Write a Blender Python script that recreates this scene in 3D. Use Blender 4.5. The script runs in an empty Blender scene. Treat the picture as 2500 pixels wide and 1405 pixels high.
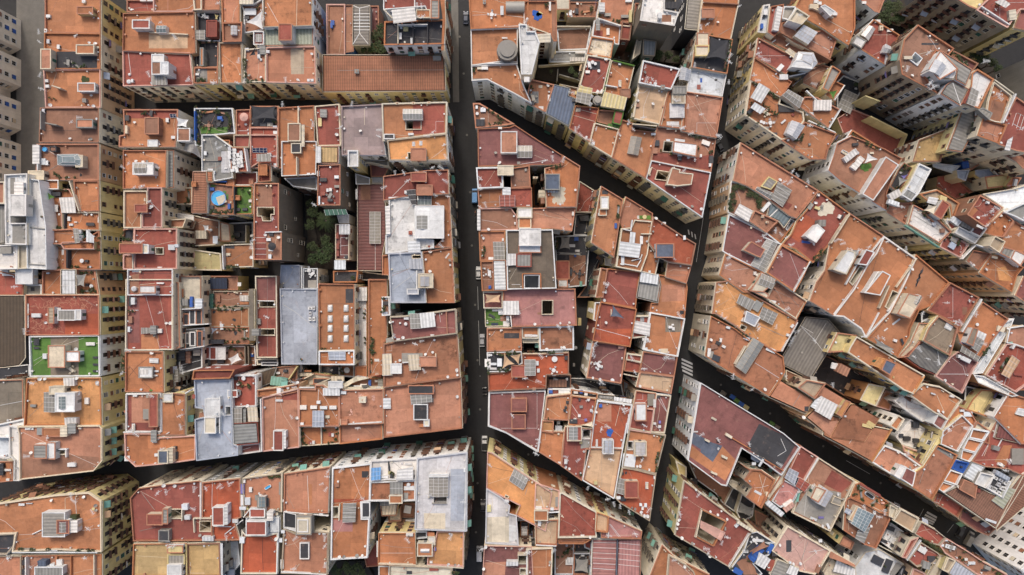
import bpy, math, random, re
from mathutils import Vector
from mathutils.geometry import tessellate_polygon
from mathutils.bvhtree import BVHTree
R = math.radians
random.seed(7)
H = 230.0          # camera height above the streets (m)
K = 0.13           # metres per photo pixel at street level
sc = bpy.context.scene
col = sc.collection

def P(px, py, z):
    """a point of the town whose height is z, from its bearing seen from above"""
    k = K * (H - z) / H
    return ((px - 1250.0) * k, -(py - 702.5) * k)

# ------------------------------------------------------------------ colours
SR = dict(o=(189,123,82), s=(187,129,101), r=(157,83,69), R=(180,90,60), q=(212,150,94), b=(160,114,90), m=(142,88,82),
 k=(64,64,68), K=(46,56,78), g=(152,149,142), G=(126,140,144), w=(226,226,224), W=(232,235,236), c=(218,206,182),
 y=(216,198,140), Y=(198,168,116), d=(176,160,138), D=(134,122,106), t=(206,170,134), v=(158,140,138), l=(178,180,156),
 e=(92,134,56), E=(118,170,156), n=(62,72,40), u=(48,96,180), L=(174,180,191), S=(94,104,122), T=(176,116,86),
 O=(174,114,82), P=(188,128,120), p=(216,168,152), H=(116,106,94), J=(140,98,78), F=(128,124,118), X=(198,199,203), B=(84,68,50),  # last brown is darkened, shade on the left-edge wall painted into it
 M=(134,78,70), N=(58,106,90), Z=(222,214,202), V=(130,122,186), U=(112,168,226))
CN = dict(o='orange', s='salmon', r='red', R='vermilion', q='orange', b='brown', m='maroon', k='black', K='navy', g='grey', G='grey',
 w='white', W='white', c='cream', y='yellow', Y='ochre', d='beige', D='wooden', t='tan', v='mauve', l='pale green', e='green',
 E='turquoise', n='leafy', u='blue', L='pale blue', S='slate blue', T='terracotta', J='brown', O='rusty', P='pink', p='pale pink', H='dark grey',
 F='dark grey', X='pale grey', B='brown', M='dark red', N='dark green', Z='white', V='violet', U='light blue')
def lin(c):
    c /= 255.0
    return c / 12.92 if c <= 0.04045 else ((c + 0.055) / 1.055) ** 2.4
ALB = 0.86
def rgba(code, a=0.35, jit=0.0, rnd=random):
    y = sum(SR[code]) / 3; r, g, b = (lin(v + (y - v) * .07) * ALB for v in SR[code])
    if jit:
        f = 1 + rnd.uniform(-jit, jit); h = rnd.uniform(-jit, jit) * 0.5
        r, g, b = r * f * (1 + h), g * f, b * f * (1 - h)
    return (min(r, .9), min(g, .9), min(b, .9), a)

# ------------------------------------------------------------------ materials
def newmat(name):
    m = bpy.data.materials.new(name); m.use_nodes = True
    nt = m.node_tree
    return m, nt, nt.nodes['Principled BSDF']
def N(nt, t, **kw):
    n = nt.nodes.new(t)
    for k, v in kw.items(): setattr(n, k, v)
    return n
def mathn(nt, op, a, b=None):
    n = N(nt, 'ShaderNodeMath', operation=op)
    for i, v in enumerate((a, b)):
        if v is None: continue
        if isinstance(v, (int, float)): n.inputs[i].default_value = v
        else: nt.links.new(v, n.inputs[i])
    return n.outputs[0]
def maprange(nt, v, a, b, c, d):
    n = N(nt, 'ShaderNodeMapRange'); nt.links.new(v, n.inputs[0])
    for i, x in enumerate((a, b, c, d)): n.inputs[i + 1].default_value = x
    return n.outputs[0]
def noise(nt, vec, scale, detail=4, rough=.55):
    n = N(nt, 'ShaderNodeTexNoise'); nt.links.new(vec, n.inputs['Vector'])
    n.inputs['Scale'].default_value = scale; n.inputs['Detail'].default_value = detail; n.inputs['Roughness'].default_value = rough
    return n.outputs['Fac']
def coords(nt, scale=None):
    tc = N(nt, 'ShaderNodeTexCoord'); oi = N(nt, 'ShaderNodeObjectInfo')
    add = N(nt, 'ShaderNodeVectorMath', operation='ADD')
    m = mathn(nt, 'MULTIPLY', oi.outputs['Random'], 317.0)
    nt.links.new(tc.outputs['Object'], add.inputs[0]); nt.links.new(m, add.inputs[1])
    out = add.outputs[0]
    if scale:
        sm = N(nt, 'ShaderNodeVectorMath', operation='MULTIPLY'); sm.inputs[1].default_value = scale
        nt.links.new(out, sm.inputs[0]); out = sm.outputs[0]
    return out, oi, tc
def scalecol(nt, colsock, fac):
    n = N(nt, 'ShaderNodeVectorMath', operation='SCALE')
    nt.links.new(colsock, n.inputs[0]); nt.links.new(fac, n.inputs['Scale'])
    return n.outputs[0]
def mix(nt, fac, a, b):
    n = N(nt, 'ShaderNodeMix', data_type='RGBA')
    if isinstance(fac, float): n.inputs[0].default_value = fac
    else: nt.links.new(fac, n.inputs[0])
    for i, v in ((6, a), (7, b)):
        if isinstance(v, tuple): n.inputs[i].default_value = v
        else: nt.links.new(v, n.inputs[i])
    return n.outputs[2]
def bump(nt, bs, h, st=.4, dist=.05):
    b = N(nt, 'ShaderNodeBump'); b.inputs['Strength'].default_value = st; b.inputs['Distance'].default_value = dist
    nt.links.new(h, b.inputs['Height']); nt.links.new(b.outputs[0], bs.inputs['Normal'])

MAT = {}
def build_materials():
    # terrace floor of painted clay tiles: blotches, lichen stains, pale lime bloom
    m, nt, bs = newmat('terrace_tiles'); v, oi, tc = coords(nt)
    big = maprange(nt, noise(nt, v, .11, 3), .3, .7, .8, 1.16)
    mid = maprange(nt, noise(nt, v, .9, 6, .65), .25, .75, .84, 1.14)
    f = mathn(nt, 'MULTIPLY', big, mid)
    fine = maprange(nt, noise(nt, v, 5, 3, .8), .3, .7, .9, 1.08)
    f = mathn(nt, 'MULTIPLY', f, fine)
    # bays relaid at different times, with thin joints between them
    bk = N(nt, 'ShaderNodeTexBrick'); uvo = N(nt, 'ShaderNodeVectorMath', operation='ADD')
    nt.links.new(tc.outputs['UV'], uvo.inputs[0]); nt.links.new(mathn(nt, 'MULTIPLY', oi.outputs['Random'], 91.0), uvo.inputs[1]); nt.links.new(uvo.outputs[0], bk.inputs['Vector'])
    for nm, v_ in (('Scale', .2), ('Mortar Size', .006), ('Mortar Smooth', .3), ('Bias', 0.0), ('Brick Width', 1.1), ('Row Height', .8)): bk.inputs[nm].default_value = v_
    bk.inputs['Color1'].default_value = (.86,) * 3 + (1,); bk.inputs['Color2'].default_value = (1.13,) * 3 + (1,); bk.inputs['Mortar'].default_value = (.68,) * 3 + (1,)
    f = mathn(nt, 'MULTIPLY', f, bk.outputs['Color'])
    c = scalecol(nt, oi.outputs['Color'], f)
    lime = maprange(nt, noise(nt, v, .5, 8, .72), .56, .74, 0, .28)
    c = mix(nt, lime, c, mix(nt, .55, c, (.62, .42, .3, 1)))
    st = maprange(nt, noise(nt, v, .42, 9, .74), .52, .7, 0, 1)
    st = mathn(nt, 'MULTIPLY', st, oi.outputs['Alpha'])
    st = mathn(nt, 'MULTIPLY', st, .85)
    c = mix(nt, st, c, scalecol(nt, c, mathn(nt, 'ADD', .22, 0)))
    nt.links.new(c, bs.inputs['Base Color']); bs.inputs['Roughness'].default_value = .85
    bump(nt, bs, noise(nt, v, 3, 4), .3, .03); MAT['roof'] = m
    # plaster
    m, nt, bs = newmat('plaster'); v, oi, tc = coords(nt, (1.1, 1.1, .16))
    f = maprange(nt, noise(nt, v, .8, 6, .7), .25, .75, .82, 1.12)
    v2, oi2, tc2 = coords(nt)
    f2 = maprange(nt, noise(nt, v2, .25, 4), .3, .7, .86, 1.1)
    c = scalecol(nt, oi.outputs['Color'], mathn(nt, 'MULTIPLY', f, f2))
    st = maprange(nt, noise(nt, v, 1.4, 8, .75), .57, .74, 0, .4)
    c = mix(nt, st, c, (.16, .14, .12, 1))
    nt.links.new(c, bs.inputs['Base Color']); bs.inputs['Roughness'].default_value = .9; MAT['wall'] = m
    # ribbed sheet (uses UV metres)
    m, nt, bs = newmat('ribbed_sheet'); v, oi, tc = coords(nt)
    w = N(nt, 'ShaderNodeTexWave', wave_type='BANDS', bands_direction='X'); nt.links.new(tc.outputs['UV'], w.inputs['Vector'])
    w.inputs['Scale'].default_value = .33; w.inputs['Distortion'].default_value = .4
    f = maprange(nt, w.outputs['Fac'], 0, 1, .78, 1.1)
    f = mathn(nt, 'MULTIPLY', f, maprange(nt, noise(nt, v, .6, 8, .7), .25, .75, .7, 1.2))
    c = scalecol(nt, oi.outputs['Color'], f)
    st = mathn(nt, 'MULTIPLY', maprange(nt, noise(nt, v, .35, 9, .75), .54, .7, 0, .8), oi.outputs['Alpha'])
    c = mix(nt, st, c, (.09, .075, .06, 1))
    nt.links.new(c, bs.inputs['Base Color']); bs.inputs['Roughness'].default_value = .6
    bump(nt, bs, w.outputs['Fac'], .7, .06); MAT['sheet'] = m
    # clay pantiles
    m, nt, bs = newmat('clay_pantiles'); v, oi, tc = coords(nt)
    w = N(nt, 'ShaderNodeTexWave', wave_type='BANDS', bands_direction='X'); nt.links.new(tc.outputs['UV'], w.inputs['Vector']); w.inputs['Scale'].default_value = .46
    w2 = N(nt, 'ShaderNodeTexWave', wave_type='BANDS', bands_direction='Y', wave_profile='SAW'); nt.links.new(tc.outputs['UV'], w2.inputs['Vector']); w2.inputs['Scale'].default_value = .3
    f = mathn(nt, 'MULTIPLY', maprange(nt, w.outputs['Fac'], 0, 1, .76, 1.14), maprange(nt, w2.outputs['Fac'], 0, 1, .86, 1.08))
    f = mathn(nt, 'MULTIPLY', f, maprange(nt, noise(nt, v, .35, 7, .7), .25, .75, .72, 1.2))
    c = scalecol(nt, oi.outputs['Color'], f)
    c = mix(nt, maprange(nt, noise(nt, v, 1.6, 8, .7), .58, .72, 0, .6), c, (.1, .075, .05, 1))
    nt.links.new(c, bs.inputs['Base Color']); bs.inputs['Roughness'].default_value = .85
    bump(nt, bs, w.outputs['Fac'], .8, .08); MAT['tile'] = m
    # generic painted / fabric
    for nm, key, ro in (('matt_paint', 'paint', .55), ('awning_cloth', 'cloth', .9), ('painted_metal', 'metal', .4)):
        m, nt, bs = newmat(nm); v, oi, tc = coords(nt)
        f = maprange(nt, noise(nt, v, 1.3, 5, .6), .25, .75, .86, 1.1)
        nt.links.new(scalecol(nt, oi.outputs['Color'], f), bs.inputs['Base Color']); bs.inputs['Roughness'].default_value = ro
        if key == 'cloth': bump(nt, bs, noise(nt, v, 1.2, 3), .6, .1)
        MAT[key] = m
    # window glass
    m, nt, bs = newmat('window_glass'); v, oi, tc = coords(nt)
    r = maprange(nt, oi.outputs['Random'], 0, 1, .012, .06)
    cb = N(nt, 'ShaderNodeCombineColor'); nt.links.new(r, cb.inputs[0]); nt.links.new(r, cb.inputs[1]); nt.links.new(mathn(nt, 'MULTIPLY', r, 1.1), cb.inputs[2])
    nt.links.new(cb.outputs[0], bs.inputs['Base Color']); bs.inputs['Roughness'].default_value = .12; MAT['glass'] = m
    # roof light glazing: dusty wired glass
    m, nt, bs = newmat('dusty_glazing'); v, oi, tc = coords(nt)
    f = maprange(nt, noise(nt, v, .9, 7, .7), .25, .75, .72, 1.2)
    nt.links.new(scalecol(nt, oi.outputs['Color'], f), bs.inputs['Base Color']); bs.inputs['Roughness'].default_value = .22; MAT['glaz'] = m
    # foliage
    m, nt, bs = newmat('foliage'); g = N(nt, 'ShaderNodeNewGeometry'); oi = N(nt, 'ShaderNodeObjectInfo')
    c = mix(nt, g.outputs['Random Per Island'], (.012, .027, .008, 1), (.062, .1, .026, 1))
    c = mix(nt, mathn(nt, 'MULTIPLY', oi.outputs['Random'], .5), c, (.06, .06, .02, 1))
    nt.links.new(c, bs.inputs['Base Color']); bs.inputs['Roughness'].default_value = .7; MAT['leaf'] = m
    m, nt, bs = newmat('bark'); v, oi, tc = coords(nt)
    c = mix(nt, noise(nt, v, 4, 4), (.05, .035, .025, 1), (.14, .1, .07, 1)); nt.links.new(c, bs.inputs['Base Color']); MAT['bark'] = m
    # asphalt, paving, earth
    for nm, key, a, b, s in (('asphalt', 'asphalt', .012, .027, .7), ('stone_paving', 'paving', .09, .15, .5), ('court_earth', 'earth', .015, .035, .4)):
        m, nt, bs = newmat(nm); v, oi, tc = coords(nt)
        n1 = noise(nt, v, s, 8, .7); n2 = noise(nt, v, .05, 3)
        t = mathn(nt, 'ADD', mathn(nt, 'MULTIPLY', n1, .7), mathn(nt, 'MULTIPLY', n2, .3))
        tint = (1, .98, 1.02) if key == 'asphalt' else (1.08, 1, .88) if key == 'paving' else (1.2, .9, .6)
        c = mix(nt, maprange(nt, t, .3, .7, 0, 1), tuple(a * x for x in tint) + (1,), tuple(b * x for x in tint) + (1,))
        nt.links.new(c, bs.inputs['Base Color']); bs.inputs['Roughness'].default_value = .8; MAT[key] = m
    m, nt, bs = newmat('fresh_asphalt'); bs.inputs['Base Color'].default_value = (.012, .012, .013, 1); bs.inputs['Roughness'].default_value = .75; MAT['patch'] = m
    m, nt, bs = newmat('road_paint'); bs.inputs['Base Color'].default_value = (.5, .5, .5, 1); MAT['mark'] = m
    m, nt, bs = newmat('solar_cells'); bs.inputs['Base Color'].default_value = (.012, .022, .07, 1); bs.inputs['Roughness'].default_value = .2; MAT['solar'] = m
    m, nt, bs = newmat('pool_water'); v, oi, tc = coords(nt)
    c = mix(nt, noise(nt, v, 1.5, 3), (.04, .3, .6, 1), (.1, .45, .75, 1)); nt.links.new(c, bs.inputs['Base Color']); bs.inputs['Roughness'].default_value = .08; MAT['water'] = m
    m, nt, bs = newmat('rubber'); bs.inputs['Base Color'].default_value = (.015, .015, .015, 1); MAT['rubber'] = m

# ------------------------------------------------------------------ mesh builder
class MB:
    def __init__(s): s.v = []; s.f = []; s.m = []
    def face(s, pts, mi=0):
        i = len(s.v); s.v.extend(tuple(p) for p in pts); s.f.append(tuple(range(i, i + len(pts)))); s.m.append(mi)
    def fill(s, poly, z, holes=(), mi=0):
        loops = [[Vector((x, y, 0)) for x, y in poly]] + [[Vector((x, y, 0)) for x, y in h] for h in holes]
        flat = [p for l in loops for p in l]; i = len(s.v)
        zz = z if callable(z) else (lambda x, y: z)
        s.v.extend((p.x, p.y, zz(p.x, p.y)) for p in flat)
        for t in tessellate_polygon(loops):
            a, b, c = (flat[k] for k in t)
            if (b - a).cross(c - a).z < 0: t = (t[0], t[2], t[1])
            s.f.append(tuple(i + k for k in t)); s.m.append(mi)
    def sides(s, poly, z0, z1, mi=0):
        n = len(poly)
        for i in range(n):
            a, b = poly[i], poly[(i + 1) % n]
            s.face([(a[0], a[1], z0), (b[0], b[1], z0), (b[0], b[1], z1), (a[0], a[1], z1)], mi)
    def prism(s, poly, z0, z1, mi=0, top=True, bottom=False, mt=None):
        s.sides(poly, z0, z1, mi)
        if top: s.fill(poly, z1, mi=mi if mt is None else mt)
        if bottom:
            k = len(s.f); s.fill(poly, z0, mi=mi)
            for q in range(k, len(s.f)): s.f[q] = s.f[q][::-1]
    def box(s, x0, x1, y0, y1, z0, z1, mi=0):
        s.prism([(x0, y0), (x1, y0), (x1, y1), (x0, y1)], z0, z1, mi, bottom=True)
    def bar(s, a, b, w, z0, z1, mi=0):
        dx, dy = b[0] - a[0], b[1] - a[1]; l = math.hypot(dx, dy) or 1e-6
        nx, ny = -dy / l * w / 2, dx / l * w / 2
        s.prism([(a[0] - nx, a[1] - ny), (b[0] - nx, b[1] - ny), (b[0] + nx, b[1] + ny), (a[0] + nx, a[1] + ny)], z0, z1, mi, bottom=True)
    def tube(s, a, b, r, n=6, mi=0, r2=None):
        a, b = Vector(a), Vector(b); d = (b - a)
        if d.length < 1e-6: return
        d.normalize(); u = d.orthogonal().normalized(); w = d.cross(u)
        r2 = r if r2 is None else r2
        A = [a + (u * math.cos(6.2832 * i / n) + w * math.sin(6.2832 * i / n)) * r for i in range(n)]
        B = [b + (u * math.cos(6.2832 * i / n) + w * math.sin(6.2832 * i / n)) * r2 for i in range(n)]
        for i in range(n):
            j = (i + 1) % n; s.face([A[i], A[j], B[j], B[i]], mi)
        s.face(A[::-1], mi); s.face(B, mi)
    def cyl(s, x, y, r, z0, z1, n=14, mi=0, mt=None):
        s.prism([(x + r * math.cos(6.2832 * i / n), y + r * math.sin(6.2832 * i / n)) for i in range(n)], z0, z1, mi, bottom=True, mt=mt)
    def mesh(s, name, mats, uvdir=None, shift=(0, 0, 0)):
        me = bpy.data.meshes.new(name)
        ox, oy, oz = shift
        me.from_pydata([(x - ox, y - oy, z - oz) for x, y, z in s.v], [], s.f)
        for m in mats: me.materials.append(m)
        if len(mats) > 1: me.polygons.foreach_set('material_index', s.m)
        if uvdir:
            ux, uy = uvdir; uv = me.uv_layers.new(name='UVMap').data
            for lp in me.loops:
                c = me.vertices[lp.vertex_index].co
                uv[lp.index].uv = (c.x * ux + c.y * uy, -c.x * uy + c.y * ux)
        me.update()
        return me

def link(name, data, parent=None, loc=(0, 0, 0), color=None, rz=0.0, scale=None):
    o = bpy.data.objects.new(name, data); col.objects.link(o)
    o.location = loc
    if rz: o.rotation_euler = (0, 0, rz)
    if scale: o.scale = scale if isinstance(scale, tuple) else (scale,) * 3
    if color: o.color = color
    if parent: o.parent = parent
    return o
THINGS = []      # (object, description, colour word, category, group, phrase, x, y)
def tag(o, label, cat, group=None):
    o['label'] = label; o['category'] = cat
    if group: o['group'] = group

# ------------------------------------------------------------------ polygon helpers
def area(p): return .5 * sum(p[i][0] * p[(i + 1) % len(p)][1] - p[(i + 1) % len(p)][0] * p[i][1] for i in range(len(p)))
def ccw(p): return p if area(p) > 0 else p[::-1]
def cen(p): return (sum(q[0] for q in p) / len(p), sum(q[1] for q in p) / len(p))
def inset(poly, d):
    n = len(poly); out = []
    for i in range(n):
        p0, p1, p2 = Vector(poly[i - 1]), Vector(poly[i]), Vector(poly[(i + 1) % n])
        e1, e2 = (p1 - p0), (p2 - p1)
        if e1.length < 1e-5 or e2.length < 1e-5: out.append(tuple(p1)); continue
        e1.normalize(); e2.normalize()
        n1, n2 = Vector((-e1.y, e1.x)), Vector((-e2.y, e2.x))
        b = n1 + n2
        if b.length < .2: out.append(tuple(p1 + n1 * d)); continue
        b.normalize(); k = d / max(.35, b.dot(n1)); out.append(tuple(p1 + b * k))
    return out
def inside(p, poly):
    x, y = p; c = False; n = len(poly)
    for i in range(n):
        x1, y1 = poly[i]; x2, y2 = poly[i - 1]
        if (y1 > y) != (y2 > y) and x < (x2 - x1) * (y - y1) / (y2 - y1) + x1: c = not c
    return c
def clip_in(h, poly):
    """shrink a hole about its centre until it lies inside the roof"""
    for k in range(14):
        if all(inside(p, poly) for p in h): return h
        c = cen(h); h = [(c[0] + (p[0] - c[0]) * .9, c[1] + (p[1] - c[1]) * .9) for p in h]
    return None
def longdir(poly):
    best = max(range(len(poly)), key=lambda i: math.dist(poly[i], poly[(i + 1) % len(poly)]))
    a, b = poly[best], poly[(best + 1) % len(poly)]; l = math.dist(a, b) or 1
    return ((b[0] - a[0]) / l, (b[1] - a[1]) / l)
def obb(poly):
    """oriented box of a small outline: centre, half sizes, angle (long side along local x)"""
    ux, uy = longdir(poly); us = [x * ux + y * uy for x, y in poly]; vs = [-x * uy + y * ux for x, y in poly]
    cu, cv = (min(us) + max(us)) / 2, (min(vs) + max(vs)) / 2
    hu, hv = (max(us) - min(us)) / 2, (max(vs) - min(vs)) / 2
    return (cu * ux - cv * uy, cu * uy + cv * ux), hu, hv, math.atan2(uy, ux)

# ------------------------------------------------------------------ leaf meshes shared by the plants
def leaf_cloud(name, n, seed, size, flat=.8, clumps=9, spread=.62):
    rd = random.Random(seed); m = MB()
    cl = []
    for i in range(clumps):
        t, z, r = rd.uniform(0, 6.283), rd.uniform(-.5, .9), rd.uniform(.25, 1) * spread
        cl.append((r * math.cos(t), r * math.sin(t), z * .5, rd.uniform(.22, .48)))
    for i in range(n):
        cx, cy, cz, cr = rd.choice(cl)
        d = Vector((rd.gauss(0, 1), rd.gauss(0, 1), rd.gauss(0, 1))).normalized() * cr * rd.uniform(.5, 1.05)
        p = Vector((cx, cy, cz)) + d; p.z *= flat
        u = Vector((rd.gauss(0, 1), rd.gauss(0, 1), rd.gauss(0, .5))).normalized(); w = u.cross(Vector((rd.gauss(0, .6), rd.gauss(0, .6), 1))).normalized()
        s = size * rd.uniform(.6, 1.4)
        m.face([p - u * s, p - w * s * .5, p + u * s, p + w * s * .5])
    return m.mesh(name, [MAT['leaf']])

# ------------------------------------------------------------------ parse the survey of the town
class Bld: pass
def parse(txt):
    ox = oy = 0.0; s = 3.798; out = []; cur = None
    for ln in txt.strip().split('\n'):
        ln = ln.strip()
        if not ln or ln[0] == '#': continue
        if '|' in ln:
            head, pts, *ph = ln.split('|'); h = head.split()
            b = Bld(); b.z = float(h[1]); b.col = h[2]; b.wall = h[3] if len(h) > 3 else 'c'; b.cop = h[4] if len(h) > 4 else '-'; b.kind = h[0]
            b.px = [(ox + float(q.split(',')[0]) / s, oy + float(q.split(',')[1]) / s) for q in pts.split()]
            if len(b.px) == 2: (x0, y0), (x1, y1) = b.px; b.px = [(x0, y0), (x1, y0), (x1, y1), (x0, y1)]
            b.phrase = ph[0].strip() if ph else 'court'; b.items = []; out.append(b); cur = b
            continue
        t = ln.split()
        if t[0] == 'T':
            ox, oy = float(t[1]), float(t[2]); s = float(t[3]) if len(t) > 3 else 3.798; continue
        if t[0] == 'ON':
            ph = ' '.join(t[1:]); cur = next(b for b in out if b.phrase == ph); continue
        pts = []; sc_ = []
        for w in t[1:]:
            if ',' in w: a, b_ = w.split(','); pts.append((ox + float(a) / s, oy + float(b_) / s))
            else: sc_.append(w)
        cur.items.append((t[0], sc_, pts, s))
    return out

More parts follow.
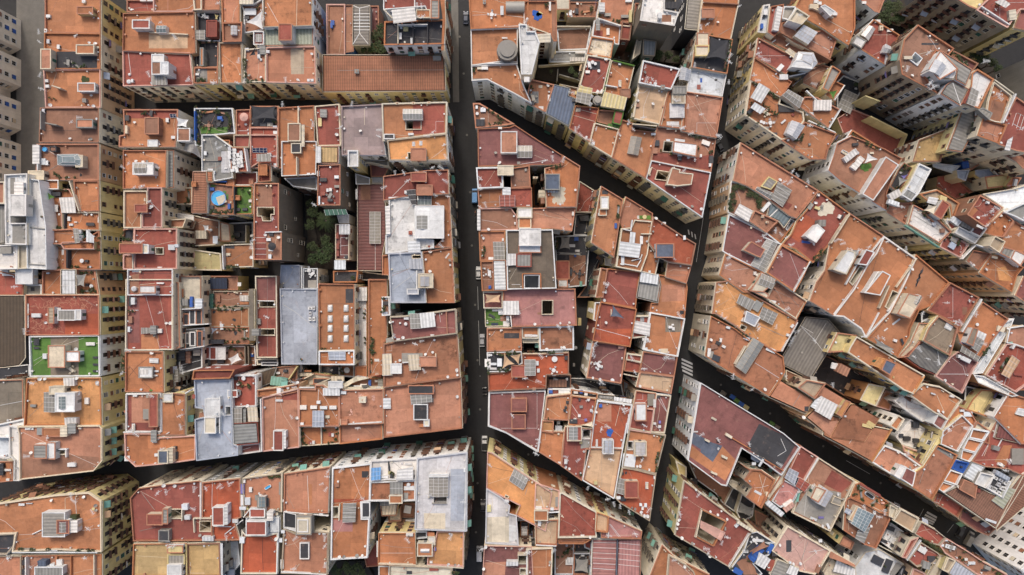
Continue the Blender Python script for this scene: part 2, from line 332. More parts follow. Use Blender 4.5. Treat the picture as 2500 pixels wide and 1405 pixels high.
def shape(pts, z):
    if len(pts) == 2:
        (x0, y0), (x1, y1) = pts
        pts = [(x0, y0), (x1, y0), (x1, y1), (x0, y1)]
    elif len(pts) == 3:
        a, b, c = pts; pts = [a, b, c, (a[0] + c[0] - b[0], a[1] + c[1] - b[1])]
    return ccw([P(x, y, z) for x, y in pts])
DATA = """
T 0 0
B 25 w Z|-900,-110 -360,-110 -360,190 -470,250 -470,260 -360,300 -360,580 -470,640 -470,700 -360,740 -360,1030 -470,1090 -470,1140 -360,1180 -360,1600 -900,1600|white institute block with rows of blue-shuttered windows
B 19 o y|415,-60 930,-60 930,312 415,300|terracotta roof with black-lidded tank at frame top
hut 2.2 o y 712,62 860,130
tank 775,15 18
ac 445,150
a 690,325 840,125
d 865,165
chim 1 w 410,270 430,300
B 19 o c|410,305 930,312 930,640 405,640|terracotta roof with dark tiled patio and round table
pat k 525,480 900,640
hut 2.6 s c 375,455 470,640
hut 2.2 o c 705,415 872,500
tab 630,580
ac 445,385 540,435
d 880,405 820,395
pl 690,590 720,625 760,620 790,615
a 350,290 355,385
B 19 o c|400,645 930,640 930,1000 420,1000|terracotta roof with small green mat
hut 2.2 s w 718,770 880,850
mat n 790,738 34
wal 3 c 480,795 560,820
d 460,975 840,885 875,990
box 1.2 g 762,915 798,950
ac 425,750 435,800
pl 462,910 505,920
a 365,690 395,830
B 19 b c|370,1000 915,1000 915,1320 360,1320|brown roof with grey slatted chimney wall
hut 2.2 s g 708,1108 860,1185
wal 3 g 415,1140 525,1160
wal 2 g 375,1030 375,1200
d 640,1285 835,1290
ac 400,1030
a 735,1090 655,1130
B 18 o c|1125,-260 1460,-260 1460,-75 1560,-75 1560,110 1440,110 1440,-20 1125,-20|terracotta corner roof cut by frame top
B 18 r c|1175,0 1450,0 1450,110 1175,110|small red roof pocket beside a green tarp
mat n 1485,55 40
d 1215,90 1440,90
chim 1 w 1300,0 1420,10
B 19 o c|1140,125 1800,110 1810,490 1760,500 1135,470|terracotta roof holding sunken pale tan terrace
pat t 1380,320 1740,450
hut 3 r w 1225,185 1385,265
sky 2.2 1445,235 1535,300
a 1375,170 1480,205 1620,345
wal .8 c 1380,300 1740,320
B 19 r c|1135,470 1760,490 1790,790 1140,800|deep red roof with big white stair house
hut 4 b w 1405,572 1490,692
hut 5 w w 1490,575 1560,690
hut 2.5 w w 1405,505 1518,570
can 2.5 g 1405,695 1550,790
tank 1200,692 12
tank 1193,758 20
box 1 w 1215,735 1235,765
d 1400,770
line 1190,490 1215,690
a 1380,690 1760,745
B 19 o c|1140,1015 1650,1015 1650,1090 1625,1365 1100,1365 1105,1260 1150,1250|terracotta roof with brown skylight hut and white shade sail
pat r 1180,1030 1640,1100
hut 2.6 b b 1340,1090 1470,1245
sky .6 1388,1125 1422,1200
hut 1.5 w w 1370,1300 1460,1360
sol 1575,1060 1630,1090
sail w 1640,1090 1745,1110 1735,1185 1640,1170
ac 1550,1115 1605,1275
hut 2.5 b w 1645,1190 1760,1310
box 1 k 1160,1070 1195,1120
d 1240,1135
box 1.2 c 1160,1165 1180,1240
pl 1330,1060 1350,1055
tab 1400,1050
T 400 0
B 19 o c|265,-60 350,-60 350,90 280,95|slim terracotta strip cut by top frame edge
B 19 s c|360,-60 520,-60 520,95 355,95|narrow salmon roof strip at frame top
a 500,30
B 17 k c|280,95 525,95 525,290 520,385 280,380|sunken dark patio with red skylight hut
hut 3 r r 395,190 490,340
sky .6 425,232 462,305
can 2.5 g 285,280 380,370
sail y 475,135 500,140 500,185 475,175
pl 300,390 340,395 390,390 440,385 480,390
ac 315,135 395,160
a 370,150
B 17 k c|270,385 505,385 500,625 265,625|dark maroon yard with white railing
hut 3 o g 335,445 365,610
pl 290,395 330,395
B 19 o c|280,625 500,625 500,775 275,775|small terrace roof half grey half terracotta
pat g 285,630 405,765
pl 340,740 360,750 380,745 320,750
box .5 w 290,680 325,700
a 440,765 470,770 215,745
B 19 s c|530,-60 700,-60 700,230 540,240|salmon roof with long shadow near frame top
B 20 b g|540,210 725,205 720,385 545,390|raised brown roof box with grey skylight
sky 1.2 615,235 672,320
B 19 o c|510,395 720,395 725,775 520,775|orange roof with blackened cracked lower edge
d 515,725
a 690,560 680,770 740,745
B 18 b c|705,40 830,40 920,-20 925,280 745,310 740,100|roof patio under triangular white sail
sail w 760,205 915,105 918,275
box .7 w 750,80 855,140
box .8 k 745,150 790,180
box .6 b 740,240 765,290
pl 870,80 880,60
can 2.5 c 700,-60 830,40
B 19 r w|830,290 925,290 925,415 830,415|little red hut roof with blue skylight
sky .8 848,315 900,385
ac 770,460
B 20 o w|920,-60 1375,-60 1375,240 920,255|wide orange roof with ridge lines above green-stained sheets
line 960,30 1060,210
line 1235,0 1230,240
B 18 l w|920,255 1380,240 1380,420 920,425|green-stained fibre sheet roof with red stair hut
hut 4 r w 1065,222 1185,375
chim 1.2 r 1100,220 1145,255
d 1035,280
B 19 s c|750,460 945,440 945,760 740,765|narrow salmon terrace edged with green planters
sol 870,430 890,515
box 1 g 890,425 940,505
sail k 790,520 850,450 845,510
tank 900,555 12
d 790,700 897,715
pl 750,560 755,600 750,640 760,690 755,720 780,755 820,752 860,755 915,745
ac 960,480 880,525
B 19 s c|950,440 1400,430 1410,775 950,765|broad salmon square roof with pale parapet
pat d 1180,450 1300,690
d 1238,740 1368,500
chim .6 w 1330,735 1385,755
a 1125,740 925,180
B 12 n b|1490,510 1690,510 1690,860 1490,850|low earthy patio end above the pantile roof
B 10 b u|1505,40 1680,40 1680,510 1510,510|brown patio walled in bright blue
box 1 u 1545,210 1565,260
B 19 o c|-100,-60 345,-60 350,90 270,95 265,110 -100,110|terracotta roof beside the dark patio at frame top
B 19 r c|670,1020 800,1015 795,1365 670,1360|tall red terrace with pink parasol
um 740,1085 42 p
ac 790,1250
d 755,1155
line 680,1215 790,1215
B 19 k c|280,1005 635,1005 660,1240 610,1240 420,1260 350,1360 290,1350|green roof garden with timber deck and tables
pat e 340,1180 590,1240
tab 505,1155
tab 415,1165
pl 310,1050 320,1100 330,1130 310,1190 300,1240 310,1290 320,1330 345,1040 380,1045 470,1030 490,1045 510,1040 580,1060 600,1080 610,1110 615,1140 605,1170 600,1200 340,1080 360,1180 330,1350 300,1000 490,1000
box .7 u 495,1080 540,1110
um 400,1275 18 e
pot u 540,1115 12
wal 2 u 285,1030 285,1300
B 19 g r|420,1300 610,1300 610,1400 450,1480 400,1400|grey pebble roof beside pink tiled slope
a 480,1330 510,1370
B 19 r c|800,1185 1055,1185 1055,1560 800,1560|red roof with two rows of blue solar panels
sol 818,1255 957,1297
sol 815,1375 955,1420
tank 995,1270 10
ac 1030,1180 1033,1230
B 19 k c|800,985 1060,985 1055,1185 800,1185|patio shaded by black peaked awning
sail k 808,985 1035,985 1035,1105 808,1110
box .8 k 890,1140 950,1175
box .8 g 955,1140 1010,1175
pl 1020,1130 1035,1140
B 19 o c|1060,1000 1390,980 1390,1560 1060,1560|long terracotta roof with roof-top lift house
hut 3 b c 1150,1145 1265,1310
pat w 1170,1190 1230,1230
can 2.4 c 1265,1160 1305,1360
wal .9 c 1245,1000 1245,1150
a 1100,970 1245,1000
hut 2.5 k c 1180,1330 1270,1420
B 19 r c|1400,985 1625,965 1640,1350 1425,1355|red roof with yellow crate and leaning pallet
box 1 g 1450,1015 1510,1090
box .8 y 1430,1095 1462,1172
tank 1600,1255 10
line 1590,1195 1640,1190
d 1625,1070 1600,1250
a 1600,1050 1640,1180 1380,1150
T 824 0
B 10 b u|-85,45 140,45 150,480 -85,510|brown patio annex edged in bright blue
box 1 u -60,190 -30,235
B 12 F g|145,50 300,50 300,420 140,420|dark hipped glass lantern roof with white ribs
rib 205,80 205,310
rib 150,55 205,80
rib 300,55 205,80
rib 205,310 145,410
rib 205,310 285,410
rib 150,130 300,130
rib 150,160 300,160
rib 150,190 300,190
rib 150,220 300,220
rib 150,250 300,250
rib 150,280 300,280
B 9 m b|300,55 380,55 385,410 300,410|narrow dark red yard beside the glass lantern
tank 125,150 10
Y 3 g|135,410 440,410 440,510 135,510|dark paved garden court
tr 380,330 60
tr 300,450 55
tr 390,430 60
tr 400,250 40
tr 250,460 35
B 8 b w|-100,480 60,260 65,500 60,510 -100,515|dim narrow patio left of the hipped glass roof
B 24 r w|425,-80 865,-80 865,175 810,60 425,90|red roof crossed by low walls at frame top
wal .6 w 715,-40 715,70
a 735,50 780,65 740,150 790,160
hut 1 o c 730,90 860,165
wal 1 c 430,90 510,170
can 2.5 w 500,95 715,70 730,195 520,220
hut 1.5 g g 865,0 940,170
tank 880,30 10
tank 880,118 8
tank 880,150 8
B 22 k w|435,200 985,180 985,410 430,420|dark grey roof divided in four by low partitions
wal 1.2 c 560,215 560,405
wal 1.2 k 700,215 700,405
wal 1.2 k 835,200 835,400
wal 1.5 w 555,232 835,228
box .7 y 610,250 655,290
box .7 w 568,305 598,365
box .9 w 675,350 697,405
box .5 w 580,240 600,268
line 640,230 720,270
a 700,220
B 22 o c|945,-60 990,-60 1000,180 985,470 960,470 975,180|slim terracotta roof edge along the main street
B 14 T y|-140,510 990,510 1005,845 -140,855|long clay pantile roof with central ridge
chim 1 g 160,645 195,680
box 1 g 885,520 960,560
line 0,655 990,650
B 20 v w|35,985 415,965 425,1300 440,1440 40,1440|mauve flat roof dotted with bird-like white marks
d 210,1215
a 385,1205 380,1265 130,960
box .4 w 105,980 145,1000
line 250,1000 250,1160
B 21 o c|410,960 1015,945 1010,1240 420,1310|half terracotta half red roof with large glazed lightwell
pat r 700,970 990,970 990,1235 700,1250
sky 2.5 605,1010 785,1105
well 635,1115 770,1195 8
hut 2 k w 430,1245 525,1290
box 1 w 655,1235 705,1255
chim .8 c 540,950 565,968
chim .8 c 690,948 715,966
chim .8 c 835,945 860,963
a 885,1235 825,1260
B 22 q w|460,1300 1010,1240 1025,1490 480,1490|bright orange roof with two small blue roof lights
sky .4 692,1315 718,1355
sky .4 758,1308 785,1348
T 824 0
B 23 o w|1215,-60 1770,-60 1770,250 1235,270|terracotta roof with white dining table at street corner
tabw 1430,135
box .7 w 1510,55 1540,140
chim 1 g 1350,0 1372,35
d 1610,85
T 1236 0
dome -5,0 170,100
B 23 o w|170,10 465,10 470,385 440,385 410,310 170,310|orange roof with a blue and yellow rag lying
mat u 285,145 45
mat y 305,130 25
box .8 w 395,10 415,100
pl 365,50 380,45
pat b 420,15 465,380
can 2.6 c 280,320 410,310 410,395 290,400
wal 1 c 120,215 390,310
a 205,270 255,275 185,195
T 824 0
B 22 o w|1235,270 1670,240 1670,580 1540,570 1240,610|stained orange roof with ring shaped grey lift shaft
drum 3 F 1480,370 1670,560
box .6 w 1525,345 1575,360
line 1490,510 1510,515
wal 1 w 1390,590 1670,590
B 22 o w|1240,610 1660,590 1730,800 1800,960 1640,870 1390,740 1245,750|angled orange roof with white loungers by the parapet
box .7 w 1335,615 1395,650
box .7 c 1295,625 1335,645
pl 1265,640 1270,660
wal .4 g 1255,735 1390,735
d 1645,695
T 1236 0
B 28 w c|115,225 190,225 195,290 270,290 310,395 235,690 140,690|tall blank tower capped with white metal
box 1 w 165,715 215,760
Y 4 b|280,600 690,600 660,800 270,730|dark earth back yard with leaning walls
wal 3 g 480,640 470,750
wal 3 g 490,690 690,750
tr 600,650 35
tr 420,660 18
tr 640,700 25
B 6 b c|470,270 790,250 750,460 485,470|low earthy patio roof with curved end wall
wal 2 c 470,245 780,245
B 7 g c|405,480 740,470 730,580 400,580|low grey terrace with white bench cages
box 1.5 w 590,535 735,570
box 1.2 w 640,480 730,495
box 1 y 420,440 460,500
wal 2 c 300,610 720,580
B 10 c c|455,-60 590,-60 590,90 465,90|cream inner court wall strip
B 9 b c|590,20 875,20 840,160 570,155|patio with big white satellite dish
d 660,35
box 1 k 640,80 670,130
pl 790,75 790,100 700,115
tabw 595,120
B 18 s w|880,-60 1190,-60 1150,250 1060,240 840,170|brown terrace with three pale table tops
box .8 w 1105,-20 1165,20
box .8 g 910,118 970,155
box .8 g 1065,135 1135,170
box 2 w 860,25 915,110
box 2 y 1140,95 1165,205
pl 860,150 990,190 1030,205 1055,210
wal 1 w 850,170 1060,240
B 17 o w|820,190 1060,240 1045,415 1005,410 1000,370 800,335|small terrace with white sun lounger
box .5 w 930,262 958,325
can 2 g 830,185 870,280
pat r 805,285 895,340
B 18 r r|1075,200 1165,215 1145,375 1055,365|small scarlet metal canopy roof
B 15 r c|1195,30 1265,30 1240,240 1180,235|narrow red strip roof beside tall white tower
B 18 c w|790,340 1000,370 970,540 750,500|cream panelled flat roof with streaks
line 830,360 810,470
line 930,370 920,520
box 1 w 800,510 845,545
B 4 b c|990,380 1190,400 1140,580 980,545|black court floor under the scarlet canopy roof
B 20 r y|755,510 970,550 890,870 790,860 685,790|red terrace with four white parasols and grey mat
pat k 760,570 870,650
um 800,578 17 w
um 826,592 13 w
um 858,658 11 w
box .6 w 735,655 775,680
box .8 w 910,540 940,560
tabw 770,600
B 20 o e|975,560 1190,610 1120,910 910,860|orange roof edged by green parapets
box .8 w 1040,585 1065,605
sofa .9 1055,775 1140,825
d 1120,735
wal 1.2 e 990,560 1190,610
wal 1.2 w 920,790 1030,810
B 30 w D|1280,-80 1470,-80 1470,90 1600,115 1560,240 1240,190|tall white-capped tower with weathered brick flank
pat b 1440,140 1530,205
box 2 w 1410,120 1445,170
box 1 k 1475,20 1585,80
B 15 c g|1215,340 1260,340 1240,500 1170,550 |mossy court flank beside the grey corrugated shed
B 17 g g|1275,370 1390,385 1375,520 1270,515|grey corrugated shed roof over green court
Y 3 n|1150,560 1280,460 1671,470 1671,600 1280,560 1200,640|leafy back court behind tall brick flank
tr 1200,560 40
tr 1420,510 50
tr 1300,545 40
tr 1500,520 45
tr 1580,560 40
tr 1640,580 30
B 22 r c|1270,560 1615,640 1530,830 1230,770|red roof lined with antennas and dishes
d 1285,670 1340,770
a 1300,740 1355,735 1380,780 1290,620 1600,700
chim 1 g 1435,790 1470,830
ac 1380,785
B 21 t c|1230,780 1510,840 1440,1160 1175,1100|tan roof with single satellite dish casting shadow
d 1360,965 1220,935
wal .8 c 1170,1150 1400,1170
wal 2 k 1180,1160 1390,1200
a 1210,875 1265,1100
box .6 b 1200,960 1235,995
pl 1170,1100
B 21 o c|1545,840 1671,840 1671,1200 1420,1170 1500,850|terracotta roof with two grey glass boxes
hut 2.4 g g 1545,800 1671,870
hut 2 d c 1540,880 1660,960
sky 1.2 1520,955 1655,1090
sky .6 1490,1125 1605,1200
a 1560,930 1590,935 1640,1050 1540,1160 1630,1190
B 20 o c|225,735 445,785 365,1040 180,950|terracotta terrace with grey rug and lounge furniture
pat g 240,850 300,960
box .8 k 195,830 225,930
box .8 k 225,940 260,980
tab 250,910
box .4 c 300,790 335,815
box .4 w 300,985 345,1020
box .7 w 385,880 410,940
tank 395,855 8
tank 365,1045 10
pl 225,800 245,830
d 385,795
B 20 S y|435,785 590,820 575,890 645,920 580,1170 370,1055|sloping slate roof of grey sheets
box .6 k 610,920 640,945
B 19 o y|495,780 665,815 660,905 645,920 570,895 590,830|small bright terracotta step beside slate roof
box .5 y 635,845 665,880
a 605,860
B 20 r y|640,980 860,1000 830,1140 775,1320 585,1190|red roof ruled with white lines
line 655,1010 840,1060
line 620,1070 825,1130
box .4 c 645,1000 690,1035
a 640,1210 670,1180 690,1250 740,1290
can 3 y 680,795 800,820 790,875 660,850
can 3.4 g 660,850 790,875 770,980 645,945
drum 2 g 805,875 890,985
ac 845,855 885,850 790,900 780,970
B 19 y e|875,860 1120,905 1090,1030 870,990|striped pale sheet canopy roof with green edge
can 3 y 905,855 1120,905 1090,1020 875,985
hut 2 b b 1060,825 1150,905
B 19 b e|855,1020 1030,1030 1060,1190 840,1130|sunken brown deck framed by green ledges
pat b 870,1030 960,1130
hut 2.5 r e 1010,1020 1090,1040 1060,1160 985,1140
box 1 e 940,1150 1055,1200
B 20 o c|820,1140 1050,1200 1035,1235 978,1460 770,1335|small plain terracotta roof beside green ledge
a 835,1195 800,1305
box .7 w 790,1320 820,1345
B 20 o c|1075,1110 1175,1140 1170,1200 1400,1230 1370,1340 1295,1655 980,1463 1040,1230|terracotta roof with white ribbed skylight
sky 1.2 1160,1260 1260,1275 1225,1440 1125,1420
a 1050,1250 1180,1200 1260,1390 1140,1130
box .8 w 1345,1235 1385,1255
T 1648 0
B 19 g k|120,-60 270,-60 225,285 90,270|grey ribbed shed roof beside deep alley
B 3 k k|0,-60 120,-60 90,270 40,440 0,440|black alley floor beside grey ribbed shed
B 20 o c|260,-60 600,-60 590,40 520,365 330,350 215,310|terracotta roof with white striped box in the corner
hut 2 s w 250,80 368,165
line 400,330 520,260
a 600,55 235,260 300,225
d 400,205
wal 1 b 270,20 590,40
pl 340,325 360,340
B 21 k c|205,305 535,365 485,685 155,625|black tarpaulin covered terrace with two cream huts
sail k 330,345 500,370 470,560 290,540
hut 2 c c 205,305 315,435
hut 2 c y 190,420 315,520
pl 515,380 515,410 510,450 505,500 475,560 470,600 465,640 320,520
tank 355,650 10
a 185,600 500,580 510,520
B 20 w c|140,640 480,690 440,895 110,850|cracked white painted roof with dark scraps
sky 1.6 60,615 155,650 130,750 40,735
box .4 k 370,730 395,750
box .3 r 205,785 240,830
box .3 u 235,725 255,765
box .4 w 170,820 195,845
d 450,700
a 500,760
B 21 s c|105,850 445,905 385,1280 60,1215|pale orange roof strung with washing wires
a 245,1060 125,985 70,1190 405,1265
wire 110,880 390,1240
wire 180,870 330,1260
wire 130,1000 430,900
B 20 w c|820,50 880,40 860,310 770,300|narrow white patio hung with green awnings
box 1.4 u 795,220 820,265
box 1 w 820,90 860,140
box .6 k 810,130 840,165
B 21 r c|890,60 1010,40 970,290 920,340 860,300|narrow terrace between two white rimmed walls
box 1.8 w 950,60 1000,70 960,290 930,280
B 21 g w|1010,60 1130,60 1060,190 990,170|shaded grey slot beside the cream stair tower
B 21 o c|1150,0 1200,-100 1671,-100 1671,260 1610,420 1500,350 1370,260 1240,190 1120,60|broad ochre-orange roof around a white gabled hut
hut 3 w w 1350,60 1390,45 1490,110 1440,150
wal 1 c 1255,60 1470,165
box 1 c 1250,40 1330,80
ac 1310,15 1485,130 1340,30
line 1400,180 1671,330
a 1535,290 1475,295
B 24 c w|1130,75 1250,150 1175,230 1055,190|cream capped stair tower roof on a white box
a 1160,140
B 20 s c|990,210 1055,190 1150,260 1330,290 1370,270 1500,370 1440,545 1100,390 970,290|salmon roof with big white glazed roof light
sky 3 1200,225 1330,295 1240,410 1110,330
B 18 b c|830,320 970,300 1450,560 1330,600 1100,490 820,360|long strip roof with bare brick parapet
wal 3 b 980,300 1450,560
wal 1 w 900,395 935,370
wal 1 w 1030,425 1085,380
B 20 r c|770,350 1010,480 1130,530 1030,690 740,530|plain brick-red roof with white skylight tower corner
can 1 c 1060,445 1145,510 1100,540 1020,480
box 1.6 w 940,640 985,590 1010,620 965,665
a 760,510 790,530 820,550 850,565
hut 4 w w 1120,560 1280,560 1270,640 1080,620
sky 4 1150,475 1290,485 1330,580 1280,640 1120,560
B 20 o c|740,535 1085,760 990,900 700,740|orange wedge roof with leaning mast
a 735,700 770,745
line 900,700 960,735
line 1050,650 1300,640
box .8 w 970,690 1050,740
B 17 b c|1200,660 1370,600 1480,640 1340,840 1190,770|tan gravel roof below white windowed hut
wal 3 w 1060,710 1210,680
wal 3 k 1090,800 1230,680
wal 3 y 1340,840 1460,640
a 1290,780
B 21 g y|1460,610 1540,660 1430,850 1370,820|dark lean-to roof slab
B 19 o c|1480,750 1570,790 1480,940 1400,880|small terrace with teal sail and white arches
sail e 1430,850 1500,840 1470,920
wal 1 w 1480,930 1575,790
B 20 o c|700,740 990,900 970,960 1190,1040 1200,1120 1090,1270 990,1300 650,1070|planted orange terrace with white dome loungers and gazebo
can 2.6 w 780,770 880,830 800,960 700,905
box .6 k 790,830 855,865
um 768,870 16 w
um 788,888 14 w
can 2.2 w 700,1000 740,950 840,1010 790,1060
box 1 k 670,1040 710,1000 735,1025 690,1060
pl 690,1060 670,1080 730,775 750,785 870,860 900,880 920,900 950,920 820,970 840,990 870,1010 900,1030 920,1050 940,1060 850,1050 765,1135 700,960
tabw 885,1140
um 800,1130 12 w
um 825,1140 12 w
box .5 w 980,1140 1020,1105 1030,1120 995,1150
box .6 g 805,1175 870,1200
box .6 k 900,1230 950,1260
box .6 k 960,970 1110,1040
tab 845,1050
pot r 1095,1065 14
can 2.2 w 1000,890 1050,830 1195,915 1150,985
sky 3.4 1000,880 1060,830 1190,905 1160,1000
B 20 o c|1200,900 1310,900 1540,1020 1430,1190 1160,990|orange roof edged by white low arches
wal 1 w 1220,840 1390,1000
box 1.2 w 1290,930 1450,1025
box 1 k 1290,955 1320,975
wal 1.2 w 1430,1190 1540,1010
box .4 w 1215,1040 1290,1070
line 1210,1035 1300,1080
B 20 o c|1090,1270 1200,1130 1500,1240 1420,1390 1400,1480 1250,1480 985,1300|orange roof with large grey glasshouse
sky 3 1090,1115 1210,1165 1130,1290 1040,1230
pl 1180,1260 1160,1290 1120,1300 1330,1160 1350,1180 1390,1200 1450,1330 1440,1380
a 1245,1170 1280,1240
line 1290,1270 1330,1300
box .7 w 1040,1280 1060,1310
box .6 k 1290,1155 1330,1180
box .5 g 1240,1330 1260,1350
box .5 k 1090,1360 1115,1375
wal .8 w 1240,1120 1490,1230
B 4 r c|1490,640 1671,760 1640,900 1540,1100 1480,960|deep red court floor by blue-white house
B 4 r y|1520,1100 1671,980 1671,1200 1540,1220|deep red court corner under plant lined parapet
T 2060 0
B 20 s w|90,-60 400,-60 330,120 290,110 205,40|terracotta roof edge beside street trees
box .8 w 170,10 210,40
B 21 r W|280,180 520,325 410,620 160,460 190,280|rust-red roof with long lean-to skylight over white windowed wall
sky 1.5 240,230 300,265 235,375 165,320
sky 2 395,405 445,430 435,490 365,480
hut 1.4 w g 80,400 120,330 210,380 165,450
chim 1 c 335,240 365,280
wal 1 w 390,600 410,490
line 320,200 500,330
box .6 w 290,180 340,215
box .6 w 405,265 460,300
Y 3 n|300,60 560,0 600,150 540,330 300,180|street trees court
tr 400,90 70
tr 480,80 65
tr 370,160 50
tr 560,120 50
tr 520,150 60
tr 440,180 40
B 29 b d|560,370 690,230 1025,450 950,540 860,470 740,680 870,870 540,690 520,560|tall brown roof with black water stains
well 625,550 670,490 730,540 690,600 26
box .8 c 560,550 640,520
pat k 720,420 880,400
a 590,640 780,495 810,560 780,780 810,770 830,790 800,810 820,820 850,800
d 640,700
line 640,520 880,460
hut 4 w w 790,640 900,470 1060,640 890,740
sky 4.8 860,545 960,610 895,700 800,655
B 31 g w|900,470 1190,650 1130,790 1040,740 1050,640 960,600|beige corrugated roof slope above green planter
B 31 w w|960,610 1070,650 1020,740 900,730|white box roof amid corrugated slopes
B 30 g w|950,790 1010,750 1160,830 1080,980 900,870|ribbed hipped metal roof above crumbling courtyard facade
rib 1010,770 1085,985
B 30 w c|1240,640 1395,735 1260,1010 1110,960 1180,800 1190,680|bright white painted roof beside glass lean-to
can 2 g 1140,960 1185,810 1255,850 1215,990
wal 1.4 r 1120,960 1190,810
box .5 c 1080,790 1130,720 1200,760 1150,830
B 28 m n|1020,470 1250,590 1200,660 1000,520|narrow overgrown green planter terrace
pl 1020,500 1040,520 1060,540 1080,560 1100,580 1130,580 1150,600 1050,510
a 1320,570
B 29 o c|1395,760 1560,890 1470,1140 1400,1130 1320,1100 1340,940|terracotta roof with recessed brown panel
pat b 1370,930 1490,960 1440,1140 1340,1090
hut 2 g g 1250,1020 1290,1000 1380,1050 1350,1110
wal 1.5 w 1480,1140 1600,870
wal 1 c 1400,740 1580,870
a 1430,880 1450,910
B 29 s c|1290,1100 1510,1160 1440,1335 1240,1260|flat peach roof below the brown panel roof
B 28 r c|1600,900 1720,980 1720,1420 1600,1400 1430,1340 1510,1160 1480,1140|red roof with painted white grid marks
line 1600,1050 1560,1170
line 1640,1060 1600,1190
line 1671,1080 1630,1210
line 1610,1050 1671,1080
line 1570,1150 1640,1190
can 1 w 1520,1300 1570,1270 1540,1400 1490,1390
d 1465,1325 1520,1060 1495,1120
a 1530,1010 1660,1190
B 24 g c|1110,1000 1240,1040 1160,1300 1100,1410 960,1390|long pale corrugated roof strip running downhill
line 1000,1270 1080,1300
can 1 n 1190,1130 1250,1140 1220,1260 1170,1240
B 19 Y c|960,1200 990,1130 900,1500 640,1500 700,1300|weathered ochre sloping roof in shade
B 6 k k|1170,1250 1440,1340 1480,1420 1300,1500 1120,1500|black deep yard between worn galleries
B 6 r y|80,1010 250,1080 550,1260 490,1460 370,1400 80,1210 0,1250 -60,1100|deep red court floor inside cream walls
wal 6 y 250,1080 590,1250
wal 10 y 200,890 340,940
wal 3 y 590,1250 490,1480
a 545,1350
B 19 b w|-30,1380 80,1205 380,1390 340,1500 -80,1500|tan terrace with plant lined white parapet
pl 85,1250 100,1270 140,1290 160,1300 200,1320 220,1330 250,1350
box .6 k 75,1340 135,1330 140,1350 80,1365
B 5 k g|0,700 200,780 150,870 60,1040 -60,1000 -60,760|dim patio of grey sheet sheds
d 113,825
tr 120,790 22
can 2 g 10,830 140,890 60,1060 -60,1000
B 28 y d|800,-100 1250,-100 1330,0 1250,95 1160,60 1030,-20|tall yellow apartment block at top right corner
B 28 r d|1230,95 1330,0 1400,-100 1750,-100 1750,90 1640,90 1520,260 1480,240|yellow block topped by red terrace with pergola
can 2 w 1400,20 1480,-10 1545,40 1500,75
wal 1 w 1280,60 1540,230
d 1410,90
pl 1420,40 1440,50
box 1 c 1530,100 1590,90 1590,180 1540,190
B 28 m y|1640,90 1760,90 1760,300 1580,260|maroon roof corner at right frame edge
B 24 g g|1700,540 1900,500 1900,1000 1780,900|grey edge building at far right frame
Y .3 n|700,260 1100,420 1500,700 1700,760 1700,1000 1500,900 1250,620 980,450 780,330|dim tree lined street at top right
tr 900,330 60
tr 960,310 50
tr 850,300 45
tr 1000,350 45
tr 1260,540 50
tr 1320,520 45
tr 1380,590 50
tr 1440,640 45
tr 1200,480 40
tr 1080,400 45
tr 640,230 45
T 0 345
B 19 b c|340,25 915,25 915,360 330,360|brown roof with long hipped glasshouse between yellow struts
sky 3 520,122 715,118 740,170 730,220 525,218
hut 2.6 c c 700,130 765,240
line 440,85 520,130
line 435,285 530,225
wal 1.6 w 345,30 345,270
can 1.6 w 300,35 365,210
hut 2.4 c c 260,275 405,355
pool 412,75 22
box .8 w 370,160 420,220
box .7 w 410,180 450,222
pl 775,150 780,190 770,220 720,255 690,245 520,300 540,320 560,345 620,340 690,345
mat k 750,315 12
hut 1.8 b k 460,50 520,95
B 19 o y|365,360 540,360 540,445 370,445|small plain orange hut roof on the lane side
B 19 o y|680,365 915,365 920,650 730,650 690,520|tall plain orange roof bay along yellow facade
pat o 740,510 900,640
line 850,560 910,550
wal 1.5 c 640,370 730,650
B 18 o y|415,445 640,445 680,520 730,650 570,660 575,815 430,815|orange terrace under white shade roof and teal sail
can 2.4 w 548,525 690,520 705,665 570,665
sail e 427,465 515,520 427,560
box .8 w 502,590 540,655
mat k 520,495 28
pl 580,460 615,458 450,590 455,620 460,660 455,700 460,760 465,800 540,808 560,810
box .9 k 470,470 560,510
B 19 o y|580,660 920,660 925,830 580,820|orange roof scattered with white ducts and boxes
sofa .8 780,665 895,680
box .6 w 625,700 650,740
box .5 w 640,765 675,785
box .5 w 685,745 715,757
box .8 k 795,755 870,785
wal 1 k 600,670 595,815
box .6 w 905,700 917,755
B 20 o y|375,825 680,815 700,940 560,955 385,950|higher terracotta lift house with air conditioners
can 2.6 g 675,810 725,815 740,940 695,945
ac 740,840 745,885 720,850 720,890 742,905
line 500,830 500,945
B 20 o y|560,955 580,935 870,930 870,1000 590,1000|narrow orange roof slope with white streaks
can 2 w 800,820 870,880 870,945 800,935
tank 820,835 16
B 18 o c|455,950 600,1000 600,1190 430,1190|small terrace with potted palms and deck chairs
pl 525,1095 515,1170 540,1175 490,1170 640,1160
box .8 w 570,1005 590,1055
box .7 g 475,1115 510,1155
box .6 w 455,1040 475,1100
tr 445,1165 12
box .4 r 570,1130 590,1145
B 19 o y|600,1000 920,830 930,1190 600,1190|orange roof with folded white parasol
um 757,1110 20 w
box .7 k 785,1100 815,1125
wal 2 k 620,1010 620,1180
pl 670,1165 700,1170 725,1165 820,1170 920,900 922,950 920,1010
B 24 w c|40,310 250,300 250,690 95,690 95,760 245,760 245,960 50,955|white walled lift hall with gravel roof strips
pat g 95,340 140,500
box 2 w 135,380 215,500
hut 3 w w 92,495 240,690
box .3 w 150,580 185,615
pat g 115,770 245,950
box .5 g 210,790 250,815
box .5 g 210,875 250,895
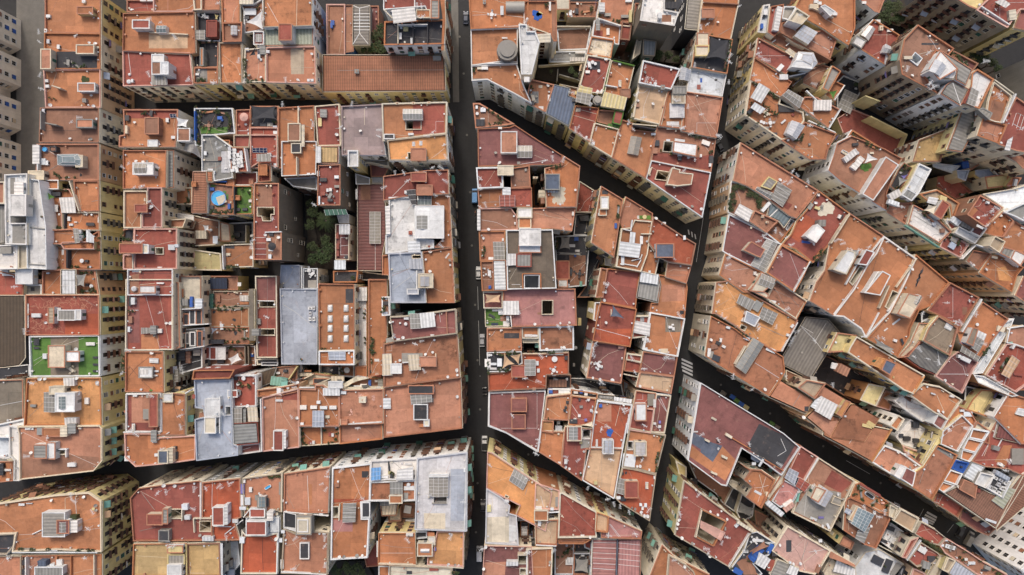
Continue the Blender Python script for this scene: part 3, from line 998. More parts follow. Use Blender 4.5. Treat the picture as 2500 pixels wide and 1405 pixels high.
B 23 w w|235,300 260,350 360,360 425,800 430,1190 250,1180|pale cream smooth blank wall slope with black drain pipes
pipe 250,800 420,815
pipe 262,890 270,1140
pipe 270,1140 430,1150
pl 380,700
B 22 s c|-60,375 40,375 40,580 -60,580|pale salmon sliver at left frame edge
B 20 g g|-60,590 60,590 50,950 -60,960|blurred grey metal roof at left frame edge
B 22 w c|0,965 160,960 160,1185 -60,1190 -60,965|white box roof with grey vent panel
box .8 g 0,980 105,1045
B 22 c c|165,960 250,970 250,1180 165,1185|cream plain flat roof beside white box roof
B 19 r c|-60,1190 145,1240 220,1330 215,1430 -60,1430|maroon roof beneath white machinery box
hut 2.5 w w 145,1190 300,1325
box .5 w 180,1255 220,1295
box .7 w 0,1190 75,1230
box .6 w 20,1225 140,1250
a 145,1350
pipe 290,1220 290,1310
B 18 g c|220,1330 385,1330 385,1480 220,1480|grey roof square with black hatch
box .3 k 280,1355 315,1390
box .8 b 310,1280 380,1320
B 19 o c|390,1205 565,1190 565,1430 390,1430|plain terracotta roof beside white sheet roof
B 20 w b|565,1190 705,1190 708,1425 565,1425|white standing seam sheet roof in the left strip
line 565,1240 705,1240
line 565,1290 705,1290
line 565,1340 705,1340
B 18 o c|705,1200 880,1200 915,1430 705,1430|planted terrace under grey square sail
sail g 708,1235 795,1230 785,1350 712,1340
pl 760,1215 800,1218 850,1215 740,1385 770,1390 840,1390 860,1370 880,1395
um 845,1345 18 w
box .6 k 790,1320 820,1345
B 20 o c|1140,85 1540,85 1535,430 1140,440|brown terracotta roof with white dish covered glasshouse
hut 3 w w 1230,200 1420,310
sky 3.4 1240,205 1350,295
d 1255,185 1355,185 1405,215 1320,190
a 1130,240 1190,205 1450,240 1240,430 1330,425
can .4 w 1440,210 1450,345
B 18 g c|1540,85 1610,85 1610,430 1540,430|ribbed grey fibre roof next to washing balconies
line 1610,140 1650,140
B 20 o c|1145,460 1365,460 1365,580 1310,680 1310,805 1145,805|ochre roof half with sunken red rectangle
hut 1.5 r r 1245,585 1365,660
B 20 r c|1365,430 1500,430 1500,800 1315,800 1315,665 1365,665|l shaped red roof half with white globe lamps
d 1390,620 1380,605 1400,605
a 1450,795 1380,560
line 1380,550 1480,650
B 20 r c|1240,810 1640,810 1640,1185 1240,1185|broad brick-red roof with long red stair house
hut 4 r w 1105,950 1320,1040
hut 3.6 c w 1320,960 1375,1040
well 1440,990 1505,1045 12
a 1250,930 1290,930 1310,925
box 1 w 1560,960 1620,1010
box 1 w 1620,955 1655,985
box .5 w 1460,1165 1500,1190
wal 1 c 1230,1050 1230,1185
B 18 k c|1145,815 1240,815 1240,940 1130,940|dark slot terrace with climbing plants
pl 1145,850 1140,890 1150,920 1180,920 1200,915
B 18 s c|1140,1050 1240,1050 1240,1190 1140,1190|small plain salmon strip under red stair house
B 20 r c|1180,1190 1600,1185 1600,1430 1180,1430|scarlet roof with white stair hut and round tank
pat b 1180,1225 1290,1430
hut 2.6 w w 1290,1340 1440,1410
tank 1240,1370 24
line 1300,1330 1440,1320
box .6 w 1450,1310 1520,1325
box .4 w 1220,1200 1285,1215
a 1590,1330
T 412 345
B 14 w w|0,45 240,0 300,160 230,110|whitewashed slope under white shade sail roof
B 20 g c|305,-60 420,-60 590,60 590,340 420,370 410,280 305,280|speckled grey gravel roof with small white boxes
wal .4 g 310,180 480,180
box .6 r 455,145 485,180
box .7 w 325,95 350,130
box .5 w 360,255 410,270
box .5 w 405,275 430,305
sky .4 485,95 560,290
box .5 w 515,245 540,260
B 21 r c|565,60 690,60 740,280 580,280|stair house ringed by white air conditioner boxes
ac 572,75 572,110 572,150 572,190 572,225 605,80 605,110 605,140 605,170 605,200 640,130 645,170 648,200 645,230 590,245 625,245 670,110 672,150 672,190 672,230 600,275 640,275
wal 2.4 w 700,65 730,280
B 20 r c|600,-60 760,-60 745,60 600,60|red roof strip above ringed air conditioner house
B 18 r c|600,285 820,285 820,380 780,410 600,410|dark maroon terrace behind tiled chimneys
hut 1.5 o o 535,345 605,415
hut 1.2 s s 745,350 780,400
box .6 w 555,345 585,360
B 20 r c|755,-60 1000,-60 1005,240 830,200 755,250|red roof with grey slatted hood and solar panels
can 2.6 g 815,120 945,115 945,190 820,190
ac 930,125 985,225
a 975,140
sol 775,65 910,105
B 20 r c|830,200 940,200 945,370 830,380|red roof with orange hut above grey slatted hatch
hut 2 o o 833,220 910,315
B 12 w k|945,245 1030,260 1040,400 1000,390|black air slot with whitewashed sides
B 20 o b|1045,0 1370,0 1365,310 1045,325|plain terracotta roof with cream central spine
wal 2 c 1185,145 1185,320
box .6 w 1280,295 1310,310
box .6 w 1325,295 1350,310
B 16 g c|1070,345 1370,330 1375,450 1150,420|grey balcony annex with curved glass roofs
B 20 Y w|1380,50 1570,50 1570,205 1385,205|pale yellow corrugated roof by the red yards
can 1 w 1365,50 1412,200
B 21 r D|1385,225 1590,215 1590,595 1375,595|red terrace with armchairs and white shelf by tall brick flank
box .8 k 1400,340 1465,375
box .9 w 1535,315 1575,350
box .8 g 1535,405 1580,435
box .7 w 1458,440 1485,470
box .7 w 1487,435 1512,465
box .8 r 1408,470 1450,505
tab 1495,505
box .8 k 1470,535 1520,560
box .5 w 1420,570 1440,585
box 1 w 1388,510 1402,590
box .4 w 1550,458 1568,472
box .5 w 1372,275 1400,325
a 1350,590
can 2.2 N 1440,635 1640,630 1660,680 1455,690
B 14 T c|225,280 355,280 355,430 225,430|clay tile eaves step beside the blue pool
B 20 T c|225,285 355,285 350,665 215,665|steep tiled lean-to beside round blue pool terrace
hut 1.4 o o 212,378 250,420
B 20 T c|350,280 410,280 410,380 355,380|small clay tile return beside grey gravel roof
B 19 b c|350,385 600,410 600,680 345,680|terrace with round blue swimming pool
pool 460,528 70
float c 450,502 525,585
pl 370,655 390,645 410,650 435,650 460,655 485,650 510,655 535,650 560,650 585,650 400,670 470,670 540,670 590,630
box .6 k 375,595 415,630
box .6 u 545,580 570,630
box .3 e 500,460 530,485
box .3 e 530,490 550,540
box .3 e 430,595 520,608
box .6 u 380,430 420,460
box .3 e 390,395 430,425
wal 1.2 u 410,375 535,375
wal 1.4 w 360,400 360,670
B 19 e c|600,415 775,415 775,675 600,680|artificial green lawn terrace beside the pool
hut 1.6 o o 578,505 655,545
box .5 w 740,540 772,570
box .5 k 680,620 730,645
box .5 k 625,620 660,650
pl 680,440 740,480
wal 2 k 605,420 605,675
B 24 r D|790,390 1020,390 1020,840 1045,840 1045,1100 785,1100|tall brick-red roof with irregular deep lightwell
well 820,615 970,615 970,675 940,675 940,735 870,735 860,690 820,690 10
pat b 830,395 960,600
pat o 795,395 830,600
chim .6 r 815,480 832,498
chim .6 r 960,482 976,500
line 790,895 900,895
line 760,945 900,945
line 760,1000 900,1000
line 770,1050 905,1050
d 770,880 765,1080
a 780,920 775,970 960,720
pat b 905,850 1040,1090
um 955,975 38 k
box .6 w 905,895 945,930
box .7 w 920,1050 955,1095
box .4 w 920,1005 965,1020
d 1015,895 890,870
box .5 k 930,850 970,880
wal .8 w 890,845 1045,840
B 11 o c|-60,440 215,430 215,585 -60,590|earthy patio terrace with clinging plants
pl 180,460 185,530 180,560 20,460 150,575 60,440
line 0,485 130,460
box .4 c 20,510 50,540
wal 1 w -20,575 60,575
B 8 b c|-60,600 240,690 470,740 470,960 130,980 -60,760|sunken brown court between cream galleries
can 2.4 w 60,660 230,690 235,740 60,720
sail w 320,780 365,780 380,830 330,830
um 390,825 14 w
box 2 W 410,880 452,950
box 1.5 c 250,830 350,905
pl 20,750 60,780 30,790
B 15 s c|-30,730 160,720 130,800 -30,800|salmon balcony slab over the brown court
B 8 c c|465,745 560,770 575,930 475,930|tall cream wall slab by the dark courtyard
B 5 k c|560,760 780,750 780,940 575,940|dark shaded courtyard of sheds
box 1 k 600,850 660,890
tr 590,880 18
wal 3 c 715,780 715,940
B 13 o c|510,960 780,950 785,1165 510,1175|terracotta yard with cloud shaped dark stains
pat k 500,960 610,1000
wal 2 w 495,970 505,1190
box .5 c 530,1035 570,1065
pl 550,1165 570,1160 590,1165 610,1165 640,1165 540,1175
box .3 w 535,1062 545,1072
B 9 y c|190,1000 480,1040 490,1200 195,1195|yellow gallery wing with small square windows
Y 2 n|1250,480 1380,440 1560,600 1550,760 1535,1190 1250,1180 1290,900|overgrown garden in the deep brick court
palm 1450,740 100
tr 1330,650 60
tr 1300,780 50
tr 1340,960 60
tr 1420,1060 75
tr 1480,1000 55
tr 1350,1100 60
tr 1450,920 50
tr 1310,560 45
B 9 w c|1560,690 1671,680 1671,760 1580,760|white rag covered balcony by green awning
B 12 m c|1545,770 1671,770 1671,1100 1545,1100|dark red terrace with white pavilion tent
can 2.4 w 1580,770 1680,770 1680,865 1580,865
box .8 r 1550,850 1575,905
box .8 r 1552,950 1578,1005
box .8 r 1552,1015 1578,1070
line 1595,895 1671,895
line 1595,895 1595,1055
line 1590,1055 1671,1055
line 1570,975 1671,965
um 1645,1075 18 k
can 2 W 1535,1105 1640,1105 1640,1190 1535,1190
T 824 345
ON bright orange roof with two small blue roof lights
hut 2.6 s c 680,65 820,180
well 650,100 690,175 12
a 990,35 1000,140 880,245 960,245 615,295 530,290 730,270
B 21 d c|95,85 190,85 190,235 95,235|white capped tower slab over courtyard galleries
pat w 100,90 186,230
B 12 g c|190,115 450,110 480,240 300,200 200,200|grey gallery annex with slatted sheets
can 2 g 215,125 345,120 350,170 220,175
B 8 m g|300,200 480,240 430,330 310,330|dim maroon court near slatted side hut
B 7 w c|310,320 425,320 425,385 320,385|small pale court hut with slatted side
B 22 r c|425,325 830,270 1025,265 1030,490 700,500 425,550|scarlet roof with small roof light on a red hut
hut 2.6 r r 680,290 825,375
sky .5 710,305 790,350
hut 2.6 s s 735,405 880,500
sky .8 740,500 870,590
can 1.4 k 635,455 725,450 735,590 690,590
box .8 w 620,455 660,490
a 650,370 1000,370 815,365 935,290 800,290 430,430 975,475 905,500
line 510,510 650,370
B 22 w c|475,520 690,515 720,610 730,905 890,915 895,990 445,1045 445,870 480,860|large whitewashed stained roof with ribbed glass hatch
can 1 w 440,605 485,600 490,860 450,865
hut 2.4 w w 720,600 985,900
pat d 860,620 970,880
sky 2.6 720,690 845,815
can 1 w 650,925 765,920 770,1025 655,1030
chim .7 r 660,835 690,865
box .5 w 705,875 725,905
chim .6 r 840,970 858,1000
line 600,690 650,690
B 21 o c|730,500 1035,490 1060,980 890,990 985,895 965,605 730,605|l shaped terracotta roof hugging the white roof
a 930,580 975,910 1025,515 960,970
box .5 o 775,640 830,685
chim .8 s 1030,640 1045,665
chim .8 s 1035,808 1052,830
B 22 L c|470,1040 780,1025 800,1220 820,1500 490,1500|pale blue-white roof with skylight box
hut 2.6 c c 750,1230 885,1360
sky 3 765,1255 850,1345
can .8 L 665,1095 790,1085 795,1190 670,1185
well 690,1060 775,1085 15
line 480,1230 660,1185
line 660,1185 800,1225
wal .7 w 735,1200 735,1400
a 580,1045
B 20 o c|415,1060 475,1055 480,1240 415,1240|slim orange ledge beside pale blue-white roof
B 21 o c|790,1025 1060,985 1085,1500 820,1500 800,1200|terracotta strip roof with lilac plank by main street
box .4 w 995,1080 1030,1035 1040,1045 1005,1090
chim .8 s 1050,1090 1068,1115
chim .8 s 1060,1205 1075,1228
chim .8 s 1062,1320 1080,1342
d 855,1210 860,1025 1040,1105
B 9 M c|185,395 420,395 445,600 450,880 415,1060 415,1205 185,1200|dark red metal hall roof with long barrel skylight
sky 1.2 295,655 397,950
pat b 215,400 305,545
box 1 w 168,445 185,540
line 350,955 350,1195
B 10 g c|165,300 300,340 300,400 170,400|grey court annex above the dark red hall
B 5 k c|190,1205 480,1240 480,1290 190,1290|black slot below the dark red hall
B 12 k b|-40,1205 190,1200 180,1310 -40,1310|slatted brown stair yard with a bush
line 0,1215 0,1240
tr 140,1270 20
T 824 0
B 21 b c|1255,958 1320,958 1640,1150 1570,1160 1280,1190|triangular corner roof garden with sun bed
box .6 w 1325,1000 1375,1040
box .7 w 1280,980 1300,1010
um 1295,1055 10 w
box 1 k 1285,1110 1365,1170
box .5 w 1325,1095 1365,1110
pl 1400,1020 1440,1045 1480,1070 1510,1100 1530,1120 1410,1155 1460,1150 1490,1145 1510,1140
box .7 w 1490,1180 1525,1198
T 1236 345
B 21 m c|-265,-115 30,-130 80,-150 310,0 520,130 515,215 -260,235|maroon wedge roof with peach lift box and slatted glass
hut 3 s w -50,-90 100,110
sky 1.6 100,40 240,150
box .5 g 100,190 130,215
a 430,160 360,180 530,170
line 100,220 360,180
d -60,200 -100,110
wire 260,130 420,195
T 824 345
B 22 r c|1285,245 1530,240 1535,430 1300,440|small scarlet roof bay above main street
a 1325,345 1325,430
hut 2.2 c c 1485,225 1630,315
box .8 r 1525,250 1600,290
well 1535,325 1605,425 8
box .7 w 1510,390 1522,415
B 21 b c|1605,250 1780,225 1790,425 1610,435|brown roof square beside the black air shaft
d 1610,290
box .5 g 1735,255 1755,280
B 21 o c|1300,445 1530,440 1520,610 1310,620|salmon roof bay beside white plastic hood
can 1.4 w 1530,425 1605,430 1605,500 1530,500
a 1370,590 1320,610
chim .4 o 1430,445 1465,460
B 21 r c|1520,440 1800,430 1805,610 1520,610|red roof with rusty red tin hood
can 1.6 r 1500,505 1645,500 1645,610 1505,605
box .4 w 1750,590 1785,602
B 21 b c|1310,625 1610,620 1665,700 1670,820 1310,830|brown-red roof with long shadow by pale ledge
box 1.5 w 1295,630 1325,828
d 1400,822
chim .6 g 1555,620 1580,640
B 21 s c|1310,835 1555,830 1550,1105 1320,1110|terracotta roof bay with grey ribbed sheet and vine
can 1.4 g 1440,935 1550,935 1555,1100 1450,1100
pl 1360,980 1355,1010 1350,1040 1355,1070
box .8 w 1400,1075 1445,1100
d 1350,900
box .6 w 1525,900 1548,925
B 21 b c|1325,1115 1445,1110 1450,1385 1340,1390|narrow terrace with white dining set and orange chairs
tabw 1408,1225
box .6 o 1400,1175 1418,1192
box .5 w 1355,1175 1372,1190
wire 1345,1150 1440,1150
wire 1345,1280 1440,1285
box .8 u 1400,1340 1425,1370
B 22 w c|1440,1105 1560,1105 1570,1385 1450,1385|white ribbed sheet roof panel beside grey roof
T 1236 345
B 21 o c|525,130 685,230 650,610 375,610 360,250 520,215|terracotta roof with spilled white paint patch and blue box
hut 2.4 S g 360,305 495,450
tank 392,468 11
tank 418,468 11
tank 443,468 11
tank 468,468 11
spill 500,520 95
pl 420,235 450,238 480,235 500,228
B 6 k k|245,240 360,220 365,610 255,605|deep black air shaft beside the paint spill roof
box 14 c 300,450 360,520
box 14 b 320,520 358,575
chim 13 c 250,330 290,345
B 20 s c|100,625 645,610 610,835 430,810 100,815|broad salmon roof with peach lift house at the left
hut 2.4 w c 105,620 240,710
hut 2 o c 115,710 230,805
box 1 w 610,655 628,690
a 530,815
line 380,700 350,660
B 23 H c|0,825 430,820 465,1365 10,1375|dark grey gravel roof with white-lined opening
hut 2.4 w w 120,810 320,970
hut 1.2 w w 115,965 322,1035
um 157,826 9 w
um 273,826 9 w
can 1 w 0,1045 90,1045 90,1150 0,1155
hut 1.8 g r 95,1045 232,1165
well 165,1240 310,1365 12
wal .8 o 150,1230 320,1230
wal .8 o 150,1230 155,1370
wal .8 o 318,1230 322,1370
line 50,1330 130,1330
B 8 r c|680,370 830,465 805,660 645,660|sunken rust-red terrace near the fork of streets
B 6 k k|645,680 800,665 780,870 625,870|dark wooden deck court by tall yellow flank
box 1.4 k 680,690 720,740
box 1.4 k 720,690 765,740
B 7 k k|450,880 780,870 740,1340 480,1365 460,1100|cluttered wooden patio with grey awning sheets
sail g 510,890 590,885 590,1000 495,1000
sail g 480,1030 700,1035 700,1060 480,1050
box .8 u 630,890 670,925
sofa .8 610,970 720,1000
box .8 w 640,1005 680,1030
hut 2 r b 460,1110 585,1280
hut 2 w g 480,1285 570,1355
tab 680,1230
tab 600,1210
box .9 E 680,1300 705,1350
pl 465,910 470,950 465,990
box .5 u 630,1050 650,1075
line 720,900 740,1000
pat b 585,1060 735,1340
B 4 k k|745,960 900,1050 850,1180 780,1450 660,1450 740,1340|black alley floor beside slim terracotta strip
B 23 o y|880,415 1085,540 1000,1075 790,940|rough terracotta roof over tall yellow flank wall
hut 2 w c 875,515 950,630
hut 1 o c 860,630 930,690
box .6 w 850,665 910,690
box .6 u 1005,760 1028,810
pl 1045,600 1035,680 1035,700
line 990,930 990,1000
box .4 k 890,455 945,490
B 22 s c|1110,515 1360,670 1350,740 1190,725 1160,800 1075,810 1050,740|small terrace with yellow parasol on a green mat
pat e 1215,690 1340,735
um 1283,703 20 y
box .4 w 1215,690 1235,725
B 22 o c|1070,810 1160,800 1190,730 1355,745 1310,1050 1250,1210 1020,1165|orange roof with translucent panels and white ducts
can 1.2 w 1055,930 1250,955 1230,1085 1040,1060
can 1.2 w 1150,840 1200,850 1190,950 1140,940
box .8 w 1240,880 1268,955
box .6 w 1065,1060 1095,1150
pipe 1055,1140 1100,1140
pipe 1095,1140 1210,1160
pipe 1160,1110 1245,1090
pipe 1245,1090 1260,1050
pipe 1210,1170 1250,1100
wal 1.4 w 1170,730 1155,830
wal 1 c 1250,860 1350,860
wal 1 w 1085,815 1150,830
B 22 R c|1365,700 1640,880 1760,950 1720,1150 1510,1120 1420,1080 1320,940|red and orange roof with white pool-like blue skylight box
hut 3 S w 1390,950 1555,1080
box .8 w 1640,875 1668,915
box .6 w 1440,750 1480,770
d 1385,720
a 1560,1090
B 21 s c|1500,1120 1720,1150 1671,1320 1480,1260|peach roof corner below pool-like blue skylight
B 21 o c|1320,950 1420,1080 1385,1240 1250,1210|narrow orange roof beside white painted light shaft
box .6 w 1320,1200 1340,1220
B 6 w w|1420,1080 1505,1090 1475,1255 1410,1240|white painted open light shaft
box 10 k 1435,1130 1480,1170
B 12 w y|915,1060 985,1080 980,1160 915,1150|pale lean-to slab under yellow flank
B 21 o c|880,1175 940,1185 900,1450 830,1450|slim terracotta strip by shaded alley
a 920,1330 915,1400
T 1500 230 4.258
B 20 s c|445,330 700,370 1060,450 1005,815 385,690|salmon terrace around a white panelled roof house
hut 2.6 w w 620,490 865,520 850,650 610,600
well 525,490 620,500 610,600 510,590 9
box .5 w 540,470 580,490
box .9 w 630,460 735,475 730,500 640,500
box .7 w 920,470 1000,500 990,530 920,520
pat r 395,600 850,660 1040,620 1005,800 390,690
pl 800,430 840,440 880,440 1045,465 870,560 1020,600 990,605 490,590 580,625
box .8 k 660,650 700,690
tank 770,660 14
box .7 w 660,620 705,650
box .8 k 985,640 1030,720
box .7 w 985,715 1010,755
box .7 w 890,625 910,655
box .7 k 420,480 470,540
box .4 r 480,570 495,590
box .7 b 400,560 450,620
a 840,680 705,360 1080,430 795,410
B 20 r c|385,690 1005,815 915,1285 330,880|red wedge roof with stippled pink stair house
hut 3 s c 600,765 685,785 680,815 820,830 800,940 655,955 545,940
well 455,795 580,815 550,895 430,880 9
d 810,1170 765,840 690,915 685,835
umW 905,1195 14 w
box 1 c 370,770 390,775 370,840 350,830
a 720,800 620,950
chim .5 r 935,1015 955,1035
T 1236 345
T 1648 345
B 21 s c|610,10 1335,460 1130,715 1060,690 870,540 680,420 540,365|terracotta roof with grey ribbed shed by planted corner
can 1.4 g 955,375 1085,460 1000,610 890,535
hut 1.4 g y 870,330 950,375 890,450 800,420
sky 1.2 770,420 935,490 890,540 750,450
d 975,360 1120,610
a 1010,380 1060,385 1080,285 1130,315 1220,380
pat r 1030,560 1090,590 1050,640 1000,610
box .5 r 1155,645 1170,665
B 20 b c|520,370 680,420 870,540 970,620 780,800 490,660|roof garden of dense shrubs and white pavilion
can 2.4 w 600,580 720,645 680,750 550,670
tr 560,430 34
tr 640,440 34
tr 540,500 36
tr 530,570 34
tr 525,620 34
tr 570,560 28
tr 690,490 34
tr 750,500 38
tr 790,550 38
tr 780,600 34
tr 700,430 24
tr 600,400 30
box 1.6 w 800,640 870,560 880,580 820,660
B 21 b c|740,640 960,740 850,850 690,740|stained brick-red flat roof beside glass lean-to roofs
chim 1 c 805,690 825,710
chim 1 c 845,745 865,760
box .6 g 750,780 780,800
B 20 G c|880,570 990,620 1085,700 1010,805 960,740 850,690|twin grey glass sheet roofs
B 19 b c|850,850 960,740 1010,805 1085,690 1140,720 980,940|rusty narrow yard with stray poles
a 930,830 990,860
well 1090,700 1130,725 1040,850 1020,830 8
B 20 m c|500,675 850,850 990,960 880,1200 830,1220 470,1040 440,1020|muted red roof with red-topped hut and long glass roof
hut 3 m c 710,930 835,1005 790,1080 640,1010
sky 1.5 860,905 955,950 830,1210 710,1150
a 770,930 840,870 820,880 505,1080 530,760
wal 1.2 w 835,895 990,960
B 22 m c|990,960 1255,1110 1200,1240 1160,1320 1110,1400 850,1220|dark plum roof bordered by white parapet
a 970,1050 1160,1280
wal .9 w 1255,1115 1100,1395
B 20 r c|1220,640 1335,460 1625,670 1440,950 1280,1130 1120,1000 990,960 1080,860 1130,740|red-patched roof with white tower hut and tarpaulin pieces
hut 3.4 w w 1320,770 1390,830 1310,940 1210,880
box 2.6 g 1330,730 1400,790
pat R 1190,660 1310,740 1150,940 1060,880
mat c 1400,630 70
box .7 y 1305,600 1350,620 1330,640 1295,620
box .8 g 1260,570 1290,590 1250,635 1225,620
d 1310,575 1365,605 1285,955 1330,500
box .4 u 1180,920 1260,930 1250,950 1200,945
box .8 w 1320,485 1340,495 1330,515 1312,505
box .8 k 1550,680 1570,690 1540,730 1520,720
box .8 w 1530,685 1545,690 1530,720 1510,710
well 1180,665 1225,690 1170,770 1130,740 9
pl 1340,1030 1360,1010 1320,1060 1290,1080 1310,1100 1360,1050 1390,1030
a 1090,960 1040,890
B 21 o c|1625,670 1935,875 1865,1045 1775,1160 1655,1380 1480,1620 1250,1480 1310,1310 1390,1200 1440,950|broad orange roof with white open-topped stair tower
hut 4 w c 1600,1010 1671,1030 1671,1080 1590,1235 1470,1190
well 1600,1080 1650,1110 1580,1210 1540,1180 14
well 1400,920 1470,975 1410,1050 1370,980 9
a 1490,920 1540,915 1600,1010 1640,1010 1560,950
wal 2 c 1620,680 1450,950
box 1.2 g 1650,1010 1700,1060
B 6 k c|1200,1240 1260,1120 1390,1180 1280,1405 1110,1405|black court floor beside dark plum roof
a 1250,1215
B 20 s c|470,1040 830,1220 740,1400 640,1405 410,1240|salmon roof streaked black with lone armchair
box .7 w 730,1210 755,1240
box .7 w 750,1230 775,1250
box .5 w 620,1330 660,1345
a 490,1150 505,1065
hut 2.6 c c 800,1220 940,1290 820,1400 700,1390
sky 3.2 810,1225 935,1280 900,1370 780,1320
T 1648 345
T 2060 345
B 20 b w|-60,20 75,-50 380,70 540,160 480,270 400,480 400,640 270,560 170,490 -10,380 -140,270 -90,130|tan terrace with mast sail and white garden walls
hut 3.4 s w 390,145 510,220 275,550 175,490
sail w 225,110 310,170 195,205
mat e 205,240 45
box 1.4 w 90,80 140,110 40,190 10,180
box 1.4 w 150,140 195,170 100,250 65,240
sofa 1 10,105 60,130
box .7 k 80,20 130,15 140,40 85,45
box .6 c 245,100 280,120
tank 130,110 14
d 460,240 385,300
box .6 g 430,230 490,260
box .6 g 370,290 410,330
pl 215,20 250,40 300,65 400,580 405,600
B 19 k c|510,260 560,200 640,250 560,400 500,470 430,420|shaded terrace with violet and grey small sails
sail g 510,330 590,360 515,415
sail V 535,320 590,310 560,355
pl 570,230 600,250 560,260 480,440 500,430 530,270
tank 530,290 12
B 22 w c|700,205 815,260 700,480 640,550 540,490 620,370|white panelled rooftop house above tiny walled court
line 640,300 740,360
line 610,360 700,420
line 680,250 780,310
hut 2 g w 590,440 680,490 630,555 540,500
box 1.4 w 480,460 540,500 470,540 415,500
box 1.4 w 450,545 520,570 460,590 410,575
B 19 s c|440,570 640,570 575,775 400,660|small pinkish roof wedge by the wooden stair
a 530,610
B 21 w c|650,590 840,690 1000,840 890,945 600,770|white board deck roof with green mesh edge
line 640,640 990,850
line 650,690 940,860
line 640,720 920,890
line 630,600 960,860
hut 3 r w 920,545 985,590 905,725 835,680
box .6 w 890,640 940,680 905,725 840,680
sail c 780,590 870,600 830,680 745,640
tank 840,765 20
wal 1 b 740,660 840,750
wal 1.2 E 575,780 890,985
pl 740,670 760,690 770,650
tank 800,720 14
box .8 b 900,810 940,850
B 21 d c|870,450 1075,575 1010,740 985,590 890,540 780,560 700,490|mottled pinkish terrace with cluttered pergola
box 1.2 y 900,500 960,520 930,560 890,530
can 2 w 790,515 880,530 850,590 770,570
box 1 k 800,530 850,560
B 27 r b|1265,500 1475,615 1320,800 1145,680|dark red high roof crossed by antenna wires
pat o 1200,600 1245,640 1180,710 1145,680
d 1335,565 1250,710
box .6 w 1325,555 1355,560 1340,585 1320,580
line 1300,690 1450,620
a 1310,690 1400,640 1375,650 1420,620 1330,780
box .6 w 1240,770 1300,800 1280,812 1230,790
B 22 w c|1070,790 1265,890 1220,950 1030,850|bright white flat terrace canopy beside maroon hut
B 22 m w|1225,770 1330,810 1270,890 1175,845|small maroon canopy over white walls
B 21 r c|920,720 1080,740 1060,800 1000,830|red roof with white tubs beside mottled terrace
a 990,720 960,740
box 1.5 w 1000,720 1080,740 1060,790 990,740
box 1.5 g 1110,710 1230,760 1180,830 1080,780
B 21 o c|1330,790 1480,650 1580,740 1480,890 1400,880 1300,850|rust-orange roof wedge by the dark red high roof
d 1495,795 1465,690
B 20 r y|940,870 1080,910 1160,960 1130,1010 1080,1080 890,980|sunny roof patio with grey sun shades in white walls
box .8 g 1010,880 1060,910 1040,950 990,920
box .8 L 1000,930 1050,960 1020,1010 975,980
pl 985,880 1050,945 1060,960 920,910 1070,920
tank 1150,965 14
box .8 k 1080,900 1110,920
tank 1100,1065 12
wal 1.5 w 1230,960 1100,1095
wal 1.8 w 1230,960 1360,1000
B 20 b c|1205,1010 1370,1045 1250,1195 1145,1110|shaded brick terrace below white walls
d 1210,1150 1325,1190
a 1190,1140
B 24 d c|1405,880 1500,930 1445,1035 1350,970|raised pink-topped stair tower with grey walls
B 20 o c|1590,740 1760,850 1760,1060 1671,1040 1480,980 1450,900 1490,880|orange roof behind striped antenna mast
a 1520,890 1640,860
hut 3 w w 1590,1010 1700,1060 1640,1160 1550,1090
hut 2.4 g w 1490,985 1590,1010 1550,1090 1450,1040
box .5 w 1650,790 1680,800 1671,815 1645,805
B 20 o c -|1370,1060 1450,1060 1671,1170 1610,1240 1560,1400 1260,1220|orange roof with lava-like yellow stains
pat q 1420,1180 1500,1160 1560,1300 1440,1290
d 1325,1190
box .8 c 1380,1060 1430,1070 1420,1090 1370,1085
B 21 m c|1671,1250 1900,1290 1900,1640 1590,1430|maroon roof corner with white edge at right frame
B 6 r c|870,330 1000,310 1200,470 1040,540 860,420|rusty sunken yard between worn facades
pl 1080,490 1120,500 1140,490
B 4 k c|1150,120 1500,60 1600,330 1300,440 1130,300|black yard floor under blue tarpaulin
box 6 u 1100,190 1160,200 1160,250 1110,250
B 12 L c|1050,270 1165,270 1130,370 1060,340|pale blue tarpaulin awning over the yard
B 10 L c|1220,270 1440,250 1420,310 1290,360 1220,310|blue-grey tarpaulin over the back yard
B 12 y c|1310,330 1540,300 1520,420 1330,440|yellow walled yard annex at far right
B 14 o c|1570,330 1650,340 1580,450 1510,410|small orange timber balcony terrace
box .8 w 1590,350 1620,360 1605,420 1575,400
B 20 W c|1290,490 1580,440 1780,380 1780,620 1471,660 1480,615|cream gable slab reaching the right frame edge
B 16 c c|1350,490 1580,450 1760,380 1760,580 1600,600 1470,615|cream blank gable strip at right edge
B 22 g w|1490,660 1660,580 1780,560 1780,750 1671,740 1590,700|grey glazed roof edge with white frame
B 9 d c|1100,170 1450,30 1500,60 1180,270|weathered stone gallery facade ledge
B 22 s c|1470,0 1671,120 1780,200 1780,280 1671,260 1600,190 1380,70|pale roof ledge above worn grey gallery
B 10 w k|820,200 1080,230 1010,300 830,240|white gallery ledge above rusty sunken yard
T 0 690
B 20 r c|235,115 915,115 920,490 235,490|crazy-paved red roof with slatted grey roof house
hut 2.6 g w 535,255 695,352
hut 2.6 w w 697,253 750,348
hut 2 d w 443,228 500,382
box .8 w 290,288 375,325
box .8 w 495,235 562,252
d 425,300 415,375
crack 270,120 910,290
crack 270,290 600,480
chim .3 w 235,200 262,420
a 225,455
pat R 605,290 910,480
B 20 e w w|268,500 918,490 925,870 275,875|green lawn roof with timber deck and loungers
pat D 470,505 730,860
hut 3 c c 445,585 600,790
hut 2.4 w w 580,640 735,735
sky .6 580,672 630,704
lou 340,530
lou 340,552
lou 340,574
lou 340,608
lou 890,697
lou 890,762
lou 890,822
box .6 w 795,555 878,585
box .8 w 393,660 432,710
tab 660,810
d 600,620 700,620
wal .6 w 275,510 285,870
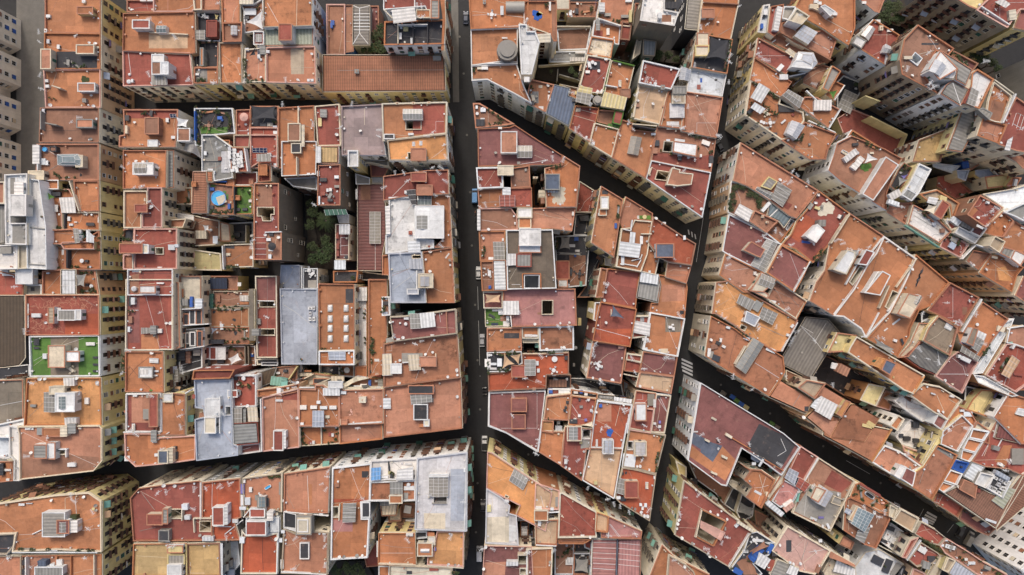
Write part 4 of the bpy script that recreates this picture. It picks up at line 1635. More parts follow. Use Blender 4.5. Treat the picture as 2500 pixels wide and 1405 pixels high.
box 1 g 590,745 605,790
B 20 q y|245,890 930,885 940,1335 220,1330|orange roof with glazed white lift house and duct cowl
hut 3.4 w w 510,1025 690,1200
sky 3.8 535,1060 600,1175
hut 3 c c 455,965 595,1040
can 2 g 405,1020 510,1020 510,1205 405,1200
box 1.6 w 590,885 690,960
box 1.6 w 600,1255 710,1325
box .8 w 782,1070 820,1130
box .7 g 280,1130 330,1160
d 380,895 425,895 895,930 895,945 720,890
sail L 735,990 745,1040 715,1060
line 735,960 730,1000
pl 740,970
box .4 y 640,1100 665,1130
box .7 w 650,1345 705,1400
a 300,930
B 19 B k|-60,120 230,120 235,700 180,770 30,790 -60,790|huge brown ribbed shed wall at left edge
B 4 k k|-60,790 270,760 270,880 -60,910|black gap below the huge brown shed
B 15 D c|-60,910 210,900 215,1270 -60,1330|old stone slab roof split by stone ridge
line 0,1140 215,1100
B 20 r c|1165,-30 1600,-30 1600,625 1480,625 1475,630 1160,630|long scarlet roof stepping past dark side terrace
pat m 1190,20 1295,560
hut 2.6 w w 1295,40 1440,110
box 1.2 w 1215,140 1248,205
box .8 k 1190,130 1215,220
box .8 b 1190,315 1225,380
can 1.4 g 1310,420 1400,420 1400,470 1310,480
box 1.6 g 1395,400 1445,480
box .8 w 1450,430 1500,470
tank 1240,60 22
d 1535,380 1575,380 1430,495
box .7 w 1183,410 1205,460
tank 1217,438 8
pat o 1310,485 1475,625
tank 1345,105 14
a 1480,280
pl 1190,270 1240,265
box .3 w 1200,255 1280,262
B 16 w w|1475,500 1600,500 1600,630 1480,630|small whitewashed flat roof by air shaft windows
pat g 1480,500 1580,570
B 20 o c|1160,640 1510,640 1515,1020 1160,1015|terracotta roof with white capped roof light and deck chair
hut 1.4 w g 1285,785 1415,885
box 1.2 w 1295,810 1375,870
can .5 w 1385,700 1470,705 1468,750 1385,745
box .6 w 1425,815 1470,832
box .6 w 1425,857 1460,870
d 1405,655
um 1398,1005 15 e
pl 1140,680 1140,720 1135,770
a 1140,840 1190,630
B 14 w w|1525,810 1610,810 1612,1005 1525,1005|white sheet lean-to roof by glazed wall
can .6 g 1615,805 1650,805 1650,920 1615,920
B 12 k b|1525,650 1671,640 1671,800 1530,800|planted dark pocket patio with yellow parasol
pl 1590,650 1600,790 1630,790 1580,780
um 1620,725 16 y
box .8 k 1530,660 1565,740
B 20 r w|1165,1035 1490,1030 1490,1390 1165,1385|weathered red roof with raised maroon strip
hut 2 r c 1380,1035 1460,1340
pat s 1220,1040 1380,1300
box .8 g 1325,1175 1380,1270
box .7 w 1230,1040 1270,1060
box 1 g 1355,1035 1380,1070
wal 1 c 1235,1320 1235,1400
chim .4 s 1150,1190 1180,1205
a 1205,1375 1410,1050
B 19 o c|1505,1025 1615,1035 1615,1115 1505,1110|small orange roof step with white box
hut 2 w c 1510,1030 1600,1110
B 19 w w|-60,1330 220,1270 220,1335 160,1440 -60,1440|white sloped wall top near the stone slab roof
T 412 690
B 18 c c|35,0 90,0 105,600 40,630|pale tall gallery strip with small square windows
B 16 c c|95,-60 300,-60 300,260 100,260|cream gallery houses with glazed washing bays
box 1 W 245,150 310,235
box 1 u 195,130 220,230
box 1.2 g 110,155 180,215
box .8 o 105,60 135,140
wal 1.6 w 100,250 300,240
line 100,70 230,70
B 15 g c|105,265 305,240 320,390 105,410|grey glazed bay row between cream galleries
hut 1.6 k g 135,290 185,395
hut 1.6 k w 190,250 245,390
hut 1.6 k w 250,245 305,390
wal 2 w 100,400 370,385
B 14 g c|105,440 330,420 330,590 105,625|white framed sunroom row over a rear court
hut 2 N g 110,470 155,615
hut 2 k g 155,465 190,570
hut 2 k w 195,460 245,590
hut 2 k w 262,450 310,595
wal 2 w 100,625 330,590
B 12 k c|95,640 310,600 310,790 95,850|dim cluttered balcony court with brown shelving
box 1 k 95,635 150,725
box 1 b 160,640 200,750
box 1 g 230,620 290,680
line 100,770 300,720
a 120,790 125,830
pl 110,720
B 10 b c|300,-60 380,-60 380,240 310,240|narrow dull red roof between gallery and green wall
box 1 N 380,105 412,240
B 9 b c|375,-60 640,-60 640,70 380,70|dark patio covered with navy tarpaulin
box 1 K 385,-40 540,60
box 1 w 640,0 670,35
pl 530,90 540,80
B 10 b c|410,80 745,80 745,210 410,240|brown courtyard terrace with oval tub
box .7 b 440,115 475,180
box 1 w 660,120 740,175
box 1 o 660,180 740,205
box 1 g 655,210 790,225
pl 420,220 460,225 510,225 570,225 620,215
wal 1 c 600,90 640,100
B 10 o c|380,240 745,230 745,415 380,415|plain earthy orange courtyard roof
mat k 608,347 16
mat k 420,275 14
pl 470,250 530,250 600,250 680,245 620,405 650,405
box .6 w 475,385 505,440
a 490,390
box 1 g 345,250 380,385
B 10 b c|325,415 745,415 745,570 345,570|brown courtyard with small blue fabric sail
sail L 390,420 465,425 395,480
mat k 620,470 18
pl 520,435 560,435 600,435 650,435 700,435 700,515 740,520 540,550 600,555 640,550
box 1.4 k 370,530 510,570
tank 450,465 10
B 17 D c|745,60 785,60 790,540 745,540|long slatted grey timber canopy by red roof
box 2 g 770,430 835,495
B 15 r b|800,-60 1000,-60 1005,700 815,700|long narrow red roof pierced by two slots
well 840,175 975,225 7
well 845,435 975,488 7
wal .6 w 820,170 975,172
d 800,285
box .8 g 815,335 850,390
pat m 805,-60 995,165
a 910,320
B 14 L w|1030,55 1380,60 1375,760 1045,760|big pale blue-grey roof with three air conditioner rows
ac 1310,240 1310,290 1310,340 1345,240 1345,340
pl 1230,715
B 12 L w|1040,-160 1215,-160 1215,50 1075,55 1030,0|pale grey sunken platform with small stairs
wal 1.5 w 1230,-150 1230,55
stair 1040,0 1065,50
B 12 k c|1245,-130 1380,-130 1380,55 1245,60|dark court with scattered tables beside pale platform
tabw 1300,-110
tabw 1330,-80
box .6 g 1290,-20 1370,50
B 17 o c|1385,10 1720,15 1720,630 1395,635|terracotta roof with eight square dome lights
dl 1495,240
dl 1495,338
dl 1495,427
dl 1495,522
dl 1643,240
dl 1643,338
dl 1643,427
dl 1643,522
chim .6 o 1395,60 1412,80
chim .6 o 1395,260 1412,280
chim .6 o 1395,390 1412,410
pat k 1640,60 1720,190
pl 1420,615 1450,615
B 18 o c|1390,635 1720,630 1720,765 1390,765|orange porch roof with blue-grey glazed panel
can .6 L 1478,640 1638,640 1638,720 1485,720
B 8 b b|310,590 800,590 810,770 300,790|reddish back yard under star shaped white awning
sail w 555,705 640,655 680,715 575,765
hut 2 r w 330,600 380,710
hut 2 r w 380,600 440,715
hut 2 w w 445,600 525,715
wal 2 D 705,590 708,760
wal 2 D 735,590 740,760
wal 1.5 c 500,580 780,575
box .8 w 690,560 735,570
pl 550,610 580,610 610,620 640,700 680,680 670,660
box .6 u 755,660 785,690
box 1 k 450,720 510,750
wal 1.6 w 400,770 560,765
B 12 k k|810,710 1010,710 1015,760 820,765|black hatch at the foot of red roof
hut 1 k w 860,740 1010,770
B 22 r r|230,815 610,810 565,890 215,900|brick red stepped ledge above pale blue roof
B 21 L w|235,905 570,905 580,1160 590,1500 640,1520 640,1605 255,1655 245,1420 240,1270 330,1250 320,1170 245,1160|pale blue-white roof with torn black membrane patch
hut 2 w w 335,1080 475,1250
wal 1.6 w 470,1060 470,1400
pat k 345,1150 385,1175
hut 2.2 c w 330,1250 435,1400
box .5 w 370,1220 415,1240
a 400,1060 440,1215 500,1220
box .8 r 215,1040 245,1080
box .5 k 440,1345 470,1370
well 520,1145 575,1240 8
B 20 o c|40,1025 150,1035 150,1420 -120,1420 -120,1080 0,1060|terracotta roof beside graffiti painted white wall
a 120,1230 120,1335 100,1110
wal 2 w 150,1030 200,1000
B 14 c w|150,1030 235,975 240,1160 330,1170 325,1250 150,1420|cream wall wing painted with graffiti patches
B 19 r w|580,860 810,860 810,1150 590,1160|red terrace with white parasols and maroon hut
um 692,890 20 w
d 640,945 735,1145
box .7 k 605,875 635,905
pl 660,930 685,960 735,945 745,965
hut 2 r w 545,1000 635,1065
box .8 g 640,1000 670,1045
can 1.6 g 585,1165 680,1165 680,1310 585,1310
can 2 c 725,1155 820,1155 830,1290 735,1290
box 1 g 690,1170 715,1310
a 790,865
B 20 g b|590,1310 820,1300 835,1490 595,1510|silver corrugated sheet roof framed in maroon
B 14 B c|820,840 950,800 1000,790 950,930 825,980|brown weathered side wall terrace
box 1.2 E 950,870 1045,880 1020,950 945,950
box 1.2 E 1045,880 1095,905 1090,940 1030,945
B 13 b c|960,790 1190,770 1190,910 1100,930 960,900|narrow red patio crammed between side walls
box .8 w 970,830 1030,850
pl 990,800 1000,850
box .8 k 1060,810 1100,835
wal 2 y 1190,780 1110,900
line 1110,790 1110,850
box 1 k 1220,760 1235,830
B 20 o c|820,1000 1000,980 1210,940 1210,1010 1040,1050 825,1060|peach slanting ridge roof by white ducts
d 1100,980 1190,930
a 1160,975 1050,1000 1160,930
box .8 w 1000,980 1040,1045
B 20 s c|865,1070 1200,985 1210,1530 870,1570|plain salmon roof with red upper corner
pat r 1040,1000 1200,1090
box .7 w 990,1085 1055,1105
hut 2.4 r w 970,1375 1060,1560
box 2.2 w 1062,1375 1085,1540
d 1180,1260
a 1130,1250
box .6 o 1190,1275 1260,1300
wal 1.2 w 850,1080 860,1570
B 11 c c|1190,910 1340,840 1560,870 1430,950 1355,950 1210,980|cream court clutter roof by blue glass shed
wal 2 c 1200,920 1340,850
wal 2 c 1360,950 1550,870
box 1 c 1210,840 1330,870
box 1 o 1255,815 1320,830
hut 1.5 k c 1340,890 1530,940
B 8 k b|1390,770 1580,770 1580,860 1400,870|brown pocket patio next to large white parasol
tank 1510,815 12
wal 2 w 1395,770 1400,870
B 8 o c|1575,765 1720,765 1720,880 1575,870|tiny green patio under a large white parasol
um 1650,815 30 w
pl 1590,780 1600,810 1610,840
B 20 o c|1205,985 1355,990 1355,950 1430,950 1580,1050 1580,1335 1205,1335|orange roof with four white units and blue glass shed
box .8 w 1215,1140 1277,1180
box .8 w 1312,1140 1373,1178
box .8 w 1402,1145 1468,1180
box .8 w 1488,1145 1555,1178
can 1.6 L 1332,1190 1440,1190 1440,1340 1330,1340
box 1.6 w 1430,980 1585,1050
hut 2 w w 1480,920 1610,980
box .8 w 1370,1095 1405,1130
line 1390,990 1385,1090
line 1460,1240 1490,1300
box .5 c 1450,1235 1490,1260
wal .8 w 1210,975 1350,975
box .6 w 1210,1300 1250,1325
d 1190,1260
hut 1 w c 1590,1270 1655,1320
B 18 o c|1205,1340 1580,1335 1585,1495 1215,1520|planted small orange terrace with red cushions
wal 1 c 1412,1340 1415,1500
pl 1245,1350 1240,1400 1245,1450 1260,1480 1270,1500 1560,1360 1565,1400 1540,1460 1510,1480 1490,1490 1440,1370
box .6 r 1295,1475 1330,1500
box .6 r 1480,1390 1510,1425
box .6 w 1505,1400 1530,1430
box .6 w 1330,1470 1352,1500
box .6 w 1540,1335 1575,1355
B 18 m w|640,1512 845,1490 850,1570 640,1600|dark red strip terrace below silver sheet roof
line 660,1560 760,1530
T 824 690
ON pale blue-white roof with skylight box
well 700,205 800,245 12
hut 2 L w 645,110 750,60
B 11 w c|180,40 275,40 275,780 185,780|narrow passage roof of worn white tiles
can 1.6 w 182,45 272,45 272,170 182,170
line 182,107 272,107
pl 252,290 250,330 255,520 255,560
wal 1.6 D 172,60 172,780
B 12 o c|165,780 270,780 270,885 165,885|orange step ending the white tiled passage
B 16 o c|285,-30 455,-30 455,540 430,560 430,850 285,880|long orange strip roof with burst of dark plants
pl 320,520 325,550 305,580 320,600 310,620 330,640 320,660 340,650 320,710 320,740
box .4 p 310,560 330,580
box .4 w 340,710 385,735
box .4 k 285,815 312,845
pat r 340,850 430,890
wal .6 w 350,853 430,853
B 20 b w|410,135 480,130 485,305 412,310|tiny balcony terrace crammed with bins and plants
box .7 k 420,175 478,210
pl 425,150 430,235 420,270 418,145
box .5 L 425,270 465,300
box .4 w 440,145 462,160
box .4 y 425,215 440,230
B 22 m c|485,320 620,315 1095,250 1105,475 515,550|dark maroon roof with two ribbed plastic hoods
can 1.6 g 665,290 770,290 770,425 675,430
can 1.6 w 760,285 895,275 910,410 775,425
line 695,300 700,425
line 725,300 730,425
line 800,290 805,420
line 830,290 838,418
line 860,290 870,415
umW 632,385 16 w
box .6 w 615,320 660,345
box .5 w 570,370 588,385
wal .7 s 1008,270 1018,480
box .6 w 545,520 580,538
box .5 w 862,482 895,497
line 945,280 955,370
d 490,370 605,515
a 515,500
B 21 O c|425,570 520,550 1110,485 1135,885 425,975|lichen blackened brown roof with three pale ribbed sheets
can 1.2 c 415,665 500,660 510,860 415,865
hut 1.6 w w 492,755 592,845
can 1.6 c 650,670 755,665 775,810 665,818
hut 1.6 s w 760,690 915,780
line 415,720 505,715
line 415,770 505,765
line 415,820 510,815
line 655,715 765,708
line 658,755 770,748
line 660,790 772,782
pat g 595,655 790,745
d 815,670 880,650 1105,815 1110,862 1020,878 575,725
box .6 w 555,925 585,950
a 780,545 720,570 800,820
wal 1 w 600,745 720,735
box .4 w 530,730 545,745
wal .5 c 910,660 915,770
B 20 s c|430,985 655,955 890,920 1140,890 1155,1355 430,1440|wide salmon roof with chain of grey huts at crossing
hut 2.4 k s 655,955 890,1035
can 2 g 675,1040 870,1025 875,1110 685,1135
hut 2 k w 705,1130 835,1275
hut 1.8 c w 800,1275 850,1335
can .8 w 412,1075 492,1072 495,1170 412,1170
chim .8 s 730,950 760,975
tank 878,1080 10
box .6 o 755,1315 800,1345
d 720,1262 1108,1062
a 480,1395
pat s 890,930 1120,1130
wal .7 g 870,1040 885,1110
box .6 w 885,960 900,1020
B 20 s c|15,985 50,985 50,1000 420,990 420,1310 130,1320 20,1300|salmon roof washed with pale limestone streaks
chim 2 c 200,1065 260,1115
wal .8 w 100,1315 410,1295
hut 1.2 s s 30,1270 90,1320
box .6 w 30,1000 80,1040
pat s 60,1240 230,1300
spill 130,1200 40
spill 220,1040 50
spill 330,1080 40
B 19 s c|15,1320 410,1310 415,1455 20,1500|plain salmon roof just above lower street
a 190,1350
B 14 c w|20,960 170,870 290,890 160,920 60,985|cream laundry ledge behind limestone streaked roof
box 1 c -60,870 60,920
box 1 k 0,900 40,930
B 13 b c|70,960 260,880 420,895 420,990 100,985|cluttered narrow terrace with blue capped mop bucket
box 1 w 345,905 370,925
box .7 u 285,905 310,960
box .8 k 100,950 140,975
box .8 w 150,955 210,980
box 1.6 g 375,895 418,980
wal 1.4 w 140,930 260,880
box .8 w 210,940 270,975
line 260,895 420,895
T 824 690
B 20 m c|1350,85 1530,85 1530,240 1355,240|small terrace beneath slack beige shade cloth
sail t 1370,110 1510,115 1510,185 1368,192
line 1365,95 1490,95
B 19 e w|1365,240 1590,250 1590,405 1370,410|small artificial lawn terrace with single black lounger
lou 1430,310
box .6 K 1425,375 1490,400
box .8 w 1535,360 1590,410
can .8 w 1490,235 1560,235 1560,300 1492,300
pat b 1510,310 1590,360
box .5 w 1435,245 1490,268
T 1236 690
B 21 P w|-30,60 640,58 655,400 50,415 40,310 -30,305|dusty pink roof with square black shaft and plastic sheet
well 335,170 430,295 7
can 1.4 w -30,172 115,172 120,300 -30,300
box .4 w 0,200 8,210
d 265,390 500,380 585,375
a 120,270 490,410
pat b 290,278 330,298
wire 120,270 330,170
wal 1 w 40,310 50,410
box .3 w 0,310 25,355
B 20 o c|-180,425 140,420 145,632 -180,640|speckled orange half roof by the balcony well
a 60,630
pat k -20,470 120,520
d -45,440
box .6 w 132,565 145,595
B 20 o c|145,415 300,410 300,520 150,520|tiny sunken roof with pile of white pipes
box .5 w 170,480 240,505
box .5 w 240,485 290,505
line 180,495 280,480
line 200,515 290,490
B 19 c b|150,525 300,525 300,560 155,560|cream ledge beside the black balcony well
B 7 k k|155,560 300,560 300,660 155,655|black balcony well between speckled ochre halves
B 20 O c|305,410 625,405 628,625 310,635|speckled ochre roof square with satellite dish pair
d 510,605 535,608 375,622
a 485,410 575,410 590,430 345,550
box .6 w 308,575 322,605
B 20 k b|-180,650 140,640 150,750 0,830 -170,830|decked roof lounge under two cream triangle sails
sail t -20,640 0,690 75,755 -35,800
sail t 35,680 135,658 115,760
box .6 w -200,710 -145,785
pl 10,650 40,650 80,645 110,650 5,820 15,800
T 824 690
sofa .7 1410,760
box .6 w 1410,790 1475,810
box .6 w 1410,745 1475,768
tank 1405,675 14
tank 1425,675 10
box .5 w 1480,705 1525,780
pl 1395,750 1390,790 1400,820 1470,655 1500,660 1540,665 1580,665 1610,660 1640,655 1400,840 1500,810 1530,800 1570,815
T 1236 690
B 20 R c|-170,840 0,830 150,755 150,665 310,665 580,650 580,855 375,860 370,985 -165,1010|vivid vermilion roof with oval table and glass hut
hut 2 r r 48,770 185,880
sky 2.4 170,720 272,865
box .4 k 85,805 118,840
umW 448,712 28 w
tabw 440,815
box .7 w 275,730 300,770
box .6 w 285,800 310,835
box .8 g 380,640 530,675
box .8 k 540,680 570,720
d 90,885
box .5 w 425,850 460,866
a 320,680 175,890 300,920
wire 180,890 360,960
wire 100,830 -20,1000
pl 400,650 420,655 450,650
box .5 k 485,850 505,865
chim .5 c 245,980 275,1000
B 15 k c|385,870 600,860 600,990 385,985|narrow unlit air well with brown grates
box 1 b 400,900 560,970
a 460,900
d 560,900
B 17 r w|385,990 600,990 605,1030 385,1050|thin red ledge storing a blue crate
box .7 u 390,985 430,1030
box .7 w 485,990 590,1030
B 19 m w|-165,1025 365,1005 325,1340 290,1575 0,1400 -170,1335|plum wedge roof with tall brick vent house
hut 2.6 m s 45,1075 190,1200
well 60,1090 178,1180 12
hut 1.8 m m 50,1225 178,1360
box .3 m 88,1250 138,1320
a 55,1235 60,1045
wal .9 w -155,1030 -160,1330
wal .9 w -160,1330 0,1395
wal .9 w 0,1395 285,1560
spill 300,1320 12
T 1236 690
B 20 o c|375,1060 600,1035 575,1280 350,1270|orange square roof with chairs by the parapet
box .6 k 555,1100 580,1125
box .6 k 540,1150 565,1170
box .6 k 530,1175 555,1200
pl 390,1262
B 20 q c|335,1280 440,1285 435,1400 325,1380|small orange hut top next to light shaft
B 11 k w|440,1285 530,1280 530,1400 435,1400|dark light shaft with white ducts by orange squares
box 6 w 470,1290 500,1320
tank 495,1365 12
B 20 r c|605,1050 835,1080 800,1300 690,1330 580,1320|dull red roof of stray tools and two hooded ducts
box .6 k 670,1070 690,1100
box .6 g 680,1140 710,1170
box .5 w 665,1225 690,1250
box .8 k 585,1270 660,1310
box .6 w 625,1260 650,1280
box .6 V 725,1265 750,1290
tank 790,1190 16
box .6 w 800,1190 840,1220
d 760,1090 835,1205
sail c 800,1290 810,1340 690,1325
a 755,1085
line 600,1120 680,1240
B 20 R w|845,1095 1170,1135 1075,1545 780,1535 820,1200|red roof with salmon rectangle and blue heap
pat s 845,1110 975,1290
mat u 960,1390 34
box .8 u 860,1130 890,1160
tank 870,1090 10
d 1085,1135
a 1080,1180 1100,1170 1120,1190 1090,1200 940,1340 880,1360
wal .9 w 1165,1140 1120,1400
box .7 w 1130,1225 1150,1250
box .6 k 1140,1100 1160,1120
line 930,1310 960,1380
line 1060,1130 1010,1330
B 18 k w|600,990 850,1030 845,1080 600,1050|white laundry terrace crowded with small items
box .6 u 680,1000 710,1030
box .6 w 625,1000 665,1035
box .6 w 720,1010 760,1050
box .6 k 770,1030 800,1050
box .5 c 790,1015 830,1045
B 19 g w|850,1035 1005,1050 1000,1095 850,1080|grey corrugated ledge roof above black alley
can .6 w 1000,1060 1165,1085 1160,1120 1000,1095
B 20 r c|940,-130 1245,-95 1225,0 1200,240 880,180|dark red roof by ribbed canopy at alley head
a 945,20 920,10
d 920,95 908,168 1110,250
B 20 g b|1245,-95 1412,-75 1435,20 1405,190 1205,140|striped grey corrugated roof between red and orange roofs
can .8 w 1250,-95 1412,-72 1402,20 1238,-5
B 20 o s|1418,-75 1671,-20 1680,60 1655,330 1330,270 1345,190 1405,190|orange-pink roof darkened at the street corner
pat s 1440,20 1671,180
a 1600,300 1650,240
pat k 1610,260 1660,300
B 20 o c|825,185 875,185 835,360 810,350|orange gutter strip left of blue triangular sail
B 21 r r|875,180 1210,245 1150,600 800,540 835,360|vivid red roof with blue-grey triangular sail
sail S 990,210 1090,333 970,315
d 925,375
pat R 820,430 1160,590
line 810,420 1150,510
box .6 c 968,250 980,310
box .4 r 1085,245 1140,260
B 20 m c|805,545 1040,580 1115,600 1065,940 745,885|maroon roof with white cafe set of four chairs
tabw 855,765
box .5 w 855,730 875,745
box .5 w 810,745 828,765
box .5 w 875,770 895,795
box .5 w 842,795 862,815
d 865,900 800,885
a 830,560 820,590 810,620 800,660 820,690 880,930 900,940
box .8 p 1040,590 1090,615
tank 985,910 18
box .5 w 1055,850 1070,875
box .5 w 778,735 790,760
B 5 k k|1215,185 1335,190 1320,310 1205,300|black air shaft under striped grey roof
B 20 r c|1195,310 1330,310 1330,500 1165,520|reddish roof slot under white gridded plastic panel
can 1.2 w 1190,355 1340,380 1325,495 1175,465
sky .4 1245,322 1280,365
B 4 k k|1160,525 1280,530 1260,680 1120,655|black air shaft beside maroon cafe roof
B 20 r c|1120,660 1260,680 1250,740 1115,715|narrow red slot topmost above stepped slots
B 20 r c|1110,715 1250,745 1235,835 1095,820|red stepped roof slots beside tall white shaft
line 1100,825 1235,840
wal .8 c 1110,715 1250,745
wal .8 c 1090,850 1230,880
a 1165,700 1190,830
B 20 o w|1335,275 1660,335 1590,690 1270,625|orange roof with square tan rug and white chairs
pat D 1475,315 1625,460
box .6 w 1505,400 1540,430
box .6 w 1535,415 1565,445
box .5 w 1535,385 1555,400
tank 1425,630 12
box .6 c 1430,615 1500,655
box .6 w 1280,605 1310,625
a 1320,550 1310,535
d 1350,628
wal .9 w 1655,340 1590,690
box .5 w 1260,515 1320,540
B 20 m c|1270,640 1590,690 1560,870 1240,830|half maroon roof bounded by pale orange half
a 1275,800 1475,695 1495,695 1530,705
wire 1260,740 1530,930
B 20 t c|1240,830 1560,870 1530,1035 1205,970|ochre-tan half roof at the zebra crossing
d 1355,978 1240,965
line 1275,970 1310,980
B 5 w w|1080,900 1200,970 1180,1130 1080,1010|big white blank wall in the alley
B 20 r c|1205,1005 1390,1030 1370,1180 1180,1150|red roof part with leaning bamboo screen
box .7 D 1310,1035 1375,1145
box .9 w 1365,1085 1390,1160
hut 2.6 w w 1200,1125 1300,1285
box .3 k 1285,1175 1325,1245
B 20 r c|1180,1150 1370,1180 1340,1400 1140,1370|red roof half below leaning bamboo screen
a 1280,1325
B 20 m w|1390,1035 1530,1050 1470,1400 1340,1390|dark red strip with white chairs and ladders
box .6 w 1365,1300 1390,1320
box .6 V 1415,1285 1435,1310
box .6 w 1410,1325 1435,1350
box .6 k 1390,1040 1430,1070
line 1390,1050 1500,1220
line 1420,1050 1500,1220
line 1370,1310 1430,1370
B 7 k k|560,885 740,890 1070,950 1090,1060 850,1030 610,990|black alley floor cluttered with awning frames
tank 645,605 15
box 2 y 665,330 695,400
box 1 k 850,970 920,1010
box 1 k 960,960 1010,1010
box .6 g 615,750 640,780
T 1648 690
B 20 s c|940,-20 1225,170 1125,340 850,150|salmon roof with black branching stains in orange rim
wal .8 o 1215,180 1130,335
hut 2 c c 725,30 870,110 860,150 690,70
box .6 w 885,160 940,170 930,195 875,185
a 1035,250
B 20 q c|385,0 500,-20 700,100 1140,350 1000,640 920,640 830,580 640,470 560,400 380,290 345,290|bright orange roof with two grey ribbed sheets and blue hood
can 1.4 g 605,105 745,175 695,265 570,190
can 1.4 g 815,225 955,290 900,395 775,330
hut 2.2 L w 665,265 790,325 740,410 640,360
wal .9 w 660,300 620,360
well 610,370 690,410 660,470 580,430 9
box .8 g 740,190 820,200 770,280 730,250
pat q 380,0 640,140 560,390 350,290
a 425,30 400,90 430,70 400,180 440,300 460,330 775,400 775,430 945,410
wal .9 w 1140,370 990,640
box .7 w 1040,470 1075,480 1060,505 1035,500
box .7 w 1090,390 1110,400 1090,420
box .7 w 875,600 935,640 920,660 840,625
line 700,360 1010,500
wire 380,280 560,220
box .4 w 560,400 590,420
B 20 O c|335,310 560,430 700,540 830,580 1005,690 1020,830 985,900 875,1055 640,910 400,760 280,680|mottled terracotta roof with long white ribbed skylight
sky 2 735,515 830,580 660,850 565,780
wal 1.6 c 660,590 560,760
box .7 w 480,400 515,410 510,430 480,430
box .8 k 390,540 430,560 410,585 380,570
box .7 w 415,515 440,530 430,555 410,545
box .7 w 445,575 475,590 460,615 440,600
box .5 b 330,580 380,570 400,610 360,620
box .8 w 305,610 335,620 320,690 300,690
box .8 k 360,665 425,690 405,725 345,720
box .8 g 335,640 365,645 345,705 325,700
d 335,535 835,995
a 540,870 720,995
line 740,745 970,890
box .7 L 660,500 700,510 690,540 660,540
pl 630,485 650,495
wal .6 o 1020,825 880,1050
B 14 F k|1210,320 1420,340 1525,460 1420,640 1260,900 990,760 1000,680 1180,370|large dark grey corrugated shed roof in the inner yard
hut .3 g g 1165,640 1190,660
line 1300,540 1400,380
a 1080,540 1110,510 1150,450 1100,450 1290,540 1070,570
line 1180,420 1300,540
line 1300,540 1390,660
line 1160,400 1280,470
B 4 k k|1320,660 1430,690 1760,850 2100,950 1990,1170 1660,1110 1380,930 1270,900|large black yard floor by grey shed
B 13 b c|1030,810 1230,900 1150,980 1030,910|muddy brown roof below the grey shed
a 1020,870
B 20 s c n|975,900 1290,1090 1220,1220 870,1060|terracotta roof strip next to smooth cream slab wall
line 1160,1040 1090,1150
pat k 1200,1150 1240,1200
B 22 d c|1225,905 1400,940 1300,1080 1140,975|smooth cream slab slope above recessed patio
B 20 s c n|1340,1000 1380,960 1580,1080 1510,1210 1300,1080|recessed orange patio behind cream parapet slope
can 1.6 w 1360,1055 1510,1135 1440,1275 1295,1190
can 1.4 w 1300,1090 1360,1050 1320,1185 1255,1150
hut 2 q y 1585,1090 1630,1110 1550,1250 1500,1220
a 1470,955
B 20 s c n|1290,1180 1440,1280 1530,1270 1440,1440 1210,1250|terracotta strip around cream two panel sheet
B 20 O c n|1530,1270 1630,1130 1671,1130 1900,1260 1760,1480 1440,1440|rusty orange roof with one yellow crate
box .6 y 1800,1280 1860,1320 1850,1340 1790,1320
box .5 w 1570,1235 1590,1250
d 1195,1255
B 18 y y|1510,465 1690,490 1640,640 1420,650|bright yellow end house with small windows
T 2060 690
B 21 o y|120,500 750,860 740,900 650,1035 560,1000 40,650 60,600|salmon roof on tall yellow house with blue-grey hatch box
hut 3 S q 395,715 490,755 430,860 350,810
hut 2 q q 330,695 400,715 350,800 270,770
box .6 y 460,870 470,890
wal .8 q 750,870 650,1030
T 1648 690
box 2.4 b 1545,755 1630,800 1580,870 1500,825
box .8 w 1470,745 1540,760 1500,810 1450,790
T 2060 690
B 14 y q|230,940 390,970 300,1150 150,1090|dull yellow sloping side roof by the black yard
B 10 o c|390,1000 470,1040 430,1190 300,1150|orange yard corner under dull yellow slope
T 2060 345
ON broad orange roof with white open-topped stair tower
hut 3 g g 20,1010 125,1050 90,1120 10,1060
wal .9 w 375,880 260,1030
hut 2.6 r w 210,1005 285,1030 215,1150 130,1140
wal .9 w 150,1100 20,1330
well 165,1145 205,1160 80,1350 50,1320 8
d 290,905
a 155,1010 130,1020 240,980 40,1150
B 21 o w -|375,880 675,1090 570,1320 430,1590 205,1825 160,1740 0,1630 -95,1620 95,1370 215,1150 300,1040|broad orange roof with empty white brick frame hut
wal 2.4 w 320,1210 200,1405
hut 3 o w 360,1205 435,1245 340,1430 195,1405
box .4 g 310,1230 340,1240 320,1270 300,1260
wal 1 c 680,1085 490,1355
d 625,1190
a 345,1020 410,930 570,1000
T 2060 690
wal 1.4 c 425,30 332,240
wal .8 w 535,75 410,270
well 465,60 525,85 415,260 385,240 6
B 21 o c|572,10 670,-260 980,0 800,220 700,260 620,430 610,500 500,690 220,520 432,275|great orange roof with cream stair tower and dark patch
hut 4 c c 605,100 745,135 620,335 500,290
sky 4.2 690,110 740,135 695,215 650,185
pat m 630,220 680,240 620,320 580,300
crack 740,-150 660,40
crack 700,-30 665,40
crack 720,-120 690,-20
wal .9 w 330,280 210,510
line 525,340 455,390
box .3 w 515,335 530,345 465,390 450,385
box .3 w 400,425 415,430 390,450 375,445
box .7 w 470,520 500,530 490,555 465,550
box .7 k 525,525 545,520 570,580 550,590
sail g 275,510 470,620 440,670 300,580
box .8 w 330,570 410,600 460,660 420,650
a 730,290 820,120 370,520 330,510 180,500
box .8 g 810,195 830,210
B 21 r c|990,0 1260,140 1060,460 1040,390 890,310 780,260|dark red roof with single brown stain by white coping
wal 1 w 1285,155 1100,460
d 1165,170
a 1020,360 1060,390 960,190 1080,370
pat b 1100,230 1145,300
box .2 w 1100,75 1110,85
